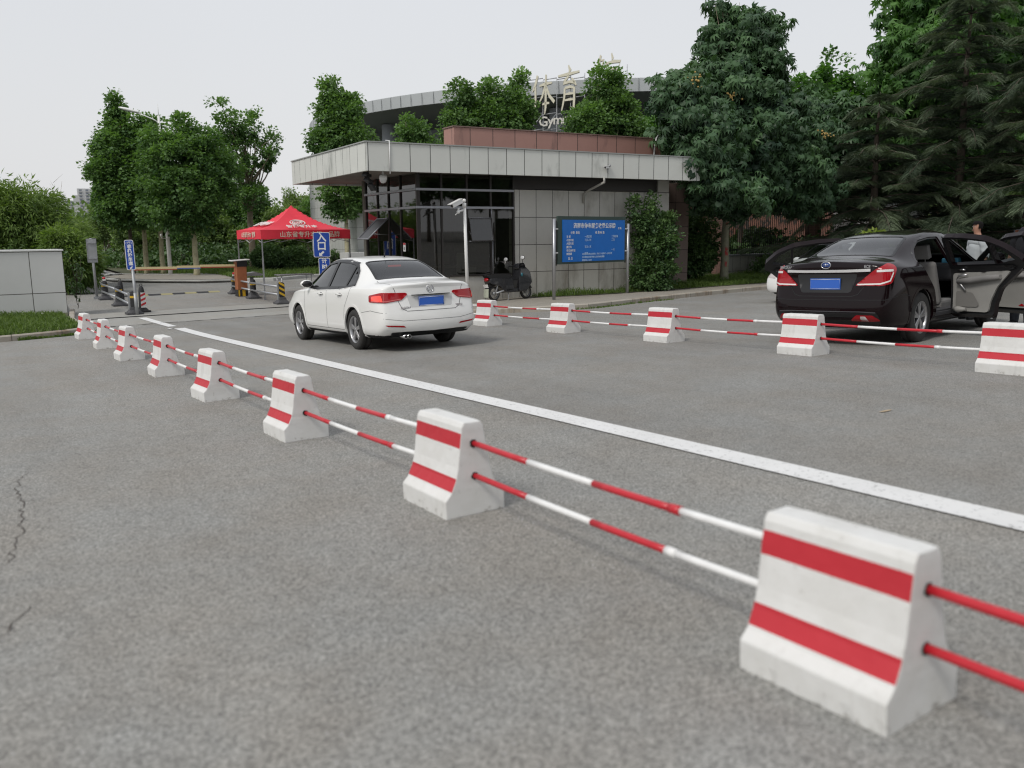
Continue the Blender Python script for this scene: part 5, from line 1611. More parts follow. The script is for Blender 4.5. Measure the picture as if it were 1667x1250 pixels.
pale = mat('board_small_text', (.45, .60, .78), .5)
bt('计费  单位', -1.05, 1.84, .085); bt('收 费 标 准', .22, 1.84, .085, None, 'CENTER')
for i, (s_, a_, b_) in enumerate((('车 型', '一类区域', '二类区域'), ('小型车辆', '三元 / 时', '二元'), ('大型车辆', '', ''), ('摩托车', '五元 / 次', ''), ('非机动车辆', '', '一元'), ('新能源', '免费', ''))):
    z = 1.73 - i * .095
    bt(s_, -1.22, z, .075)
    if a_: bt(a_, -.45, z, .075, pale)
    if b_: bt(b_, .75, z, .075, pale)
bt('备 注', -1.15, 1.13, .085)
for i, s_ in enumerate(('停车三十分钟以内免费，超过三十分钟按一小时计费', '停车费用由车辆驾驶人支付并索取发票', '监督电话  12358')): bt(s_, -.55, 1.24 - i * .085, .058, pale)
bt('价 格', 1.05, 1.96, .07)

# white CCTV pole
cp = thing('camera_pole', 'slim white pole carrying a white security camera, right of the white sedan', 'camera pole', (11.79, 20.19, -.47))
mb = MB(); mb.cyl((0, 0, 0), (-.06, 0, 2.68), .048, .042, 16); mb.cyl((0, 0, 0), (0, 0, .02), .10, .10, 16); mb.build('pole', M['white_metal'], cp)
mb = MB(); mb.ball((-.065, 0, 2.74), .052, 12); mb.cyl((-.064, 0, 2.56), (-.064, 0, 2.68), .056, .056, 14); mb.build('pole_cap', M['white_metal'], cp)
mb = MB(); mb.tube([(-.07, 0, 2.50), (-.2, -.03, 2.47), (-.27, -.05, 2.46), (-.27, -.05, 2.55)], .028, 8); mb.ball((-.28, -.05, 2.44), .05, 8); mb.tube([(-.27, -.05, 2.44), (-.38, -.06, 2.36)], .014, 6); mb.build('bracket', M['white_metal'], cp)
bullet_cam('security_camera', cp, (-.33, -.06, 2.66), (-.95, -.22, -.38), 1.25)

# entrance sign with a timed-charge plate
en = thing('road_sign', 'blue entrance sign with arrow on a post beside the red tent', 'sign', (9.98, 26.2, -.66), (0, 0, R_(-22)))
mb = MB(); mb.cyl((.10, .06, 0), (.10, .06, 1.9), .035, .035, 12); mb.build('post', M['blackm'], en)
def sign_plate(parent, x, z, w, h, mt, name='plate'):
    mb = MB(); mb.prism(round_poly([(x - w / 2, z - h / 2), (x + w / 2, z - h / 2), (x + w / 2, z + h / 2), (x - w / 2, z + h / 2)], .05), -.0, .02, Matrix(((1, 0, 0, 0), (0, 0, 1, 0), (0, 1, 0, 0), (0, 0, 0, 1))))
    p = mb.build(name, M['white_metal'], parent)
    mb = MB(); mb.prism(round_poly([(x - w / 2 + .018, z - h / 2 + .018), (x + w / 2 - .018, z - h / 2 + .018), (x + w / 2 - .018, z + h / 2 - .018), (x - w / 2 + .018, z + h / 2 - .018)], .04), -.004, .0, Matrix(((1, 0, 0, 0), (0, 0, 1, 0), (0, 1, 0, 0), (0, 0, 0, 1))))
    mb.build('sign_face', mt, p)
    return p
def st(parent, s, x, z, size, m=None, bold=.004, y=-.006): return txt('lettering', s, size, m or M['white_text'], parent, basis((x, y, z), (1, 0, 0), (0, 0, 1), (0, -1, 0)), .0015, 'CENTER', bold)
pl = sign_plate(en, 0, 1.755, .52, .78, M['sign_blue'])
st(pl, '入', 0, 1.97, .30, bold=.008); st(pl, '口', 0, 1.70, .30, bold=.008)
def arrow(parent, x, z, s, ang, m=None, y=-.0065):
    poly = [(-.5, 0), (-.1, .38), (-.1, .15), (.5, .15), (.5, -.15), (-.1, -.15), (-.1, -.38)]
    mb = MB(); c, d = math.cos(ang), math.sin(ang)
    mb.add([(x + (a * c - b * d) * s, y, z + (a * d + b * c) * s) for a, b in poly], [tuple(range(7))]); return mb.build('arrow', m or M['white_text'], parent)
arrow(pl, -.02, 1.475, .20, R_(42))
p2 = sign_plate(en, .06, .96, .36, .76, M['sign_blue'])
for i, ch in enumerate('计时收费'): st(p2, ch, .06, 1.24 - .19 * i, .17, bold=.005)

# leaning lane sign for non-motor vehicles
ls = thing('road_sign', 'narrow blue bicycle lane sign on a grey post by the left rail', 'sign', (4.19, 25.0, -.71), (0, R_(-1), R_(-8)))
mb = MB(); mb.cyl((0, .03, 0), (0, .03, 1.25), .038, .038, 12); mb.cyl((0, .03, 0), (0, .03, .6), .045, .045, 12); mb.build('post', M['steel_dull'], ls)
lp = sign_plate(ls, -.03, 1.62, .225, .80, M['sign_blue'])
for i, ch in enumerate('非机动车道'): st(lp, ch, -.03, 1.835 - .112 * i, .112, bold=.004)
arrow(lp, -.03, 1.28, .09, R_(45))
mb = MB()
for cx_ in (-.075, .015): mb.tube([(cx_ + .028 * math.cos(a), -.006, 1.935 + .028 * math.sin(a)) for a in [6.283 * i / 14 for i in range(14)]], .004, 4, closed=True)
mb.tube([(-.075, -.006, 1.935), (-.045, -.006, 1.965), (-.01, -.006, 1.96), (.015, -.006, 1.935)], .004, 4); mb.tube([(-.045, -.006, 1.965), (-.03, -.006, 1.935), (-.01, -.006, 1.96), (-.02, -.006, 1.985)], .004, 4)
mb.build('bicycle_symbol', M['white_text'], lp)
# sign seen from behind
bs = thing('road_sign', 'grey back of a sign on a steel post beyond the left rail', 'sign', (4.2, 32.45, -.72), (0, 0, R_(-4)))
mb = MB(); mb.cyl((0, 0, 0), (-.03, 0, 2.08), .045, .04, 12); mb.box((0, 0, .05), (.2, .1, .1)); mb.build('post', M['steel_dull'], bs)
mb = MB(); mb.box((-.03, -.04, 1.66), (.30, .015, .80)); mb.box((.12, -.05, 1.66), (.012, .03, .8)); mb.box((-.18, -.05, 1.66), (.012, .03, .8)); mb.build('plate', M['steel_dull'], bs)
for z in (1.92, 1.40):
    mb = MB(); mb.box((-.03, -.07, z), (.26, .03, .04)); mb.build('mount_rail', M['steel'], bs)

# ================================================================== RAILS, BOLLARDS, CONES
def rail_post(parent, o, end=False, cap=False):
    p = bpy.data.objects.new('rubber_post', None); COL.objects.link(p); p.parent = parent; p.location = o
    mb = MB(); mb.box((0, 0, .03), (.42, .42, .06)); mb.box((0, 0, .10), (.36, .36, .09), taper=(.62, .62)); mb.box((0, 0, .17), (.23, .23, .07), taper=(.9, .9)); mb.build('base', M['rubber_dusty'], p, bevel=.01)
    mb = MB(); mb.lathe([(.105, .18), (.095, .50), (.095, .56), (.075, .62), (.001, .645)], 8, smooth=False) if not end else mb.prism(round_poly([(-.09, .18), (.09, .18), (.09, .66), (-.09, .66)], .08), -.05, .05, Matrix(((1, 0, 0, 0), (0, 0, 1, 0), (0, 1, 0, 0), (0, 0, 0, 1)))); mb.build('column', M['rubber'], p)
    if end:
        for k in range(3):
            mb = MB(); z = .22 + .15 * k; mb.add([(-.085, -.053, z + .10), (.085, -.053, z), (.085, -.053, z + .07), (-.085, -.053, z + .17)], [(0, 1, 2, 3)]); mb.build('yellow_stripe', M['yellow'], p)
    else:
        mb = MB(); mb.lathe([(.102, .45), (.100, .51)], 8, smooth=False); mb.build('yellow_band', M['yellow'], p)
    if cap:
        mb = MB(); mb.lathe([(.04, .64), (.04, .70), (.045, .70), (.045, .76), (.001, .775)], 10); mb.box((0, 0, .67), (.085, .085, .05), mi=1); mb.build('beacon', [M['tube_red'], M['white_metal']], p)
    return p
def guard_rail(name, label, pts, ends):
    r = thing(name, label, 'guard rail', (0, 0, 0), group='rubber post rails at the gate')
    for (x, y), e, c in zip(pts, ends, (True, False, False)): rail_post(r, (x, y, g(x, y)), e, c)
    for (a, b) in zip(pts, pts[1:]):
        for h in (.53, .29):
            mb = MB(); mb.cyl((a[0] - .10, a[1], g(*a) + h), (b[0] - .10, b[1] - .0, g(*b) + h), .030, .030, 10); mb.build('rail', M['steel'], r)
    x, y = pts[-1]
    mb = MB(); mb.box((x - .10, y, g(x, y) + .36), (.06, .07, .46)); mb.build('end_stub', M['steel_dull'], r)
    return r
guard_rail('guard_rail', 'steel rail on three black rubber posts on the left of the gate lane', [(4.40, 31.95), (4.34, 28.75), (4.16, 25.25)], (False, False, False))
guard_rail('guard_rail', 'steel rail on black rubber posts in front of the red tent', [(8.60, 31.4), (8.44, 28.6), (8.42, 25.64)], (False, False, True))
def cone(label, x, y, rot):
    c = thing('delineator', label, 'bollard', (x, y, g(x, y)), (0, 0, rot), 'black rubber delineator posts')
    mb = MB(); mb.box((0, 0, .03), (.34, .34, .06)); mb.box((0, 0, .09), (.26, .26, .07), taper=(.7, .7)); mb.build('base', M['rubber'], c, bevel=.01)
    mb = MB(); mb.lathe([(.095, .10), (.08, .58), (.065, .68), (.03, .74), (.001, .75)], 12); mb.tube([(.035 * math.cos(a), 0, .76 + .035 * math.sin(a)) for a in [6.283 * i / 14 for i in range(14)]], .01, 6, closed=True); mb.build('column', M['rubber'], c)
    mb = MB(); q = [(-.075, -.100, .14), (.075, -.100, .14), (.06, -.088, .56), (-.06, -.088, .56)]; mb.add(q, [(0, 1, 2, 3)]); pn = mb.build('reflective_panel', M['white_metal'], c)
    for k in range(3):
        z = .18 + .13 * k; mb = MB(); w = .068; yy = -.1005 + .012 * (z - .14) / .42 - .003
        mb.add([(-w, yy, z), (w, yy + .002, z + .06), (w, yy + .002, z + .12), (-w, yy, z + .06)], [(0, 1, 2, 3)]); mb.build('red_stripe', M['tube_red'], pn)
    return c
cone('black delineator with red and white striped panel beside the bicycle lane sign', 4.47, 25.75, R_(10))
cone('black delineator half hidden behind the middle post of the left rail', 4.50, 29.4, R_(200))

# speed hump
mb = MB()
for i in range(8):
    x = 5.1 + .42 * i
    mb.add([(x, 32.75, g(x, 33) + .006), (x + .40, 32.75, g(x, 33) + .006), (x + .40, 32.95, g(x, 33) + .05), (x, 32.95, g(x, 33) + .05), (x + .40, 33.15, g(x, 33) + .006), (x, 33.15, g(x, 33) + .006)], [(0, 1, 2, 3), (3, 2, 4, 5)], i % 2)
tag(mb.build('speed_hump', [M['rubber'], mat('hump_yellow', (.30, .27, .14), .8)]), 'black and yellow speed hump across the lane beyond the gate', 'speed hump')

# barrier gate with its orange cabinet and painted arm
bg = thing('barrier_gate', 'orange barrier gate cabinet with its red, white and blue arm lowered across the lane', 'barrier gate', (8.45, 30.0, g(8.45, 30.0)))
mb = MB(); mb.box((0, 0, .72), (.34, .34, .98)); mb.build('cabinet', M['orange'], bg, bevel=.01)
mb = MB(); mb.box((0, 0, .12), (.35, .35, .23)); mb.box((.03, -.178, .12), (.1, .004, .22), mi=1); mb.box((-.13, -.178, .12), (.05, .004, .22), mi=1); mb.build('plinth', [M['rubber'], M['yellow']], bg)
mb = MB(); mb.box((0.02, 0, 1.12), (.36, .35, .20)); mb.build('head', M['black'], bg)
mb = MB(); mb.box((-.03, -.02, 1.24), (.62, .45, .035), Matrix.Rotation(-.06, 4, 'Y')); mb.build('rain_cap', M['white_metal'], bg, bevel=.01)
mb = MB(); Lx = 3.35
for i, (a, b, mi_) in enumerate(((0, 1.15, 0), (1.15, 1.9, 1), (1.9, Lx, 0))):
    mb.box((-.2 - (a + b) / 2, -.1, 1.03 - .012 * (a + b) / 2), (b - a, .035, .035), Matrix.Rotation(.012, 4, 'Y'), mi_)
    mb.box((-.2 - (a + b) / 2, -.1, 1.085 - .012 * (a + b) / 2), (b - a, .036, .072), Matrix.Rotation(.012, 4, 'Y'), 2)
arm = mb.build('arm', [mat('arm_red', (.40, .09, .05), .5), mat('arm_blue', (.10, .15, .40), .5), mat('arm_cream', (.66, .55, .30), .5)], bg)
tm = thing('ticket_post', 'grey post with flat hood beside the barrier gate', 'ticket machine', (9.0, 30.6, g(9, 30.6)))
mb = MB(); mb.cyl((0, 0, 0), (0, 0, .62), .07, .07, 10); mb.box((0, 0, .03), (.3, .3, .06)); mb.build('post', M['steel_dull'], tm)
mb = MB(); mb.prism([(-.36, .66), (.30, .66), (.36, .72), (.1, .80), (-.3, .74)], -.2, .2, Matrix(((1, 0, 0, 0), (0, 0, 1, 0), (0, 1, 0, 0), (0, 0, 0, 1)))); mb.build('hood', M['steel'], tm)

# ================================================================== TENT
tn = thing('canopy_tent', 'red pop-up canopy tent with white lettering on four thin legs', 'tent', (8.55, 27.76, 0), (0, 0, R_(-1.5)))
TW, TZ, TP = 3.02, 1.58, 2.42
def roofz(u, v):
    d = max(abs(u), abs(v))          # 0 centre .. 1 eave
    return TZ + (TP - TZ) * ((1 - d) ** 1.0 * .40 + (1 - d) ** 2.3 * .60)
mb = MB(); N = 24; vs = []
for j in range(N + 1):
    for i in range(N + 1):
        u, v = -1 + 2 * i / N, -1 + 2 * j / N
        z = roofz(u, v) - .035 * max(0, 1 - abs(abs(u) - abs(v)) * -1 - 1)
        ridge = 1 - min(1, abs(abs(u) - abs(v)) * 2.4)
        z += -.05 * (1 - ridge) * max(abs(u), abs(v)) * (1 - max(abs(u), abs(v))) * 3
        vs.append((TW / 2 * (1 + u), TW / 2 * (1 + v), z))
mb.add(vs, [(j * (N + 1) + i, j * (N + 1) + i + 1, (j + 1) * (N + 1) + i + 1, (j + 1) * (N + 1) + i) for j in range(N) for i in range(N)], 0, False)
mb.build('roof_fabric', M['tent_red'], tn)
for k in range(4):
    mb = MB(); n_ = 26; vs = []
    for i in range(n_ + 1):
        t = TW * i / n_; w = .012 * math.sin(t * 7 + k) + .004 * math.sin(t * 19)
        for z, ww in ((TZ, 0), (TZ - .15, .5), (TZ - .30 - .008 * math.sin(t * 9), 1)):
            o = w * ww + .006
            x, y = ((t, -o), (TW + o, t), (TW - t, TW + o), (-o, TW - t))[k]
            vs.append((x, y, z))
    mb.add(vs, [(3 * i + q, 3 * i + 3 + q, 3 * i + 4 + q, 3 * i + 1 + q) for i in range(n_) for q in (0, 1)], 0, True)
    mb.build('valance', M['tent_red'], tn)
for x, y in ((.02, .02), (TW - .02, .02), (.02, TW - .02), (TW - .02, TW - .02)):
    gz = g(8.55 + x, 27.76 + y)
    mb = MB(); mb.box((x, y, (gz + TZ) / 2), (.035, .035, TZ - gz - .02)); mb.box((x, y, gz + .01), (.09, .09, .012)); mb.box((x, y, gz + .9), (.045, .045, .9)); mb.build('leg', M['steel'], tn)
mb = MB()
for x0, y0, x1, y1 in ((0.02, .02, TW, .02), (.02, TW - .02, TW, TW - .02), (.02, .02, .02, TW), (TW - .02, .02, TW - .02, TW)):
    for s in (0, 1):
        a, b = (x0, y0), (x1, y1); m_ = ((a[0] + b[0]) / 2, (a[1] + b[1]) / 2)
        for p, q in ((a, m_), (m_, b)):
            mb.tube([(p[0], p[1], TZ - .06 - .36 * s), (q[0], q[1], TZ - .42 + .36 * s)], .010, 5)
mb.build('scissor_frame', M['steel'], tn)
vt = mat('tent_lettering', (.62, .55, .45), .7)
for i, ch in enumerate('山东省专升本第一品牌'):
    txt('lettering', ch, .20, vt, tn, basis((.70 + .205 * i, -.030, TZ - .165), (1, 0, 0), (0, 0, 1), (0, -1, 0)), .001, 'CENTER', .003)
txt('lettering', '山东省专升本  智博', .20, vt, tn, basis((-.030, 1.45, TZ - .165), (0, -1, 0), (0, 0, 1), (-1, 0, 0)), .001, 'CENTER', .003)
# round crest and name on the front slope, name panel on the left slope
sl = Vector((0, 1, .36)).normalized(); nn_ = Vector((0, -.36, 1)).normalized()
def on_slope(x, t): y = t; return Vector((x, y, roofz(2 * x / TW - 1, 2 * y / TW - 1) + .02))
c0 = on_slope(1.42, .62)
sl = (on_slope(1.42, .75) - on_slope(1.42, .5)).normalized(); nn_ = Vector((1, 0, 0)).cross(sl)
cr_m = mat('crest_white', (.68, .62, .60), .7)
mb = MB(); mb.tube([c0 + Vector((1, 0, 0)) * .25 * math.cos(a) + sl * .21 * math.sin(a) + nn_ * .01 for a in [6.283 * i / 30 for i in range(30)]], .02, 5, closed=True)
mb.tube([c0 + Vector((1, 0, 0)) * .17 * math.cos(a) + sl * .13 * math.sin(a) + nn_ * .01 for a in [6.283 * i / 24 for i in range(20)]], .022, 5)
for q in range(5): mb.tube([c0 + Vector((-.12 + .06 * q, 0, 0)) + sl * (-.09) + nn_ * .01, c0 + Vector((-.10 + .05 * q, 0, 0)) + sl * (.07 - .03 * (q % 2)) + nn_ * .01], .014, 5)
mb.build('crest', cr_m, tn)
c1 = on_slope(1.45, .27)
txt('lettering', '智博专升本', .21, cr_m, tn, basis(c1 + nn_ * .02, (1, 0, 0), sl, nn_), .001, 'CENTER', .006)
def on_slope_l(y, t): x = t; return Vector((x, y, roofz(2 * x / TW - 1, 2 * y / TW - 1) + .02))
q0 = on_slope_l(1.6, .55); sl2 = (on_slope_l(1.6, .7) - on_slope_l(1.6, .4)).normalized(); n2 = Vector((0, -1, 0)).cross(sl2)
txt('lettering', '智博专升本', .34, cr_m, tn, basis(q0 + n2 * .02, (0, -1, 0), sl2, n2), .001, 'CENTER', .02)
# folding table under the tent
ft = thing('folding_table', 'grey folding table standing under the red tent', 'table', (9.6, 28.7, g(9.6, 28.7)))
mb = MB(); mb.box((.4, .3, .72), (1.2, .6, .03)); mb.build('top', M['steel_dull'], ft)
for x, y in ((-.12, .05), (.92, .05), (-.12, .55), (.92, .55)):
    mb = MB(); mb.cyl((x, y, 0), (x, y, .71), .014, .014, 8); mb.build('leg', M['steel'], ft)

# street lamp
lm = thing('street_lamp', 'tall white street lamp with a curved arm reaching left over the trees', 'street lamp', (9.5, 46.3, -.66))
mb = MB(); mb.cyl((0, 0, 0), (0.0, 0, 7.95), .11, .06, 16); mb.cyl((0, 0, 0), (0, 0, .03), .2, .2, 16); mb.build('pole', M['white_metal'], lm)
mb = MB(); mb.tube([(0, 0, 7.6), (-.25, .1, 7.78), (-.6, .25, 7.94), (-.9, .38, 8.06)], .03, 8); mb.cyl((0, 0, 7.9), (0, 0, 8.5), .02, .012, 8); mb.build('arm', M['white_metal'], lm)
T = Matrix.Translation((-1.25, .52, 8.2)) @ Matrix.Rotation(R_(157), 4, 'Z') @ Matrix.Rotation(R_(-14), 4, 'Y')
mb = MB(); mb.ball((0, 0, 0), (.50, .15, .085), 16); mb.v = [T @ v for v in mb.v]; lh = mb.build('lamp_head', M['white_metal'], lm)
mb = MB(); mb.ball((0.05, 0, -.03), (.38, .11, .065), 14); mb.v = [T @ v for v in mb.v]; mb.build('lens', mat('lamp_lens', (.35, .36, .38), .2, coat=1), lm)
mb = MB(); mb.tube([(0, 0, 1.95), (-.35, -.2, 1.98), (-.35, -.2, 2.1)], .02, 6); mb.ball((-.35, -.2, 2.12), (.06, .06, .08), 8); mb.build('side_camera', M['white_metal'], lm)

# ================================================================== GYMNASIUM
GC = Vector((80.3, 94.8)); GR = 42.0
gy = thing('gymnasium', 'large round gymnasium with a pale curved eave rising behind the guardhouse', 'building', (GC.x, GC.y, 0))
M['eave'] = mat('eave_panels', (.46, .485, .50), .45, var=.06, scale=.3)
M['gsoff'] = mat('gym_soffit', (.17, .175, .19), .7)
M['gwall'] = mat('gym_wall', (.21, .225, .25), .6, var=.08, scale=.4)
M['gcol'] = mat('gym_column', (.30, .32, .34), .6, var=.08, scale=.5)
M['gwin'] = mat('gym_window', (.05, .075, .13), .2)
def arc_band(r0, r1, z0, z1, a0=150, a1=300, n=150, mi=0, mb=None):
    mb = mb or MB(); vs = []
    for i in range(n + 1):
        a = R_(a0 + (a1 - a0) * i / n); vs += [(r0 * math.cos(a), r0 * math.sin(a), z0), (r1 * math.cos(a), r1 * math.sin(a), z1)]
    mb.add(vs, [(2 * i, 2 * i + 2, 2 * i + 3, 2 * i + 1) for i in range(n)], mi, True); return mb
ZE = 15.3
mb = arc_band(GR, GR + .15, ZE - 1.15, ZE); arc_band(GR + .15, GR - 3, ZE, ZE + .5, mb=mb); mb.build('eave', M['eave'], gy)
arc_band(GR - .1, 35.2, ZE - 1.15, ZE - 2.5).build('soffit', M['gsoff'], gy)
arc_band(GR - 3, 6, ZE + .5, ZE + 2.0).build('roof', mat('gym_roof', (.30, .31, .32), .6), gy)
arc_band(35, 35, -1, ZE - 2.3).build('wall', M['gwall'], gy)
mb = MB()
for i in range(75):
    a = R_(150 + 2 * i); x, y = (GR + .1) * math.cos(a), (GR + .1) * math.sin(a)
    mb.box((x * 1.001, y * 1.001, ZE - .57), (.04, .03, 1.12), Matrix.Rotation(a + R_(90), 4, 'Z'))
mb.build('eave_joints', mat('eave_joint', (.14, .15, .16), .6), gy)
for i in range(17):
    a = R_(155 + 8.2 * i)
    mb = MB(); mb.cyl((38 * math.cos(a), 38 * math.sin(a), -1), (38 * math.cos(a), 38 * math.sin(a), ZE - 1.9), .85, .85, 20); mb.build('column', M['gcol'], gy)
    a2 = a + R_(4.1)
    for k, (zz, hh) in enumerate(((9.2, 3.2), (4.6, 3.4), (.8, 3.0))):
        c = Vector((34.86 * math.cos(a2), 34.86 * math.sin(a2), zz)); T = Matrix.Rotation(a2 + R_(90), 4, 'Z')
        mb = MB(); mb.box(c, (4.0, .1, hh), T); wn = mb.build('window', M['gwin'], gy)
        mb = MB()
        for q in (-1, 0, 1): mb.box(c + Vector((math.cos(a2 + R_(90)) * q, math.sin(a2 + R_(90)) * q, 0)) - Vector((math.cos(a2), math.sin(a2), 0)) * -.08, (.07, .06, hh), T)
        mb.build('window_bars', M['gcol'], wn)
# sign: brush letters on a steel frame
LA, LBp = Vector((46.45, 65.62, 13.69)), Vector((50.89, 61.76, 14.94))
ux = Vector((LBp.x - LA.x, LBp.y - LA.y, 0)); ulen = ux.length; ux.normalize()
sg = thing('rooftop_sign', 'pale gold calligraphy letters on a steel frame before the gymnasium', 'sign', (LA.x, LA.y, 0))
gold = mat('letter_gold', (.66, .63, .50), .45, var=.06); edge = mat('letter_edge', (.25, .22, .16), .5)
un = Vector((ux.y, -ux.x, 0))
def brush(strokes, ox, oz, s):
    mb = MB()
    for stv in strokes:
        pts = stv; L0 = []; R0 = []
        for i, (x, z, w) in enumerate(pts):
            a, b = pts[max(i - 1, 0)], pts[min(i + 1, len(pts) - 1)]
            t = Vector((b[0] - a[0], b[1] - a[1])).normalized(); n = Vector((-t.y, t.x)) * w * .36
            L0.append((x + n.x, z + n.y)); R0.append((x - n.x, z - n.y))
        poly = L0 + R0[::-1]
        n = len(poly); m = len(pts)
        f = [ux * ((x - .5) * s * .6 + ox) + Vector((0, 0, (z - .5) * s + oz)) + un * .18 for x, z in poly]
        bk = [p - un * .34 for p in f]
        fs = [(i, i + 1, n - 2 - i, n - 1 - i) for i in range(m - 1)]
        mb.add(f, fs, 0); mb.add(bk, [tuple(reversed(q)) for q in fs], 1)
        mb.add(f + bk, [(i, (i + 1) % n, n + (i + 1) % n, n + i) for i in range(n)], 1)
    return mb.build('character', [gold, edge], sg)
TI = [[(.30, .98, .10), (.22, .78, .12), (.08, .58, .05)], [(.20, .70, .11), (.21, .4, .11), (.18, .10, .09)], [(.38, .72, .06), (.62, .77, .11), (.92, .80, .06)], [(.66, 1.0, .08), (.65, .6, .12), (.64, .2, .12), (.60, .02, .04)], [(.62, .72, .10), (.50, .46, .09), (.34, .28, .04)], [(.68, .70, .08), (.80, .48, .12), (1.02, .32, .13)], [(.50, .26, .05), (.64, .30, .10), (.80, .30, .06)]]
YU = [[(.50, 1.02, .06), (.56, .92, .14), (.52, .86, .05)], [(.10, .78, .06), (.45, .82, .10), (.92, .88, .06)], [(.52, .80, .08), (.36, .68, .10), (.30, .62, .09), (.55, .66, .08), (.74, .64, .10)], [(.62, .74, .06), (.74, .64, .12), (.80, .58, .05)], [(.36, .52, .10), (.34, .3, .10), (.24, .02, .05)], [(.36, .52, .07), (.58, .55, .09), (.72, .52, .12), (.72, .28, .11), (.70, .06, .12), (.60, .10, .04)], [(.38, .38, .05), (.55, .40, .08), (.68, .40, .05)], [(.36, .25, .05), (.55, .27, .08), (.68, .27, .05)]]
GU = [[(.22, .98, .10), (.15, .82, .10), (.06, .72, .04)], [(.18, .86, .06), (.32, .88, .09), (.26, .74, .05)], [(.20, .70, .10), (.20, .35, .10), (.22, .2, .09), (.34, .32, .04)], [(.62, 1.02, .06), (.66, .92, .12), (.64, .88, .05)], [(.42, .84, .09), (.40, .72, .05)], [(.42, .80, .06), (.70, .84, .10), (.96, .84, .09), (.88, .72, .05)], [(.52, .70, .10), (.52, .4, .11), (.52, .02, .08)], [(.54, .68, .06), (.82, .70, .10), (.82, .56, .10), (.54, .52, .07)], [(.54, .30, .06), (.86, .34, .10), (.88, .14, .11), (.54, .08, .08)]]
brush(TI, 0, LA.z, 3.5); brush(YU, ulen * .40, 14.15, 3.9); brush(GU, ulen, LBp.z + .1, 3.9)
for i, ch in enumerate('Gymnasium'):
    o = ux * (.1 + .66 * i) + Vector((0, 0, 11.35 + .07 * i)) + un * .1
    txt('lettering', ch, 1.2, mat('letter_white', (.62, .60, .55), .5) if i == 0 else bpy.data.materials['letter_white'], sg, basis(o, ux, (0, 0, 1), un), .06, 'CENTER', .012)
mb = MB()
for k in range(8):
    p = ux * (-1.2 + 1.25 * k); h = 15.6 + .2 * k
    mb.tube([p + Vector((0, 0, -.6)), p + Vector((0, 0, h - .9))], .03, 6)
    if k < 7:
        q = ux * (-1.2 + 1.25 * (k + 1))
        for z in (10.6, 12.0, 13.4, 15.0): mb.tube([p + Vector((0, 0, z)), q + Vector((0, 0, z + .15))], .04, 5)
        mb.tube([p + Vector((0, 0, 10.6)), q + Vector((0, 0, 12.1))], .035, 5); mb.tube([p - un * 1.2 + Vector((0, 0, 9)), p + Vector((0, 0, 12.5))], .035, 5)
mb.build('support_frame', M['steel_dull'], sg)

# pale tiled annex seen left of the guardhouse
an = thing('annex', 'pale tiled annex wall seen between the tent tree and the guardhouse', 'building', (18.3, 43.3, -.6), (0, 0, R_(-3)))
mb = MB(); mb.box((7, 4, 2.9), (13.6, 8, 5.8)); mb.build('wall', tile_mat('annex_tiles', (.48, .49, .47), (.25, .25, .24), .6, .6, .05, .5, axes='XYZ', jw=.012), an)
mb = MB(); mb.box((7, 3.9, 5.85), (14, 8.4, .2)); mb.build('roof', M['gcol'], an)
mb = MB(); mb.box((1.2, -1.2, .55), (4.4, 1.2, 1.1)); mb.build('planter', mat('planter_white', (.55, .55, .54), .6), an)
mb = MB()
for k in range(4): mb.box((3.0 + 3 * k, -.02, 2.6), (1.4, .08, 1.6))
mb.build('window', M['gwin'], an)

# apartment towers far away
def tower(label, x, y, w, h, fl, seed, d=14, cols=4):
    t = thing('apartment_tower', label, 'building', (x, y, -1), (0, 0, math.atan2(-x, y) * 1.0), 'distant apartment towers')
    mb = MB(); mb.box((0, 0, h / 2), (w, d, h)); mb.box((w * .28, 0, h + 1.6), (w * .3, d * .6, 3.2)); mb.box((-w * .55, 1, h / 2 - 3), (w * .2, d, h - 6)); mb.build('wall', mat('tower_wall', (.50, .49, .47), .8) if 'tw' not in M else M['tw'], t)
    r = random.Random(seed)
    for c in range(cols):
        mb = MB(); x0 = -w / 2 + w * (c + .5) / cols
        for k in range(fl):
            z = h * (k + .5) / fl
            mb.box((x0, -d / 2 - .05, z), (w / cols * .42, .15, h / fl * .45)); mb.box((x0, -d / 2 - .5, z - h / fl * .42), (w / cols * .62, 1.0, h / fl * .12), mi=1)
        mb.build('window_column', [mat('tower_window', (.12, .14, .17), .5) if 'tv' not in M else M['tv'], M['tw']], t)
M['tw'] = mat('tower_wall', (.46, .47, .47), .8, var=.04); M['tv'] = mat('tower_window', (.15, .17, .20), .5)
tower('distant white apartment tower between the left woods and the street trees', 119, 900, 22, 47, 16, 1)
tower('lower distant apartment block left of the white tower', 103, 905, 12, 36, 12, 2, cols=3)
tower('distant cream apartment tower seen above the red tent', 252, 690, 19, 31, 11, 3)

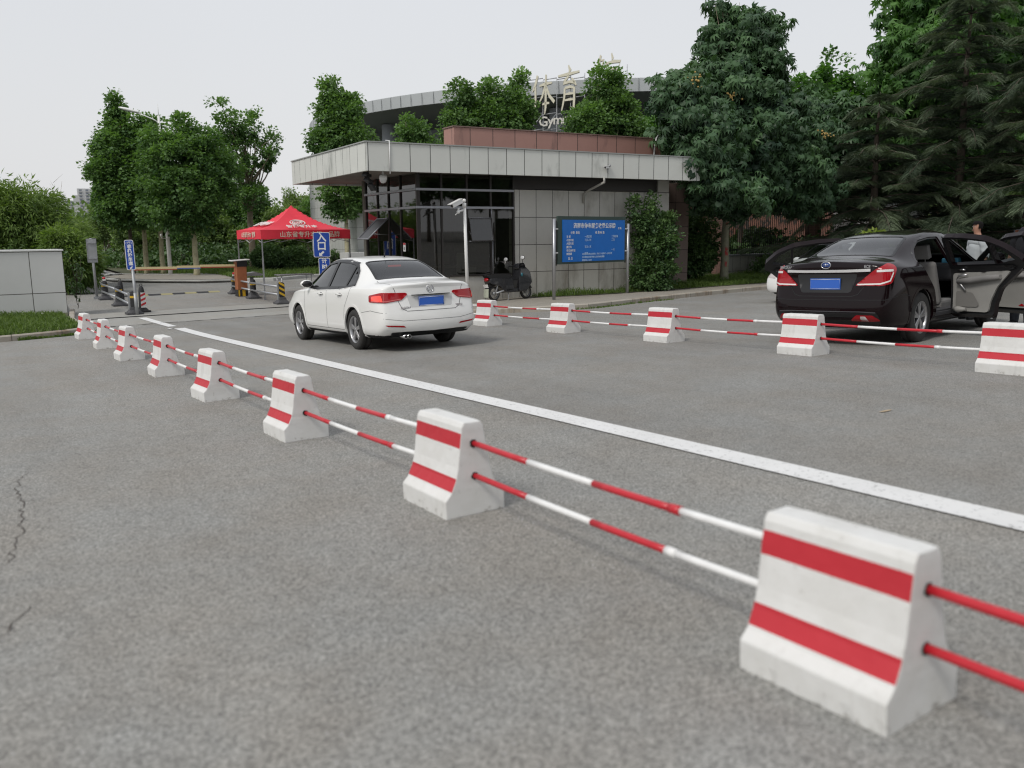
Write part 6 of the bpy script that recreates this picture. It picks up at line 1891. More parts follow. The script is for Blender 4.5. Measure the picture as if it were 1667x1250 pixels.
# ================================================================== BOUNDARY BEHIND THE TREES, RIGHT
fw = thing('boundary_fence', 'low dark stone wall carrying a black steel bar fence behind the cars', 'fence', (27.6, 25.2, -.5), (0, 0, R_(9)))
mb = MB(); mb.box((11, 0, .42), (24, .3, .95)); mb.build('base_wall', M['walltile'], fw); mb = MB(); mb.box((11, 0, .93), (24.1, .4, .07)); mb.build('wall_cap', M['steel_dull'], fw)
mb = MB()
for i in range(150): mb.cyl((-.8 + .158 * i, 0, .95), (-.8 + .158 * i, 0, 2.9), .014, .014, 5)
mb.build('bars', M['blackm'], fw).__setitem__('kind', 'stuff')
for z in (1.15, 2.65):
    mb = MB(); mb.box((11, 0, z), (24, .04, .05)); mb.build('fence_rail', M['blackm'], fw)
for k in range(4):
    mb = MB(); mb.box((-.9 + 7.4 * k, 0, 1.5), (.5, .5, 3.2)); mb.build('brick_pillar', tile_mat('pillar_brick', (.20, .11, .085), (.08, .06, .05), .25, .08, .2, .8, axes='XYZ', jw=.006) if k == 0 else bpy.data.materials['pillar_brick'], fw)
rb = thing('red_building', 'reddish building glimpsed through the fence behind the dark trees', 'building', (34, 33, -.5), (0, 0, R_(5)))
mb = MB(); mb.box((6, 3, 2.6), (14, 5, 5.2)); mb.build('wall', mat('terracotta', (.46, .22, .16), .8, var=.25, scale=.8, dirt=((.10, .09, .08), 1.1, .5, .58)), rb)
wb = thing('white_building', 'white tiled building glimpsed through leaves above the dark sedan', 'building', (50, 33, -.5), (0, 0, R_(12)))
mb = MB(); mb.box((6, 3, 3.2), (12, 5, 6.4)); mb.build('wall', tile_mat('white_tiles', (.6, .6, .6), (.2, .2, .2), .5, .5, .05, .5, axes='XYZ', jw=.03), wb)
mb = MB(); mb.box((6, 2.9, 6.45), (12.6, 5.6, .2)); mb.build('roof', M['gcol'], wb)
# ================================================================== TREES AND PLANTS
M['bark_pale'] = mat('plane_bark', (.40, .37, .24), .85, var=.22, scale=7, dirt=((.16, .14, .09), 3.0, .56, .66))
M['bark_tan'] = mat('tan_bark', (.22, .18, .13), .9, var=.3, scale=6, bump=.4, bscale=30)
M['bark_grey'] = mat('grey_green_bark', (.24, .235, .17), .9, var=.25, scale=7, bump=.3, bscale=30)
M['bark_dark'] = mat('dark_bark', (.08, .065, .05), .95, var=.3, scale=6, bump=.5, bscale=30)
M['lf_plane'] = leaf_mat('plane_leaves', (.045, .10, .035), (.18, .30, .10), .5, .35)
M['lf_dark'] = leaf_mat('dark_compound_leaves', (.021, .05, .027), (.08, .155, .062), .5, .2)
M['lf_bright'] = leaf_mat('bright_compound_leaves', (.03, .085, .025), (.12, .25, .06), .5, .35)
M['lf_cedar'] = leaf_mat('cedar_needles', (.035, .058, .038), (.16, .205, .125), .7, .1)
M['lf_bamboo'] = leaf_mat('bamboo_leaves', (.05, .10, .025), (.22, .31, .085), .55, .35)
M['lf_wood'] = leaf_mat('wood_leaves', (.07, .12, .045), (.24, .33, .12), .6, .35)
M['lf_bush'] = leaf_mat('bush_leaves', (.03, .07, .025), (.12, .20, .07), .45, .2)
M['lf_lime'] = leaf_mat('lime_leaves', (.10, .17, .03), (.27, .33, .07), .5, .3)
M['flower'] = mat('yellow_panicle', (.36, .25, .08), .8, var=.3)


def nrm(a): return a / np.maximum(1e-9, np.linalg.norm(a, axis=-1, keepdims=True))

def place_leaves(pos, ax, nm, size, TV, TF):
    """copy a leaf template to every position; returns verts, quads"""
    ax = nrm(ax); nm = nrm(nm - ax * (nm * ax).sum(-1, keepdims=True)); sd = np.cross(nm, ax)
    TV = np.asarray(TV, float); TF = np.asarray(TF)
    if np.ndim(size) == 1: size = size[:, None, None]
    V = pos[:, None, :] + size * (TV[None, :, 0:1] * ax[:, None, :] + TV[None, :, 1:2] * sd[:, None, :] + TV[None, :, 2:3] * nm[:, None, :])
    K = len(TV); n = len(pos)
    F = (np.arange(n)[:, None, None] * K + TF[None]).reshape(-1, TF.shape[1])
    return V.reshape(-1, 3), F

T_BROAD = ([(0, 0, 0), (.35, .42, .07), (.62, .20, .02), (1, 0, -.04), (.62, -.20, .02), (.35, -.42, .07)], [(0, 1, 2, 5), (5, 2, 3, 4)])
T_BROAD = ([(0, 0, 0), (.32, .46, .09), (1, 0, -.05), (.32, -.46, .09), (.42, 0, -.02)], [(0, 1, 2, 4), (0, 4, 2, 3)])
T_NARROW = ([(0, 0, 0), (.4, .11, .02), (1, 0, -.10), (.4, -.11, .02)], [(0, 1, 2, 3)])
def fan(n, spread, droop, w, ratio=1.0):
    V = []; F = []
    for i in range(n):
        t = -1 + 2 * i / (n - 1); a = t * spread; L_ = (1 - .25 * abs(t) ** 1.5) * ratio
        c, s = math.cos(a), math.sin(a); b = len(V)
        V += [(0, 0, 0), (c * .48 * L_ - s * w, s * .48 * L_ + c * w, -.06), (c * L_ * .92, s * L_ * .92, -droop), (c * .48 * L_ + s * w, s * .48 * L_ - c * w, -.06)]
        F.append((b, b + 1, b + 2, b + 3))
    return V, F
T_FAN = fan(6, R_(105), .62, .17)
T_PINN = None
def pinnate(n, w, droop):
    V = []; F = []
    for i in range(n):
        for s in (-1, 1):
            x = .12 + .8 * i / n; z = -droop * x * x; b = len(V); L_ = .34 * (1 - .5 * (i / n) ** 2)
            dx, dy = .45 * L_, s * .9 * L_
            V += [(x, 0, z), (x + dx * .5 - w * s * .0 + .03, dy * .5 - .0, z - .02), (x + dx, dy, z - .12), (x + dx * .5 - .05, dy * .5, z - .02)]
            F.append((b, b + 1, b + 2, b + 3) if s > 0 else (b + 3, b + 2, b + 1, b))
    return V, F
def frond(n, w):
    """drooping flat spray of needle tufts"""
    V = []; F = []
    for i in range(n):
        x = .08 + .92 * i / n; z = -.16 * x * x
        for s in (-1, 1):
            L_ = .30 * (1 - .65 * x) + .05; b = len(V)
            V += [(x, 0, z), (x + .06 + L_ * .3, s * (L_ * .5 + w), z - .03), (x + L_ * .75, s * L_, z - .07), (x + L_ * .3 - .03, s * (L_ * .5 - w), z - .03)]
            F.append((b, b + 1, b + 2, b + 3))
    return V, F
T_PINN = pinnate(5, .05, .35)
T_FROND = frond(8, .030)


def limb(mb, a, b, r0, r1, rnd, sag=.0, n=6, mi=0, seg=6):
    a, b = Vector(a), Vector(b); d = b - a; pts = []
    k1 = Vector((rnd.uniform(-1, 1), rnd.uniform(-1, 1), rnd.uniform(-.3, .6))) * d.length * .09
    for i in range(n):
        t = i / (n - 1); pts.append(a + d * t + k1 * math.sin(math.pi * t) + Vector((0, 0, -sag * t * t + .0)))
    mb.tube(pts, [r0 + (r1 - r0) * (i / (n - 1)) ** .8 for i in range(n)], seg, mi)
    return pts[-1]


def sample_blobs(rng, blobs, n, lo=.45):
    vol = np.array([b[3] * b[4] * b[5] for b in blobs]) ** .8; ids = rng.choice(len(blobs), n, p=vol / vol.sum())
    B = np.array(blobs)[ids]
    d = nrm(rng.normal(size=(n, 3))); r = rng.uniform(lo ** 2, 1, n) ** .5
    return B[:, :3] + d * B[:, 3:6] * r[:, None], d, ids


def crown(name, blobs, nc, per, cr, size, T, m, parent, seed, droop=.25, outw=.8, flat=.75, tint=(.5, .22), lo=.45, topbias=.22, lim=None):
    rng = np.random.default_rng(seed)
    C, D, ids = sample_blobs(rng, blobs, nc, lo)
    if lim is not None: k = lim(C); C, D = C[k], D[k]; nc = len(C)
    crs = cr * rng.uniform(.65, 1.35, nc)
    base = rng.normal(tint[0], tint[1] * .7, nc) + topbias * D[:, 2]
    off = rng.normal(size=(nc, per, 3)) * .5; off /= np.maximum(1, np.linalg.norm(off, axis=2, keepdims=True) / 1.0)
    off[..., 2] *= flat
    P = C[:, None] + off * crs[:, None, None]
    ax = off * outw + D[:, None] * .6 + rng.normal(size=off.shape) * .45; ax[..., 2] -= droop
    nm = np.array([0, 0, 1.0]) + rng.normal(size=off.shape) * .55 + off * .5
    sz = size * rng.uniform(.6, 1.25, (nc, per))
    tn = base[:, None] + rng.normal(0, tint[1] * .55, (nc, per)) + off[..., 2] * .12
    V, F = place_leaves(P.reshape(-1, 3), ax.reshape(-1, 3), nm.reshape(-1, 3), sz.ravel(), *T)
    t = np.repeat(np.clip(tn.ravel(), 0, 1), len(T[1]))
    return mesh_np(name, V, F, m, False, parent, t), C


def tree(name, label, loc, blobs, trunk, m_leaf, m_bark, T=T_BROAD, nc=260, per=46, cr=.40, size=.2, seed=1, cat='tree', group=None, limbs=16, droop=.25, fork=None, lean=(0, 0), **kw):
    """trunk = (r_base, r_top, height of the fork)"""
    t = thing(name, label, cat, loc, (0, 0, 0), group)
    rnd = random.Random(seed)
    o, C = crown('crown', blobs, nc, per, cr, size, T, m_leaf, t, seed, droop, **kw)
    mb = MB()
    r0, r1, h = trunk
    n = 7; pts = []
    for i in range(n):
        k = i / (n - 1); pts.append(Vector((lean[0] * k + rnd.uniform(-.02, .02), lean[1] * k + rnd.uniform(-.02, .02), -.1 + (h + .1) * k)))
    mb.tube(pts, [r0 * (1.25 if i == 0 else 1) + (r1 - r0) * i / (n - 1) for i in range(n)], 12)
    mb.build('trunk', m_bark, t)
    mb = MB(); top = pts[-1]
    idx = rnd.sample(range(len(C)), min(limbs, len(C)))
    zc = max(c[2] for c in C)
    ld = Vector((top.x, top.y, top.z + (zc - top.z) * .8))
    mb.tube([top - Vector((0, 0, .05)), (top + ld) / 2 + Vector((rnd.uniform(-.1, .1), rnd.uniform(-.1, .1), 0)), ld], [r1, r1 * .6, r1 * .12], 8)
    for i in idx:
        c = Vector(C[i]); k = min(.75, max(0.0, rnd.uniform(0, .8) * (c.z - top.z) / max(.5, zc - top.z)))
        a = top + (ld - top) * k
        limb(mb, a, c, r1 * .5 * (1 - .6 * k), .012, rnd)
    mb.build('limbs', m_bark if not fork else fork, t)
    return t


# --- street planes beyond the gate
def bl(cx, cz, rx, rz, cy=0, ry=None): return (cx, cy, cz, rx, ry or rx, rz)
plane = 'street plane trees beyond the gate'
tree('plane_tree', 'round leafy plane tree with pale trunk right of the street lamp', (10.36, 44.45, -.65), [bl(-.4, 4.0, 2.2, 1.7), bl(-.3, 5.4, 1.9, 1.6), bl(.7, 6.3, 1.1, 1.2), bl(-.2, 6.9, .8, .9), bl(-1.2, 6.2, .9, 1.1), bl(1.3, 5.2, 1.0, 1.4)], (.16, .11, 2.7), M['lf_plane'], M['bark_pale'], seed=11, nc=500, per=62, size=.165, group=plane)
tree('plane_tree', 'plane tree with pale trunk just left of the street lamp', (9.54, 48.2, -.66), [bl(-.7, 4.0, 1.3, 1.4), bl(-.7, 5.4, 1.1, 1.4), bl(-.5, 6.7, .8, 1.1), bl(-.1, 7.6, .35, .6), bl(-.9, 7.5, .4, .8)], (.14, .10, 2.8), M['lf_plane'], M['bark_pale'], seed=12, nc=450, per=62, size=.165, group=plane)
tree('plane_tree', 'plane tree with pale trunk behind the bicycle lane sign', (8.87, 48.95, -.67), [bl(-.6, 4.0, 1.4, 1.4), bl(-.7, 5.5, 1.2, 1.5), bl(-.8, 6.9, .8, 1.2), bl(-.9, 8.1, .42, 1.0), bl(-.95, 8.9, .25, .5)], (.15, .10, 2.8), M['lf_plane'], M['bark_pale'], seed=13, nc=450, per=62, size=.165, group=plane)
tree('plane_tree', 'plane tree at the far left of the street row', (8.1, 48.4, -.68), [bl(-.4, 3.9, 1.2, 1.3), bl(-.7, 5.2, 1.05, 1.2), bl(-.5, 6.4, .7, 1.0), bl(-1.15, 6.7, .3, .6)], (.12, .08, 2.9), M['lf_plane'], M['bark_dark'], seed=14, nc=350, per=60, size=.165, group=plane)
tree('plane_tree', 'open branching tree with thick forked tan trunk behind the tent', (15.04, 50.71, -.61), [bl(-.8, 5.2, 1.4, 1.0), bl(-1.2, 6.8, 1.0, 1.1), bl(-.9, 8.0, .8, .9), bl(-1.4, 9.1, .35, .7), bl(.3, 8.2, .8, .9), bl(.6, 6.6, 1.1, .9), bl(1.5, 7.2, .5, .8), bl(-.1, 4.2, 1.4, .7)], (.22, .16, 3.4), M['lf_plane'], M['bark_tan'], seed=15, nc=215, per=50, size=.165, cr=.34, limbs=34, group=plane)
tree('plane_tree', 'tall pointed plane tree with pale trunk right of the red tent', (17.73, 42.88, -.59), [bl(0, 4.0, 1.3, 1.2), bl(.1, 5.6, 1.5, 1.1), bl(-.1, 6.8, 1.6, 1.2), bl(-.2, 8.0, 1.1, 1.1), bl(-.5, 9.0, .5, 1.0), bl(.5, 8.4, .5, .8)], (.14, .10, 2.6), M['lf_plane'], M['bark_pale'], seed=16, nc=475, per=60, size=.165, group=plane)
back = 'plane trees rising behind the guardhouse roof'
tree('plane_tree', 'small plane tree top showing above the canopy between two larger ones', (23.16, 45.38, -.55), [bl(0, 6.2, 1.5, 1.3), bl(-.2, 7.6, .9, 1.1), bl(.8, 6.8, .8, .9)], (.13, .09, 4), M['lf_plane'], M['bark_pale'], seed=17, nc=225, per=55, size=.165, group=back)
tree('plane_tree', 'wide plane tree rising behind the left end of the red parapet', (24.3, 39.2, -.54), [bl(-1.5, 7.4, 1.2, 1.2), bl(-1.6, 8.8, .6, .9), bl(0, 7.6, 1.5, 1.3), bl(.2, 9.0, .9, .9), bl(1.5, 8.2, 1.2, 1.3), bl(1.9, 9.6, .5, .9), bl(0, 6.2, 2.2, 1.2)], (.15, .11, 4.5), M['lf_plane'], M['bark_pale'], seed=18, nc=525, per=60, size=.165, group=back)
tree('plane_tree', 'plane tree rising behind the red parapet under the rooftop letters', (29.3, 35.6, -.52), [bl(-1.2, 7.2, 1.4, 1.3), bl(0, 7.8, 1.4, 1.3), bl(1.2, 7.0, 1.3, 1.3), bl(-.2, 9.2, .8, 1.1), bl(.5, 9.0, .7, 1.0)], (.15, .11, 4.5), M['lf_plane'], M['bark_pale'], seed=19, nc=425, per=60, size=.165, group=back)
tree('plane_tree', 'low plane tree behind the right end of the red parapet', (33.6, 36.0, -.49), [bl(-1.2, 6.6, 1.5, 1.3), bl(.8, 6.6, 1.4, 1.3), bl(0, 7.5, .9, .9)], (.14, .1, 4), M['lf_bright'], M['bark_pale'], seed=20, nc=300, per=50, size=.165, group=back)

# --- the big dark tree by the right end of the guardhouse
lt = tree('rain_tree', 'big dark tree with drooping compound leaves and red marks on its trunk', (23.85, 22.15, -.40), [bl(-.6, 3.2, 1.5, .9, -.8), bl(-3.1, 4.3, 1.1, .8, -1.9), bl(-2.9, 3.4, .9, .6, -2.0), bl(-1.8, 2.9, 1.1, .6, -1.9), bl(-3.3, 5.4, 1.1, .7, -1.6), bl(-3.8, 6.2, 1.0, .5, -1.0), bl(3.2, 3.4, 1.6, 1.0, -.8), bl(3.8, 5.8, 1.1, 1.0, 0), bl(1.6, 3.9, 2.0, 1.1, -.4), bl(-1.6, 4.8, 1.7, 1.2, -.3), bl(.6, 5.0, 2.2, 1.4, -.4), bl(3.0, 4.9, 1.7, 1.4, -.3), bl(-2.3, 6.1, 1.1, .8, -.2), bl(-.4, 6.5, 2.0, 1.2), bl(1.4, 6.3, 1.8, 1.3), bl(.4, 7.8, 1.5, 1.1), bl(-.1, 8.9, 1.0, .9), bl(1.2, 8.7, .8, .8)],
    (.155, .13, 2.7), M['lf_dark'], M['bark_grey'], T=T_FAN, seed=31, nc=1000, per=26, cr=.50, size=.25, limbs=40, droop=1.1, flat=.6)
M['redm'] = mat('red_marking_paint', (.40, .05, .05), .8, var=.3, scale=20, dirt=((.22, .18, .13), 14, .5, .56))
for z0, z1, a0, a1 in ((.95, 1.25, -2.4, -1.7), (2.05, 2.12, -2.5, -1.8), (.55, .75, -2.4, -1.9)):
    vs = []
    for i in range(9):
        a = a0 + (a1 - a0) * i / 8
        for z in (z0 + .03 * math.sin(i * 2.1), z1 + .04 * math.cos(i * 1.7)): vs.append((.168 * math.cos(a), .168 * math.sin(a), z))
    mb = MB(); mb.add(vs, [(2 * i, 2 * i + 2, 2 * i + 3, 2 * i + 1) for i in range(8)]); mb.build('red_mark', M['redm'], lt)
rngf = random.Random(5); mb = MB()
for (x, y, z) in ((-3.0, -.8, 6.55), (-2.5, -.9, 6.45), (-2.1, -.9, 6.4), (-1.6, -1.6, 6.2), (-3.9, -2.2, 6.4), (2.1, -2.4, 5.1)):
    for _ in range(16):
        p = Vector((x + rngf.gauss(0, .14), y + rngf.gauss(0, .1), z + rngf.gauss(0, .09))); mb.ball(p, rngf.uniform(.018, .04), 4)
mb.build('flower_panicles', M['flower'], lt)['kind'] = 'stuff'
mb = MB()
for k in range(7): mb.tube([(.2 * k - .5, .1, 7.6 + .2 * k % .5), (.25 * k - .6, .1, 8.9), (.3 * k - .8, .1, 9.5 + .25 * math.sin(k * 2))], [.02, .012, .005], 5)
mb.build('bare_twigs', M['bark_tan'], lt)
tree('rain_tree', 'paler leafy tree between the two big dark trees', (38.8, 29.5, -.48), [bl(0, 8.3, 1.6, 1.6), bl(-1.3, 8.7, 1.1, 1.0), bl(1.6, 8.6, 1.3, 1.3), bl(2.6, 7.8, 1.4, 1.4), bl(.6, 9.8, 1.0, 1.2), bl(-.8, 7.0, 2.0, 1.6), bl(0, 5.0, 2.6, 2.2)], (.15, .11, 3.5), M['lf_bright'], M['bark_dark'], seed=32, nc=560, per=40, size=.22)
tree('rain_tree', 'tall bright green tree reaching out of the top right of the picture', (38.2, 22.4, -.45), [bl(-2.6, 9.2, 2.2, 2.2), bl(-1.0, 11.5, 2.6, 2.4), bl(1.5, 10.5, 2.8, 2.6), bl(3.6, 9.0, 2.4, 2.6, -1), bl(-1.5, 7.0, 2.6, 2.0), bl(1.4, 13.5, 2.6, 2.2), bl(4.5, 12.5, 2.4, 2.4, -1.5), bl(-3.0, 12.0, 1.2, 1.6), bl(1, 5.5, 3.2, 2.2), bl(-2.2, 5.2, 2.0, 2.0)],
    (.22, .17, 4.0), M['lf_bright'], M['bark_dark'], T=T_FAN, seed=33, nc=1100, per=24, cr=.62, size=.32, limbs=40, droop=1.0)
tree('rain_tree', 'dark tree filling the gap behind the fence', (34.2, 26.4, -.49), [bl(0.6, 4.6, 2.4, 1.4), bl(-2.0, 5.2, 2.2, 1.6), bl(1.8, 4.6, 2.4, 2.0), bl(0, 6.4, 2.8, 1.6)], (.15, .1, 2.0), M['lf_dark'], M['bark_dark'], T=T_FAN, seed=34, nc=620, per=18, cr=.55, size=.34, droop=.6)
tree('rain_tree', 'dark leafy tree standing close behind the fence pillar', (29.8, 26.8, -.5), [bl(0, 4.6, 2.0, 1.3), bl(1.4, 4.2, 1.7, 1.1), bl(.6, 5.8, 2.2, 1.5)], (.13, .09, 2.4), M['lf_dark'], M['bark_dark'], T=T_FAN, seed=35, nc=340, per=18, cr=.5, size=.34, droop=.6)

# --- cedars behind the dark sedan
def cedar(label, loc, h, R0, seed, n_tier, zlo=.5, dens=1.0):
    t = thing('cedar_tree', label, 'tree', loc, (0, 0, 0), 'cedars behind the parked cars')
    rnd = random.Random(seed); rng = np.random.default_rng(seed)
    mb = MB(); mb.tube([(0, 0, -.1), (.05, .0, h * .4), (0, .04, h * .75), (0, 0, h)], [.2, .15, .08, .01], 10); mb.build('trunk', M['bark_dark'], t)
    bm_ = MB(); P = []; A = []; N = []; S = []; TN = []
    for i in range(n_tier):
        k = i / (n_tier - 1); z = zlo + (h * .985 - zlo) * k
        R = R0 * (1 - k) ** .55 * rnd.uniform(.7, 1.15) + .2
        nb = max(5, int(8 * (1 - .4 * k)))
        for j in range(nb):
            a = 6.283 * (j + rnd.random() * .7) / nb + i * .9; L_ = R * rnd.uniform(.65, 1.12)
            d = Vector((math.cos(a), math.sin(a), 0)); up = rnd.uniform(.25, .5)
            pts = []
            for q in range(6):
                s = q / 5; pts.append(Vector((0, 0, z)) + d * L_ * s + Vector((0, 0, L_ * (up * s - (.36 + .16 * rnd.random()) * s * s))))
            bm_.tube(pts, [.03 * (1 - .8 * q / 5) + .004 for q in range(6)], 5)
            tb = rnd.gauss(.45, .16)
            m_ = int((12 + 26 * L_) * dens)
            for q in range(m_):
                s = .06 + .94 * (q / m_) ** .8; f = s * 5; i0 = min(4, int(f)); p = pts[i0].lerp(pts[i0 + 1], f - i0)
                dd = (pts[i0 + 1] - pts[i0]).normalized(); side = Vector((-d.y, d.x, 0)) * rnd.choice((-1, 1))
                ax = dd * rnd.uniform(.3, 1.2) + side * rnd.uniform(.1, 1.2) * (1.1 - s * .4) + Vector((0, 0, rnd.uniform(-.35, .05)))
                lat = side * rnd.uniform(0, .32) * L_ * (1.15 - s) * .8
                P.append(p + lat + Vector((0, 0, rnd.uniform(-.04, .04) - lat.length * .18))); A.append(ax); N.append(Vector((rnd.gauss(0, .25), rnd.gauss(0, .25), 1))); S.append(rnd.uniform(.22, .42)); TN.append(min(1, max(0, tb + rnd.gauss(0, .14) + .55 * (s - .6))))
    V, F = place_leaves(np.array(P), np.array(A), np.array(N), np.array(S), *T_FROND)
    mesh_np('needle_sprays', V, F, M['lf_cedar'], False, t, np.repeat(np.array(TN), len(T_FROND[1])))
    bm_.build('boughs', M['bark_dark'], t)
    return t
cedar('dark cedar with drooping tiered boughs directly behind the dark sedan', (32.6, 18.6, -.40), 10.8, 4.8, 41, 22, dens=3.0)
cedar('shorter cedar left of the tall one, behind the dark sedan\'s roof', (30.3, 20.6, -.42), 7.0, 4.2, 42, 14, dens=2.8)
cedar('cedar at the right edge behind the two men', (33.4, 15.2, -.35), 11.8, 4.6, 43, 22, dens=2.6)

# --- bushes by the guardhouse and shrubs
tree('climbing_bush', 'tall leafy bush with upright shoots against the guardhouse wall, right of the notice board', (18.5, 20.2, -.42), [bl(0, .6, .75, .7), bl(.1, 1.5, .7, .7), bl(-.3, 2.2, .35, .5), bl(.5, 2.1, .35, .4), bl(-.75, 2.55, .18, .45), bl(.0, 2.7, .15, .35)], (.05, .04, .6), M['lf_bush'], M['bark_dark'], seed=51, nc=340, per=40, cr=.2, size=.095, cat='bush', droop=.1, lo=.3)
tree('leafy_bush', 'dark rounded bush between the guardhouse and the marked tree', (23.0, 23.3, -.42), [bl(0, .9, 1.1, .9), bl(-.3, 1.9, .9, .8), bl(.7, 1.6, .8, .9)], (.05, .04, .5), M['lf_bush'], M['bark_dark'], seed=52, nc=380, per=40, cr=.25, size=.11, cat='bush', lo=.3)
tree('leafy_bush', 'low dark bush under the fence left of the dark sedan', (28.6, 23.9, -.42), [bl(0, .35, .9, .35), bl(1.6, .5, .9, .5)], (.04, .03, .2), M['lf_bush'], M['bark_dark'], seed=53, nc=200, per=40, cr=.22, size=.10, cat='bush', lo=.3)
tree('leafy_bush', 'small yellow green shrub showing above the dark sedan\'s roof', (21.35, 14.5, -.35), [bl(0, 1.2, .5, .4), bl(.1, 1.55, .34, .2), bl(0, .6, .5, .5)], (.04, .03, .4), M['lf_lime'], M['bark_dark'], seed=54, nc=70, per=26, cr=.15, size=.10, cat='bush', droop=-.3)
tree('ball_shrub', 'large clipped round shrub beyond the tent, on the left', (14.58, 46.16, -.61), [bl(0, .85, .95, .65, 0, .9)], (.1, .08, .3), M['lf_bush'], M['bark_dark'], seed=55, nc=260, per=40, cr=.18, size=.09, cat='shrub', lo=.75, group='clipped shrubs')
tree('ball_shrub', 'smaller clipped round shrub beyond the tent, on the right', (15.8, 45.3, -.60), [bl(0, .8, .68, .6, 0, .7)], (.08, .06, .3), M['lf_bush'], M['bark_dark'], seed=56, nc=180, per=40, cr=.16, size=.09, cat='shrub', lo=.75, group='clipped shrubs')
tree('ball_shrub', 'low clipped shrub half hidden by the entrance sign', (18.4, 46.8, -.58), [bl(0, .6, 1.6, .55, 0, .8)], (.08, .06, .2), M['lf_bush'], M['bark_dark'], seed=57, nc=220, per=36, cr=.2, size=.10, cat='shrub', lo=.6, group='clipped shrubs')
tree('leafy_bush', 'slender bush before the pale annex wall', (18.9, 37.8, -.55), [bl(0, 1.2, .5, .9), bl(.1, 2.2, .35, .8)], (.03, .02, .5), M['lf_wood'], M['bark_dark'], seed=58, nc=90, per=30, cr=.2, size=.11, cat='bush')

# --- bamboo and scrub on the left
bam = 'bamboo thickets on the left verge'
for i, (x, y, s, lab) in enumerate(((1.0, 42.5, 1.0, 'bamboo thicket at the left edge of the photo'), (2.3, 38.5, .95, 'bright bamboo thicket above the stone block'), (3.5, 41.5, .66, 'bamboo thicket at the end of the stone block'), (-1.6, 41, 1.05, 'bamboo thicket left of the frame edge'))):
    tree('bamboo', lab, (x, y, -.7), [bl(0, 2.3 * s, 1.7, 1.6 * s), bl(.6, 3.4 * s, 1.2, 1.0 * s), bl(-.8, 3.6 * s, 1.1, 1.0 * s), bl(0, 1.0, 1.8, 1.0)], (.03, .02, 1.2), M['lf_bamboo'], M['bark_tan'], T=T_NARROW, seed=60 + i, nc=520, per=56, cr=.42, size=.26, cat='bamboo', group=bam, droop=.55, limbs=40)
tree('leafy_bush', 'yellow green feathery bush behind the stone block\'s right end', (4.0, 36.0, -.7), [bl(0, 1.1, .8, 1.0), bl(-.4, 1.8, .6, .6)], (.04, .03, .4), M['lf_bamboo'], M['bark_dark'], T=T_NARROW, seed=66, nc=300, per=50, cr=.3, size=.22, cat='bush', droop=.5)
tree('leafy_bush', 'dark mid height tree behind the bamboo', (5.0, 52, -.7), [bl(0, 1.6, 1.8, 1.0), bl(-.6, 1.4, 2.2, 1.2)], (.08, .05, 1.5), M['lf_bush'], M['bark_dark'], seed=67, nc=320, per=40, cr=.4, size=.17, cat='bush')
tw = thing('twiggy_sapling', 'sparse twiggy sapling beside the end of the stone block', 'sapling', (3.0, 27.2, -.72))
rnd = random.Random(9); mb = MB(); P = []; A = []
for k in range(9):
    a = rnd.uniform(-.5, .9); L_ = rnd.uniform(.7, 1.3); p0 = Vector((0, 0, .1 + .1 * k)); p1 = p0 + Vector((math.sin(a) * L_ * .6, rnd.uniform(-.2, .2), L_ * .75)); mb.tube([p0, (p0 + p1) / 2 + Vector((.04, 0, .03)), p1], [.008, .006, .002], 4)
    for q in range(16): t = rnd.uniform(.3, 1); P.append(p0.lerp(p1, t)); A.append(Vector((rnd.uniform(-1, 1.4), rnd.uniform(-1, 1), rnd.uniform(-.4, .6))))
mb.build('twigs', M['bark_dark'], tw)
V, F = place_leaves(np.array(P), np.array(A), np.random.default_rng(1).normal(size=(len(P), 3)) + [0, 0, 1], np.full(len(P), .09), *T_BROAD)
mesh_np('leaves', V, F, M['lf_bush'], False, tw, np.full(len(F), .3))
for i, (x, y, h) in enumerate(((.4, 39.5, 5.2), (1.6, 42, 5.6), (4.3, 44.5, 4.6))):
    tw = thing('bare_sapling', ('thin bare sapling at the left edge above the bamboo', 'thin bare sapling rising out of the bamboo', 'thin bare sapling left of the far tower')[i], 'sapling', (x, y, -.7))
    mb = MB(); rnd = random.Random(i)
    mb.tube([(0, 0, 0), (.1, 0, h * .6), (.05 + .2 * i, 0, h)], [.03, .018, .004], 5)
    for k in range(12):
        z = h * (.6 + .035 * k); a = rnd.uniform(-1, 1); l = rnd.uniform(.25, .6); mb.tube([(.09, 0, z), (.09 + math.sin(a) * l, rnd.uniform(-.2, .2), z + l * .8)], [.007, .002], 4)
    mb.build('stem', M['bark_tan'], tw)

# --- wood behind: a few prototypes copied as individual slender trees
protos = []
for i in range(4):
    bb = [bl(0, 3.6, 1.2, 1.2), bl(.3, 4.8, 1.0, 1.1), bl(-.4, 5.6, .7, .9)] if i < 3 else [bl(0, 2.2, 1.7, 1.6), bl(.5, 3.4, 1.2, 1.1)]
    p = tree('slender_tree', 'x', (0, 0, 0), bb, (.07, .05, 2.4 if i < 3 else 1.0), M['lf_wood'] if i != 1 else M['lf_plane'], (M['bark_tan'], M['bark_pale'], M['bark_dark'], M['bark_dark'])[i], seed=70 + i, nc=150, per=34, cr=.42, size=.2, limbs=14, group='slender trees in the wood beyond the gate', lo=.2)
    # pale support poles
    mb = MB()
    for a in (0, 2.1, 4.2): mb.tube([(1.1 * math.cos(a), 1.1 * math.sin(a), 0), (.04 * math.cos(a), .04 * math.sin(a), 1.7)], .028, 5)
    if i < 3: mb.build('support_pole', mat('support_pole', (.30, .29, .27), .8) if 'sup' not in M else M['sup'], p).__setitem__('kind', 'stuff')
    protos.append(p)
rnd = random.Random(77)
spots = []; PXS = []
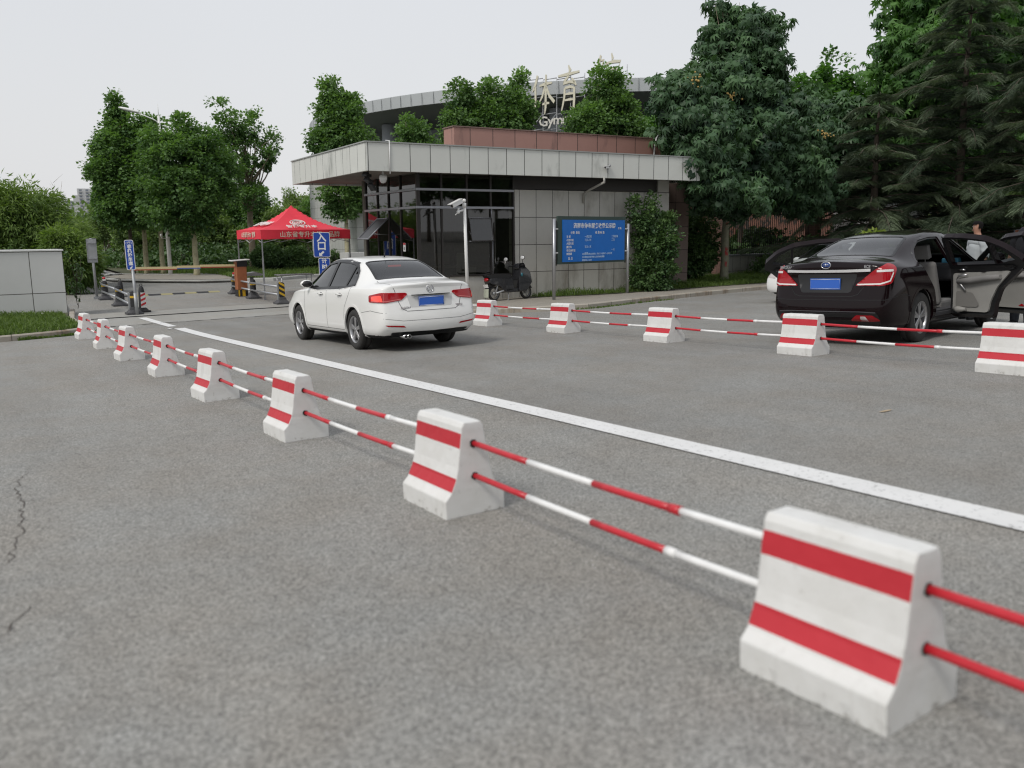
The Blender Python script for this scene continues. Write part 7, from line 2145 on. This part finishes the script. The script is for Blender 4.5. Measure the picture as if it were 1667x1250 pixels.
for k in range(54):
    t = k / 53
    px = 90 + 560 * ((k * .618) % 1.0); D = rnd.choice((56, 60, 65, 72, 80, 90)) + rnd.uniform(-3, 3)
    u = (px - 833.5) / 1389.7
    x = D * (math.sin(CY) * math.cos(CP) + u * math.cos(CY)); y = D * (math.cos(CY) * math.cos(CP) - u * math.sin(CY))
    if inside((x, y), [(5.9, 62.8), (12, 50), (12.5, 43), (4, 40), (-30, 45), (-30, 63)]): y += 16
    spots.append((x, y)); PXS.append(px)
for k in range(26):
    spots.append((rnd.uniform(44, 80), rnd.uniform(6, 44)))
dirs = ['far left', 'left', 'middle', 'right']
for k, (x, y) in enumerate(spots):
    p = protos[k % 4]
    sc = rnd.uniform(.8, 1.15)
    o = p if k < 4 else copy_tree(p)
    if k < 54:
        d_ = math.hypot(x, y); top = 4.6 / 66 * d_ + .9; sc = min(sc, top / 6.6 * rnd.uniform(.8, 1.08))
        if 100 < PXS[k] < 172: sc *= .5
    o.location = (x, y, g(x, y)); o.rotation_euler = (0, 0, rnd.uniform(0, 6.28)); o.scale = (sc * (1.2 if k >= 54 else 1), sc * (1.2 if k >= 54 else 1), sc * (1.25 if k >= 54 else 1))
    if k < 54:
        kind_ = ('slender tan trunked tree', 'slender pale trunked tree', 'slender dark trunked tree', 'low bushy tree')[k % 4]
        where = 'behind the bamboo' if PXS[k] < 200 else 'behind the street lamp' if PXS[k] < 320 else 'left of the forked tree' if PXS[k] < 400 else 'behind the red tent' if PXS[k] < 500 else 'near the annex'
        dep = 'at the wood edge' if math.hypot(x, y) < 66 else 'inside the wood' if math.hypot(x, y) < 80 else 'deep in the wood'
        o['label'] = '%s %s %s' % (kind_, dep, where)
    else:
        o['label'] = '%s far behind the %s, %s' % (('thin tree', 'leafy tree', 'dark stemmed tree', 'bushy tree')[k % 4], 'fence' if y > 25 else 'cedars', 'farther back' if x > 62 else 'nearer row')
    o['group'] = 'slender trees in the wood beyond the gate' if k < 54 else 'trees far behind the parked cars'
# tell apart those that would still share a label, by their order across the view
byl = {}
for o in COL.objects:
    if o.get('group') in ('slender trees in the wood beyond the gate', 'trees far behind the parked cars'): byl.setdefault(o['label'], []).append(o)
for lab, os_ in byl.items():
    if len(os_) > 1:
        os_.sort(key=lambda o: o.location.x / max(1, o.location.y))
        nmz = ['left one', 'right one'] if len(os_) == 2 else ['leftmost one'] + ['%s one from the left' % q for q in ('second', 'third', 'fourth')][:len(os_) - 2] + ['rightmost one']
        for o, q in zip(os_, nmz): o['label'] = (lab + ', ' + q)
# the far wood as one mass, and undergrowth
rng = np.random.default_rng(5)
def mass(name, label, pts, n, h0, h1, depth, size, m, seed):
    rng = np.random.default_rng(seed)
    P = np.array(pts, float); seg = np.linalg.norm(np.diff(P, axis=0), axis=1); cum = np.concatenate([[0], np.cumsum(seg)])
    s = rng.uniform(0, cum[-1], n); i = np.clip(np.searchsorted(cum, s) - 1, 0, len(seg) - 1); t = (s - cum[i]) / seg[i]
    Q = P[i] + (P[i + 1] - P[i]) * t[:, None] + rng.normal(0, depth, (n, 2))
    H = h0 + (h1 - h0) * (.5 + .28 * np.sin(s * .45 + seed) + .22 * np.sin(s * 1.13 + 2))
    z = H * rng.uniform(0, 1, n) ** .75
    pos = np.stack([Q[:, 0], Q[:, 1], z - .6], 1)
    cl = (np.sin(s * 2.3) * np.cos(z * 1.9 + s) + rng.normal(0, .5, n)) * .2 + .45
    V, F = place_leaves(pos, rng.normal(size=(n, 3)), rng.normal(size=(n, 3)) * .6 + [0, 0, 1], size * rng.uniform(.6, 1.3, n), *T_BROAD)
    o = mesh_np(name, V, F, m, attr=np.repeat(np.clip(cl, 0, 1), len(T_BROAD[1])))
    tag(o, label, kind='stuff')
mass('far_wood', 'far green wood closing the view beyond the gate', [(-40, 110), (0, 104), (30, 98), (44, 92), (60, 70)], 50000, 3.6, 6.2, 3.5, .42, M['lf_wood'], 1)
mass('far_wood', 'dark wood closing the view behind the parked cars', [(50, 62), (62, 45), (66, 25), (62, 0)], 42000, 5, 8, 3, .5, M['lf_bush'], 2)
mass('undergrowth', 'shrubby undergrowth along the far edge of the road beyond the gate', [(-20, 66), (6, 66), (11, 60), (14, 54), (22, 52), (34, 50)], 34000, .5, 1.5, 1.4, .22, M['lf_bush'], 3)
mass('undergrowth', 'shrubs growing behind the fence bars before the red building', [(27.5, 27.2), (33, 27.8)], 7000, .9, 2.2, .5, .17, M['lf_bush'], 6)
mass('undergrowth', 'dark undergrowth behind the fence and the cedars', [(32, 25.6), (35, 23.5), (38, 18), (39, 8)], 24000, 1.0, 2.8, 1.2, .22, M['lf_bush'], 4)
for i, (x, y, a, b, c) in enumerate(((9.4, 64.5, 1.6, .8, .45), (10.9, 66.0, 1.9, .9, .6), (13.3, 57.0, .9, .6, .5))):
    mb = MB(); mb.ball((0, 0, .1), (a, b, c), 9); r = random.Random(i); mb.v = [v * r.uniform(.88, 1.1) for v in mb.v]
    tag(mb.build('boulder', mat('boulder', (.36, .35, .32), .9, var=.15) if i == 0 else bpy.data.materials['boulder'], None, loc=(x, y, g(x, y) + .1)), ('flat pale boulder at the road bend, left one', 'larger pale boulder at the road bend', 'small boulder behind the barrier arm')[i], 'rock')
# trees behind the photographer, which the cars and windows mirror
for i in range(9):
    x = -16 + 7.0 * i; y = -17 - 3 * (i % 3)
    o = copy_tree(bpy.data.objects['rain_tree'] if i % 2 else bpy.data.objects['rain_tree.001'], None, '%s tree from the left in the row behind the photographer' % ('first', 'second', 'third', 'fourth', 'fifth', 'sixth', 'seventh', 'eighth', 'ninth')[i], (x, y, g(x, y)), (0, 0, i * 1.3)); o['group'] = 'trees behind the photographer'
# ================================================================== PEOPLE
def skin_mesh(verts, edges, radii, root=0, subd=2):
    me = bpy.data.meshes.new('tmp'); me.from_pydata(verts, edges, []); me.update()
    o = bpy.data.objects.new('tmp', me); COL.objects.link(o)
    o.modifiers.new('sk', 'SKIN')
    if not me.skin_vertices: 
        me.skin_vertices.new() if hasattr(me.skin_vertices, 'new') else None
    for i, r in enumerate(radii):
        sv = me.skin_vertices[0].data[i]; sv.radius = (r, r) if not isinstance(r, tuple) else r; sv.use_root = (i == root)
    m = o.modifiers.new('s', 'SUBSURF'); m.levels = subd; m.render_levels = subd
    dg = bpy.context.evaluated_depsgraph_get()
    ev = o.evaluated_get(dg).to_mesh()
    V = [v.co.copy() for v in ev.vertices]; F = [tuple(p.vertices) for p in ev.polygons]
    bpy.data.objects.remove(o); bpy.data.meshes.remove(me)
    return V, F


class Skel:
    def __init__(s): s.v = []; s.e = []; s.r = []; s.part = []
    def chain(s, pts, rad, start=None, part='torso'):
        prev = start
        for p, r in zip(pts, rad):
            s.v.append(tuple(p)); s.r.append(r); s.part.append(part); i = len(s.v) - 1
            if prev is not None: s.e.append((prev, i))
            prev = i
        return prev


def hand(sk, wrist_i, w, d, side, spread, curl, R=.0085):
    """palm and five separate fingers; w wrist point, d direction, side = thumb side"""
    w, d, side = Vector(w), Vector(d).normalized(), Vector(side).normalized(); nrm_ = d.cross(side).normalized()
    palm = w + d * .05
    pi = sk.chain([palm], [(.034, .018)], wrist_i, 'hand')
    for k, (o, L_) in enumerate(((.027, .070), (.009, .078), (-.009, .073), (-.027, .058))):
        b = palm + side * o + d * .035; dd = (d + side * o * spread * 6).normalized()
        p1 = b + dd * L_ * .5; p2 = p1 + (dd * math.cos(curl) + nrm_ * math.sin(curl)) * L_ * .32; p3 = p2 + (dd * math.cos(curl * 1.9) + nrm_ * math.sin(curl * 1.9)) * L_ * .28
        sk.chain([b, p1, p2, p3], [R * 1.1, R, R * .9, R * .8], pi, 'hand')
    t0 = w + d * .022 + side * .026; t1 = t0 + (d * .6 + side * .8).normalized() * .035; t2 = t1 + (d * .95 + side * .1 + nrm_ * .4).normalized() * .028
    sk.chain([t0, t1, t2], [R * 1.25, R * 1.1, R * .85], pi, 'hand')


def person(label, loc, yaw, height, shirt, trousers, arms, headturn=0.0, sleeve=.55):
    """standing figure facing local +x; arms = {'l': (elbow, wrist), 'r': ...} in metres for a 1.72 m body"""
    root = thing('person', label, 'person', loc, (0, 0, yaw))
    k = height / 1.72; root.scale = (k, k, k)
    sk = Skel()
    pel = sk.chain([(0, 0, .94)], [(.115, .155)], None, 'legs')
    ch = sk.chain([(0, 0, 1.05), (.01, 0, 1.18), (.005, 0, 1.32), (-.01, 0, 1.40)], [(.10, .145), (.105, .15), (.11, .155), (.072, .10)], pel, 'torso')
    nk = sk.chain([(-.005, 0, 1.475), (.008, 0, 1.52)], [.056, .054], ch, 'neck')
    hd = sk.chain([(.018, 0, 1.565), (.016, 0, 1.62), (.008, 0, 1.68), (.004, 0, 1.705)], [(.066, .058), (.088, .072), (.082, .070), (.05, .045)], nk, 'head')
    for s, key in ((1, 'l'), (-1, 'r')):
        hip = sk.chain([(0, s * .09, .88), (.012, s * .10, .50), (.0, s * .105, .28), (-.01, s * .11, .09)], [.088, .060, .052, .040], pel, 'legs')
        sk.chain([(.06, s * .115, .045), (.15, s * .125, .03)], [(.042, .034), (.036, .022)], hip, 'foot')
        el, wr = arms[key]
        sh = sk.chain([(-.01, s * .155, 1.375), (-.01, s * .185, 1.335)], [.055, .052], ch, 'torso')
        mid = Vector((-.01, s * .185, 1.335)).lerp(Vector(el), .5)
        a = sk.chain([mid, el], [.047, .040], sh, 'upper')
        fm = Vector(el).lerp(Vector(wr), .4)
        a = sk.chain([fm, wr], [.040, .026], a, 'arm')
        d = (Vector(wr) - Vector(el)).normalized()
        hand(sk, a, wr, d, Vector((1, 0, .2)) if abs(d.x) < .7 else Vector((0, -s, .6)), .4, .55)
    V, F = skin_mesh(sk.v, sk.e, sk.r, 0, 2)
    # face: nose, brow and chin drawn out of the one body surface; head turned on its neck
    hc = Vector((.012, 0, 1.62))
    for v in V:
        if v.z > 1.53 and abs(v.y) < .09 and v.x > -.12:
            if v.x > .05:
                v.x += .020 * math.exp(-((v.y / .012) ** 2) - ((v.z - 1.598) / .016) ** 2)
                v.x += .006 * math.exp(-((v.y / .03) ** 2) - ((v.z - 1.565) / .010) ** 2)
                v.x += .008 * math.exp(-((v.y / .022) ** 2) - ((v.z - 1.532) / .012) ** 2)
                v.x -= .007 * (math.exp(-(((v.y - .030) / .014) ** 2) - ((v.z - 1.625) / .010) ** 2) + math.exp(-(((v.y + .030) / .014) ** 2) - ((v.z - 1.625) / .010) ** 2))
                v.x += .005 * math.exp(-((v.y / .05) ** 2) - ((v.z - 1.645) / .007) ** 2)
    mb = MB(); mb.v = V; mb.f = [list(f) for f in F]; mb.m = [0] * len(F); mb.sm = [True] * len(F)
    mb.build('body', M['skin'], root)
    bv = BVHTree.FromPolygons(V, F)
    def near(c):  # which limb a point belongs to
        best, bp = 1e9, None
        for a, b in sk.e:
            p, q = Vector(sk.v[a]), Vector(sk.v[b]); d = q - p; t = max(0, min(1, (c - p).dot(d) / max(1e-9, d.length_squared)))
            dist = (p + d * t - c).length
            if dist < best: best, bp = dist, sk.part[b]
        return bp
    cen = [sum((V[i] for i in f), Vector()) / len(f) for f in F]; pt = [near(c) for c in cen]
    nv = [Vector() for _ in V]
    for f in F:
        e = (V[f[1]] - V[f[0]]).cross(V[f[2]] - V[f[0]])
        for i in f: nv[i] += e
    nv = [n.normalized() if n.length > 0 else n for n in nv]
    def garment(name, keep, grow, m, extra=None):
        idx = {}; mb = MB()
        for f, c, p in zip(F, cen, pt):
            if not keep(c, p): continue
            ff = []
            for i in f:
                if i not in idx:
                    idx[i] = len(mb.v); v = V[i] + nv[i] * grow
                    if extra: v = extra(v.copy(), V[i])
                    mb.v.append(v)
                ff.append(idx[i])
            mb.f.append(ff); mb.m.append(0); mb.sm.append(True)
        o = mb.build(name, m, root)
        s = o.modifiers.new('t', 'SOLIDIFY'); s.thickness = .006; s.offset = 1
        return o
    garment('trousers', lambda c, p: (p == 'legs' or (p == 'torso' and c.z < 1.02)) and c.z > .09, .014, trousers)
    garment('tshirt', lambda c, p: (p == 'torso' and c.z > .93) or (p == 'legs' and c.z > .93) or p == 'upper' or (p == 'neck' and c.z < 1.445), .015, shirt,
            lambda v, o: Vector((v.x * (1 + .10 * max(0, 1.25 - v.z)) + .004 * math.sin(v.z * 60 + v.y * 20), v.y * (1 + .06 * max(0, 1.25 - v.z)), v.z)))
    garment('shoe', lambda c, p: p == 'foot' or (p == 'legs' and c.z < .09), .008, M['trim'])
    garment('hair', lambda c, p: p == 'head' and (c.z > 1.662 or (c.x < .03 and c.z > 1.59) or (c.x < -.02 and c.z > 1.54)), .013, M['hair'])
    for s in (1, -1):
        mb = MB(); mb.ball((.082, s * .030, 1.625), (.008, .010, .005), 8); mb.ball((.0885, s * .030, 1.625), (.004, .005, .005), 6, mi=1); mb.build('eye', [M['white_metal'], M['hair']], root)
        mb = MB(); mb.box((.094, s * .030, 1.645), (.008, .032, .007)); mb.build('eyebrow', M['hair'], root, bevel=.002)
        mb = MB(); mb.ball((.008, s * .078, 1.612), (.020, .009, .032), 8); mb.build('ear', M['skin'], root)
    mb = MB(); mb.ball((.098, 0, 1.563), (.008, .024, .006), 8); mb.build('mouth', mat('lips', (.32, .12, .10), .5) if 'lips' not in M else M['lips'], root)
    return root
M['lips'] = mat('lips', (.32, .12, .10), .5)
# man in white, in profile, facing left along the row of cars
p1 = Vector((14.80, 8.03, g(14.80, 8.03)))
person('man in a white t-shirt in profile behind the open rear door', p1, R_(150), 1.68, M['cloth_white'], M['cloth_grey'],
       {'l': ((-.03, .235, 1.10), (.05, .24, .86)), 'r': ((-.03, -.235, 1.10), (.06, -.23, .86))})
p2 = Vector((13.62, 6.62, g(13.62, 6.62)))
pm = person('man in a black t-shirt at the right edge holding a cigarette to his mouth', p2, R_(170), 1.79, M['cloth_black'], M['cloth_grey'],
       {'l': ((.24, .20, 1.13), (.19, .12, 1.40)), 'r': ((-.02, -.25, 1.10), (.05, -.25, .86))})
mb = MB(); mb.cyl((.16, .085, 1.555), (.105, .02, 1.563), .004, .004, 8); c_ = mb.build('cigarette', M['white_metal']); tag(c_, 'white cigarette at the mouth of the man in black', 'cigarette')
c_.location = p2; c_.rotation_euler = (0, 0, R_(170))
mb = MB(); mb.add([(.142, -.10, 1.02), (.142, .06, 1.02), (.142, .04, 1.09), (.142, -.02, 1.12), (.142, -.10, 1.08)], [(0, 4, 3, 2, 1)]); lg = mb.build('shirt_logo', M['cloth_white'], pm)

# ================================================================== SCOOTER
sc = thing('electric_scooter', 'black electric scooter with mirrors tinted pale like reflected sky, parked against the guardhouse wall', 'scooter', (13.28, 20.35, -.455), (0, 0, R_(4)))
sc.rotation_euler = Euler((R_(-5), 0, R_(6)))
sc.scale = (.94, .94, .94)
XZ = Matrix(((1, 0, 0, 0), (0, 0, 1, 0), (0, 1, 0, 0), (0, 0, 0, 1)))
def wheel2(x, r):
    w = bpy.data.objects.new('wheel', None); COL.objects.link(w); w.parent = sc; w.location = (x, 0, r)
    mb = MB(); mb.lathe([(r - .06, -.04), (r - .02, -.045), (r, -.02), (r, .02), (r - .02, .045), (r - .06, .04)], 28, None, 0, 'y'); mb.build('tyre', M['tyre'], w)
    mb = MB(); mb.lathe([(r - .055, -.03), (r - .065, 0), (r - .055, .03)], 28, None, 0, 'y'); mb.lathe([(.001, -.06), (.05, -.06), (.05, .06), (.001, .06)], 16, None, 0, 'y')
    for i in range(5):
        a = 6.283 * i / 5; mb.cyl((.03 * math.cos(a), 0, .03 * math.sin(a)), ((r - .06) * math.cos(a), 0, (r - .06) * math.sin(a)), .014, .010, 6)
    mb.build('rim', M['steel_dull'], w)
wheel2(-.62, .215); wheel2(.62, .215)
gl_ = mat('scooter_gloss_black', (.012, .012, .014), .22, coat=1)
def slab(nm, poly, y0, y1, m, bev=.02, par=sc):
    mb = MB(); mb.prism(round_poly(poly, .05, 3), y0, y1, XZ); return mb.build(nm, m, par, bevel=bev, seg=3)
slab('leg_shield', [(.22, .24), (.52, .24), (.74, .50), (.68, .82), (.50, .97), (.34, .95), (.24, .60)], -.20, .20, gl_, .06)
slab('floorboard', [(-.25, .22), (.42, .22), (.42, .33), (-.25, .35)], -.15, .15, gl_)
slab('side_cover', [(-.86, .66), (.02, .64), (.08, .30), (-.28, .24), (-.50, .44), (-.82, .50)], -.15, .15, gl_, .05)
slab('seat', [(-.92, .76), (-.62, .77), (-.30, .78), (-.02, .75), (.06, .66), (-.12, .63), (-.84, .66)], -.13, .13, M['blackm'], .04)
slab('front_mudguard', [(.42, .34), (.52, .46), (.66, .48), (.80, .40), (.84, .30), (.78, .36), (.64, .43), (.52, .40)], -.06, .06, gl_, .015)
slab('rear_mudguard', [(-.86, .26), (-.90, .44), (-.76, .50), (-.50, .46), (-.60, .44), (-.78, .42)], -.07, .07, M['blackm'], .015)
slab('mud_flap', [(-.93, .10), (-.90, .36), (-.88, .36), (-.905, .10)], -.11, .11, mat('flap_pale', (.40, .42, .34), .6), .004)
mb = MB(); mb.box((-.90, 0, .44), (.02, .20, .10), Matrix.Rotation(-.3, 4, 'Y')); mb.build('licence_plate', M['white_metal'], sc, bevel=.003)
mb = MB(); mb.ball((-.87, 0, .63), (.045, .11, .055), 10); mb.build('tail_light', M['lamp_red'], sc)
mb = MB(); mb.tube([(.62, .07, .215), (.50, .06, .62), (.40, .03, .95)], .022, 8); mb.tube([(.62, -.07, .215), (.50, -.06, .62), (.40, -.03, .95)], .022, 8); mb.build('fork', M['steel_dull'], sc)
mb = MB(); mb.tube([(.30, -.33, 1.02), (.37, -.22, 1.00), (.40, 0, .98), (.37, .22, 1.00), (.30, .33, 1.02)], .016, 8); mb.tube([(.30, -.33, 1.02), (.34, -.22, 1.01)], .024, 8); mb.tube([(.30, .33, 1.02), (.34, .22, 1.01)], .024, 8); mb.build('handlebar', M['blackm'], sc)
slab('headlamp_cowl', [(.26, .92), (.46, .86), (.58, .96), (.52, 1.09), (.32, 1.08)], -.13, .13, gl_, .04)
mb = MB(); mb.ball((.53, 0, .95), (.03, .075, .045), 10); mb.build('headlamp', M['lamp_clear'], sc)
for s in (1, -1):
    mb = MB(); e = Vector((.24, s * .40, 1.22)); mb.tube([(.36, s * .20, 1.01), (.32, s * .30, 1.12), e], .008, 6); m_ = mb.build('mirror_stem', M['blackm'], sc)
    mb = MB(); mb.ball(e + Vector((.012, 0, .01)), (.02, .10, .062), 12); mb.build('mirror_shell', M['blackm'], m_)
    mb = MB(); mb.ball(e + Vector((-.004, 0, .01)), (.016, .092, .054), 12); mb.build('mirror_glass', mat('mirror_sky_pale', (.85, .86, .88), .15, .3), m_)  # sky reflection put into the mirror face as a pale colour
mb = MB(); mb.tube([(-.84, -.10, .72), (-.95, -.08, .78), (-.95, .08, .78), (-.84, .10, .72)], .014, 8); mb.build('grab_rail', M['blackm'], sc)
mb = MB(); mb.tube([(-.62, -.11, .215), (-.35, -.12, .28), (-.2, -.10, .30)], .025, 8); mb.tube([(-.62, -.10, .215), (-.50, -.10, .55)], .02, 8); mb.build('swingarm', M['steel_dull'], sc)
mb = MB(); mb.tube([(-.15, -.10, .22), (-.22, -.20, .02), (-.28, -.22, .005)], .012, 6); mb.build('side_stand', M['steel_dull'], sc)
tag(MB().ball((13.28 + .30, 20.2, .25), (.035, .035, .055), 10).build('drink_bottle', mat('teal_bottle', (.02, .12, .16), .4)), 'small teal bottle tucked behind the scooter\'s leg shield', 'bottle')
mb = MB(); mb.cyl((-.78, -.12, .74), (-.80, -.12, 1.0), .006, .006, 6); mb.ball((-.78, 0, .86), (.07, .06, .03), 8); mb.build('rear_rack_knob', M['blackm'], sc)
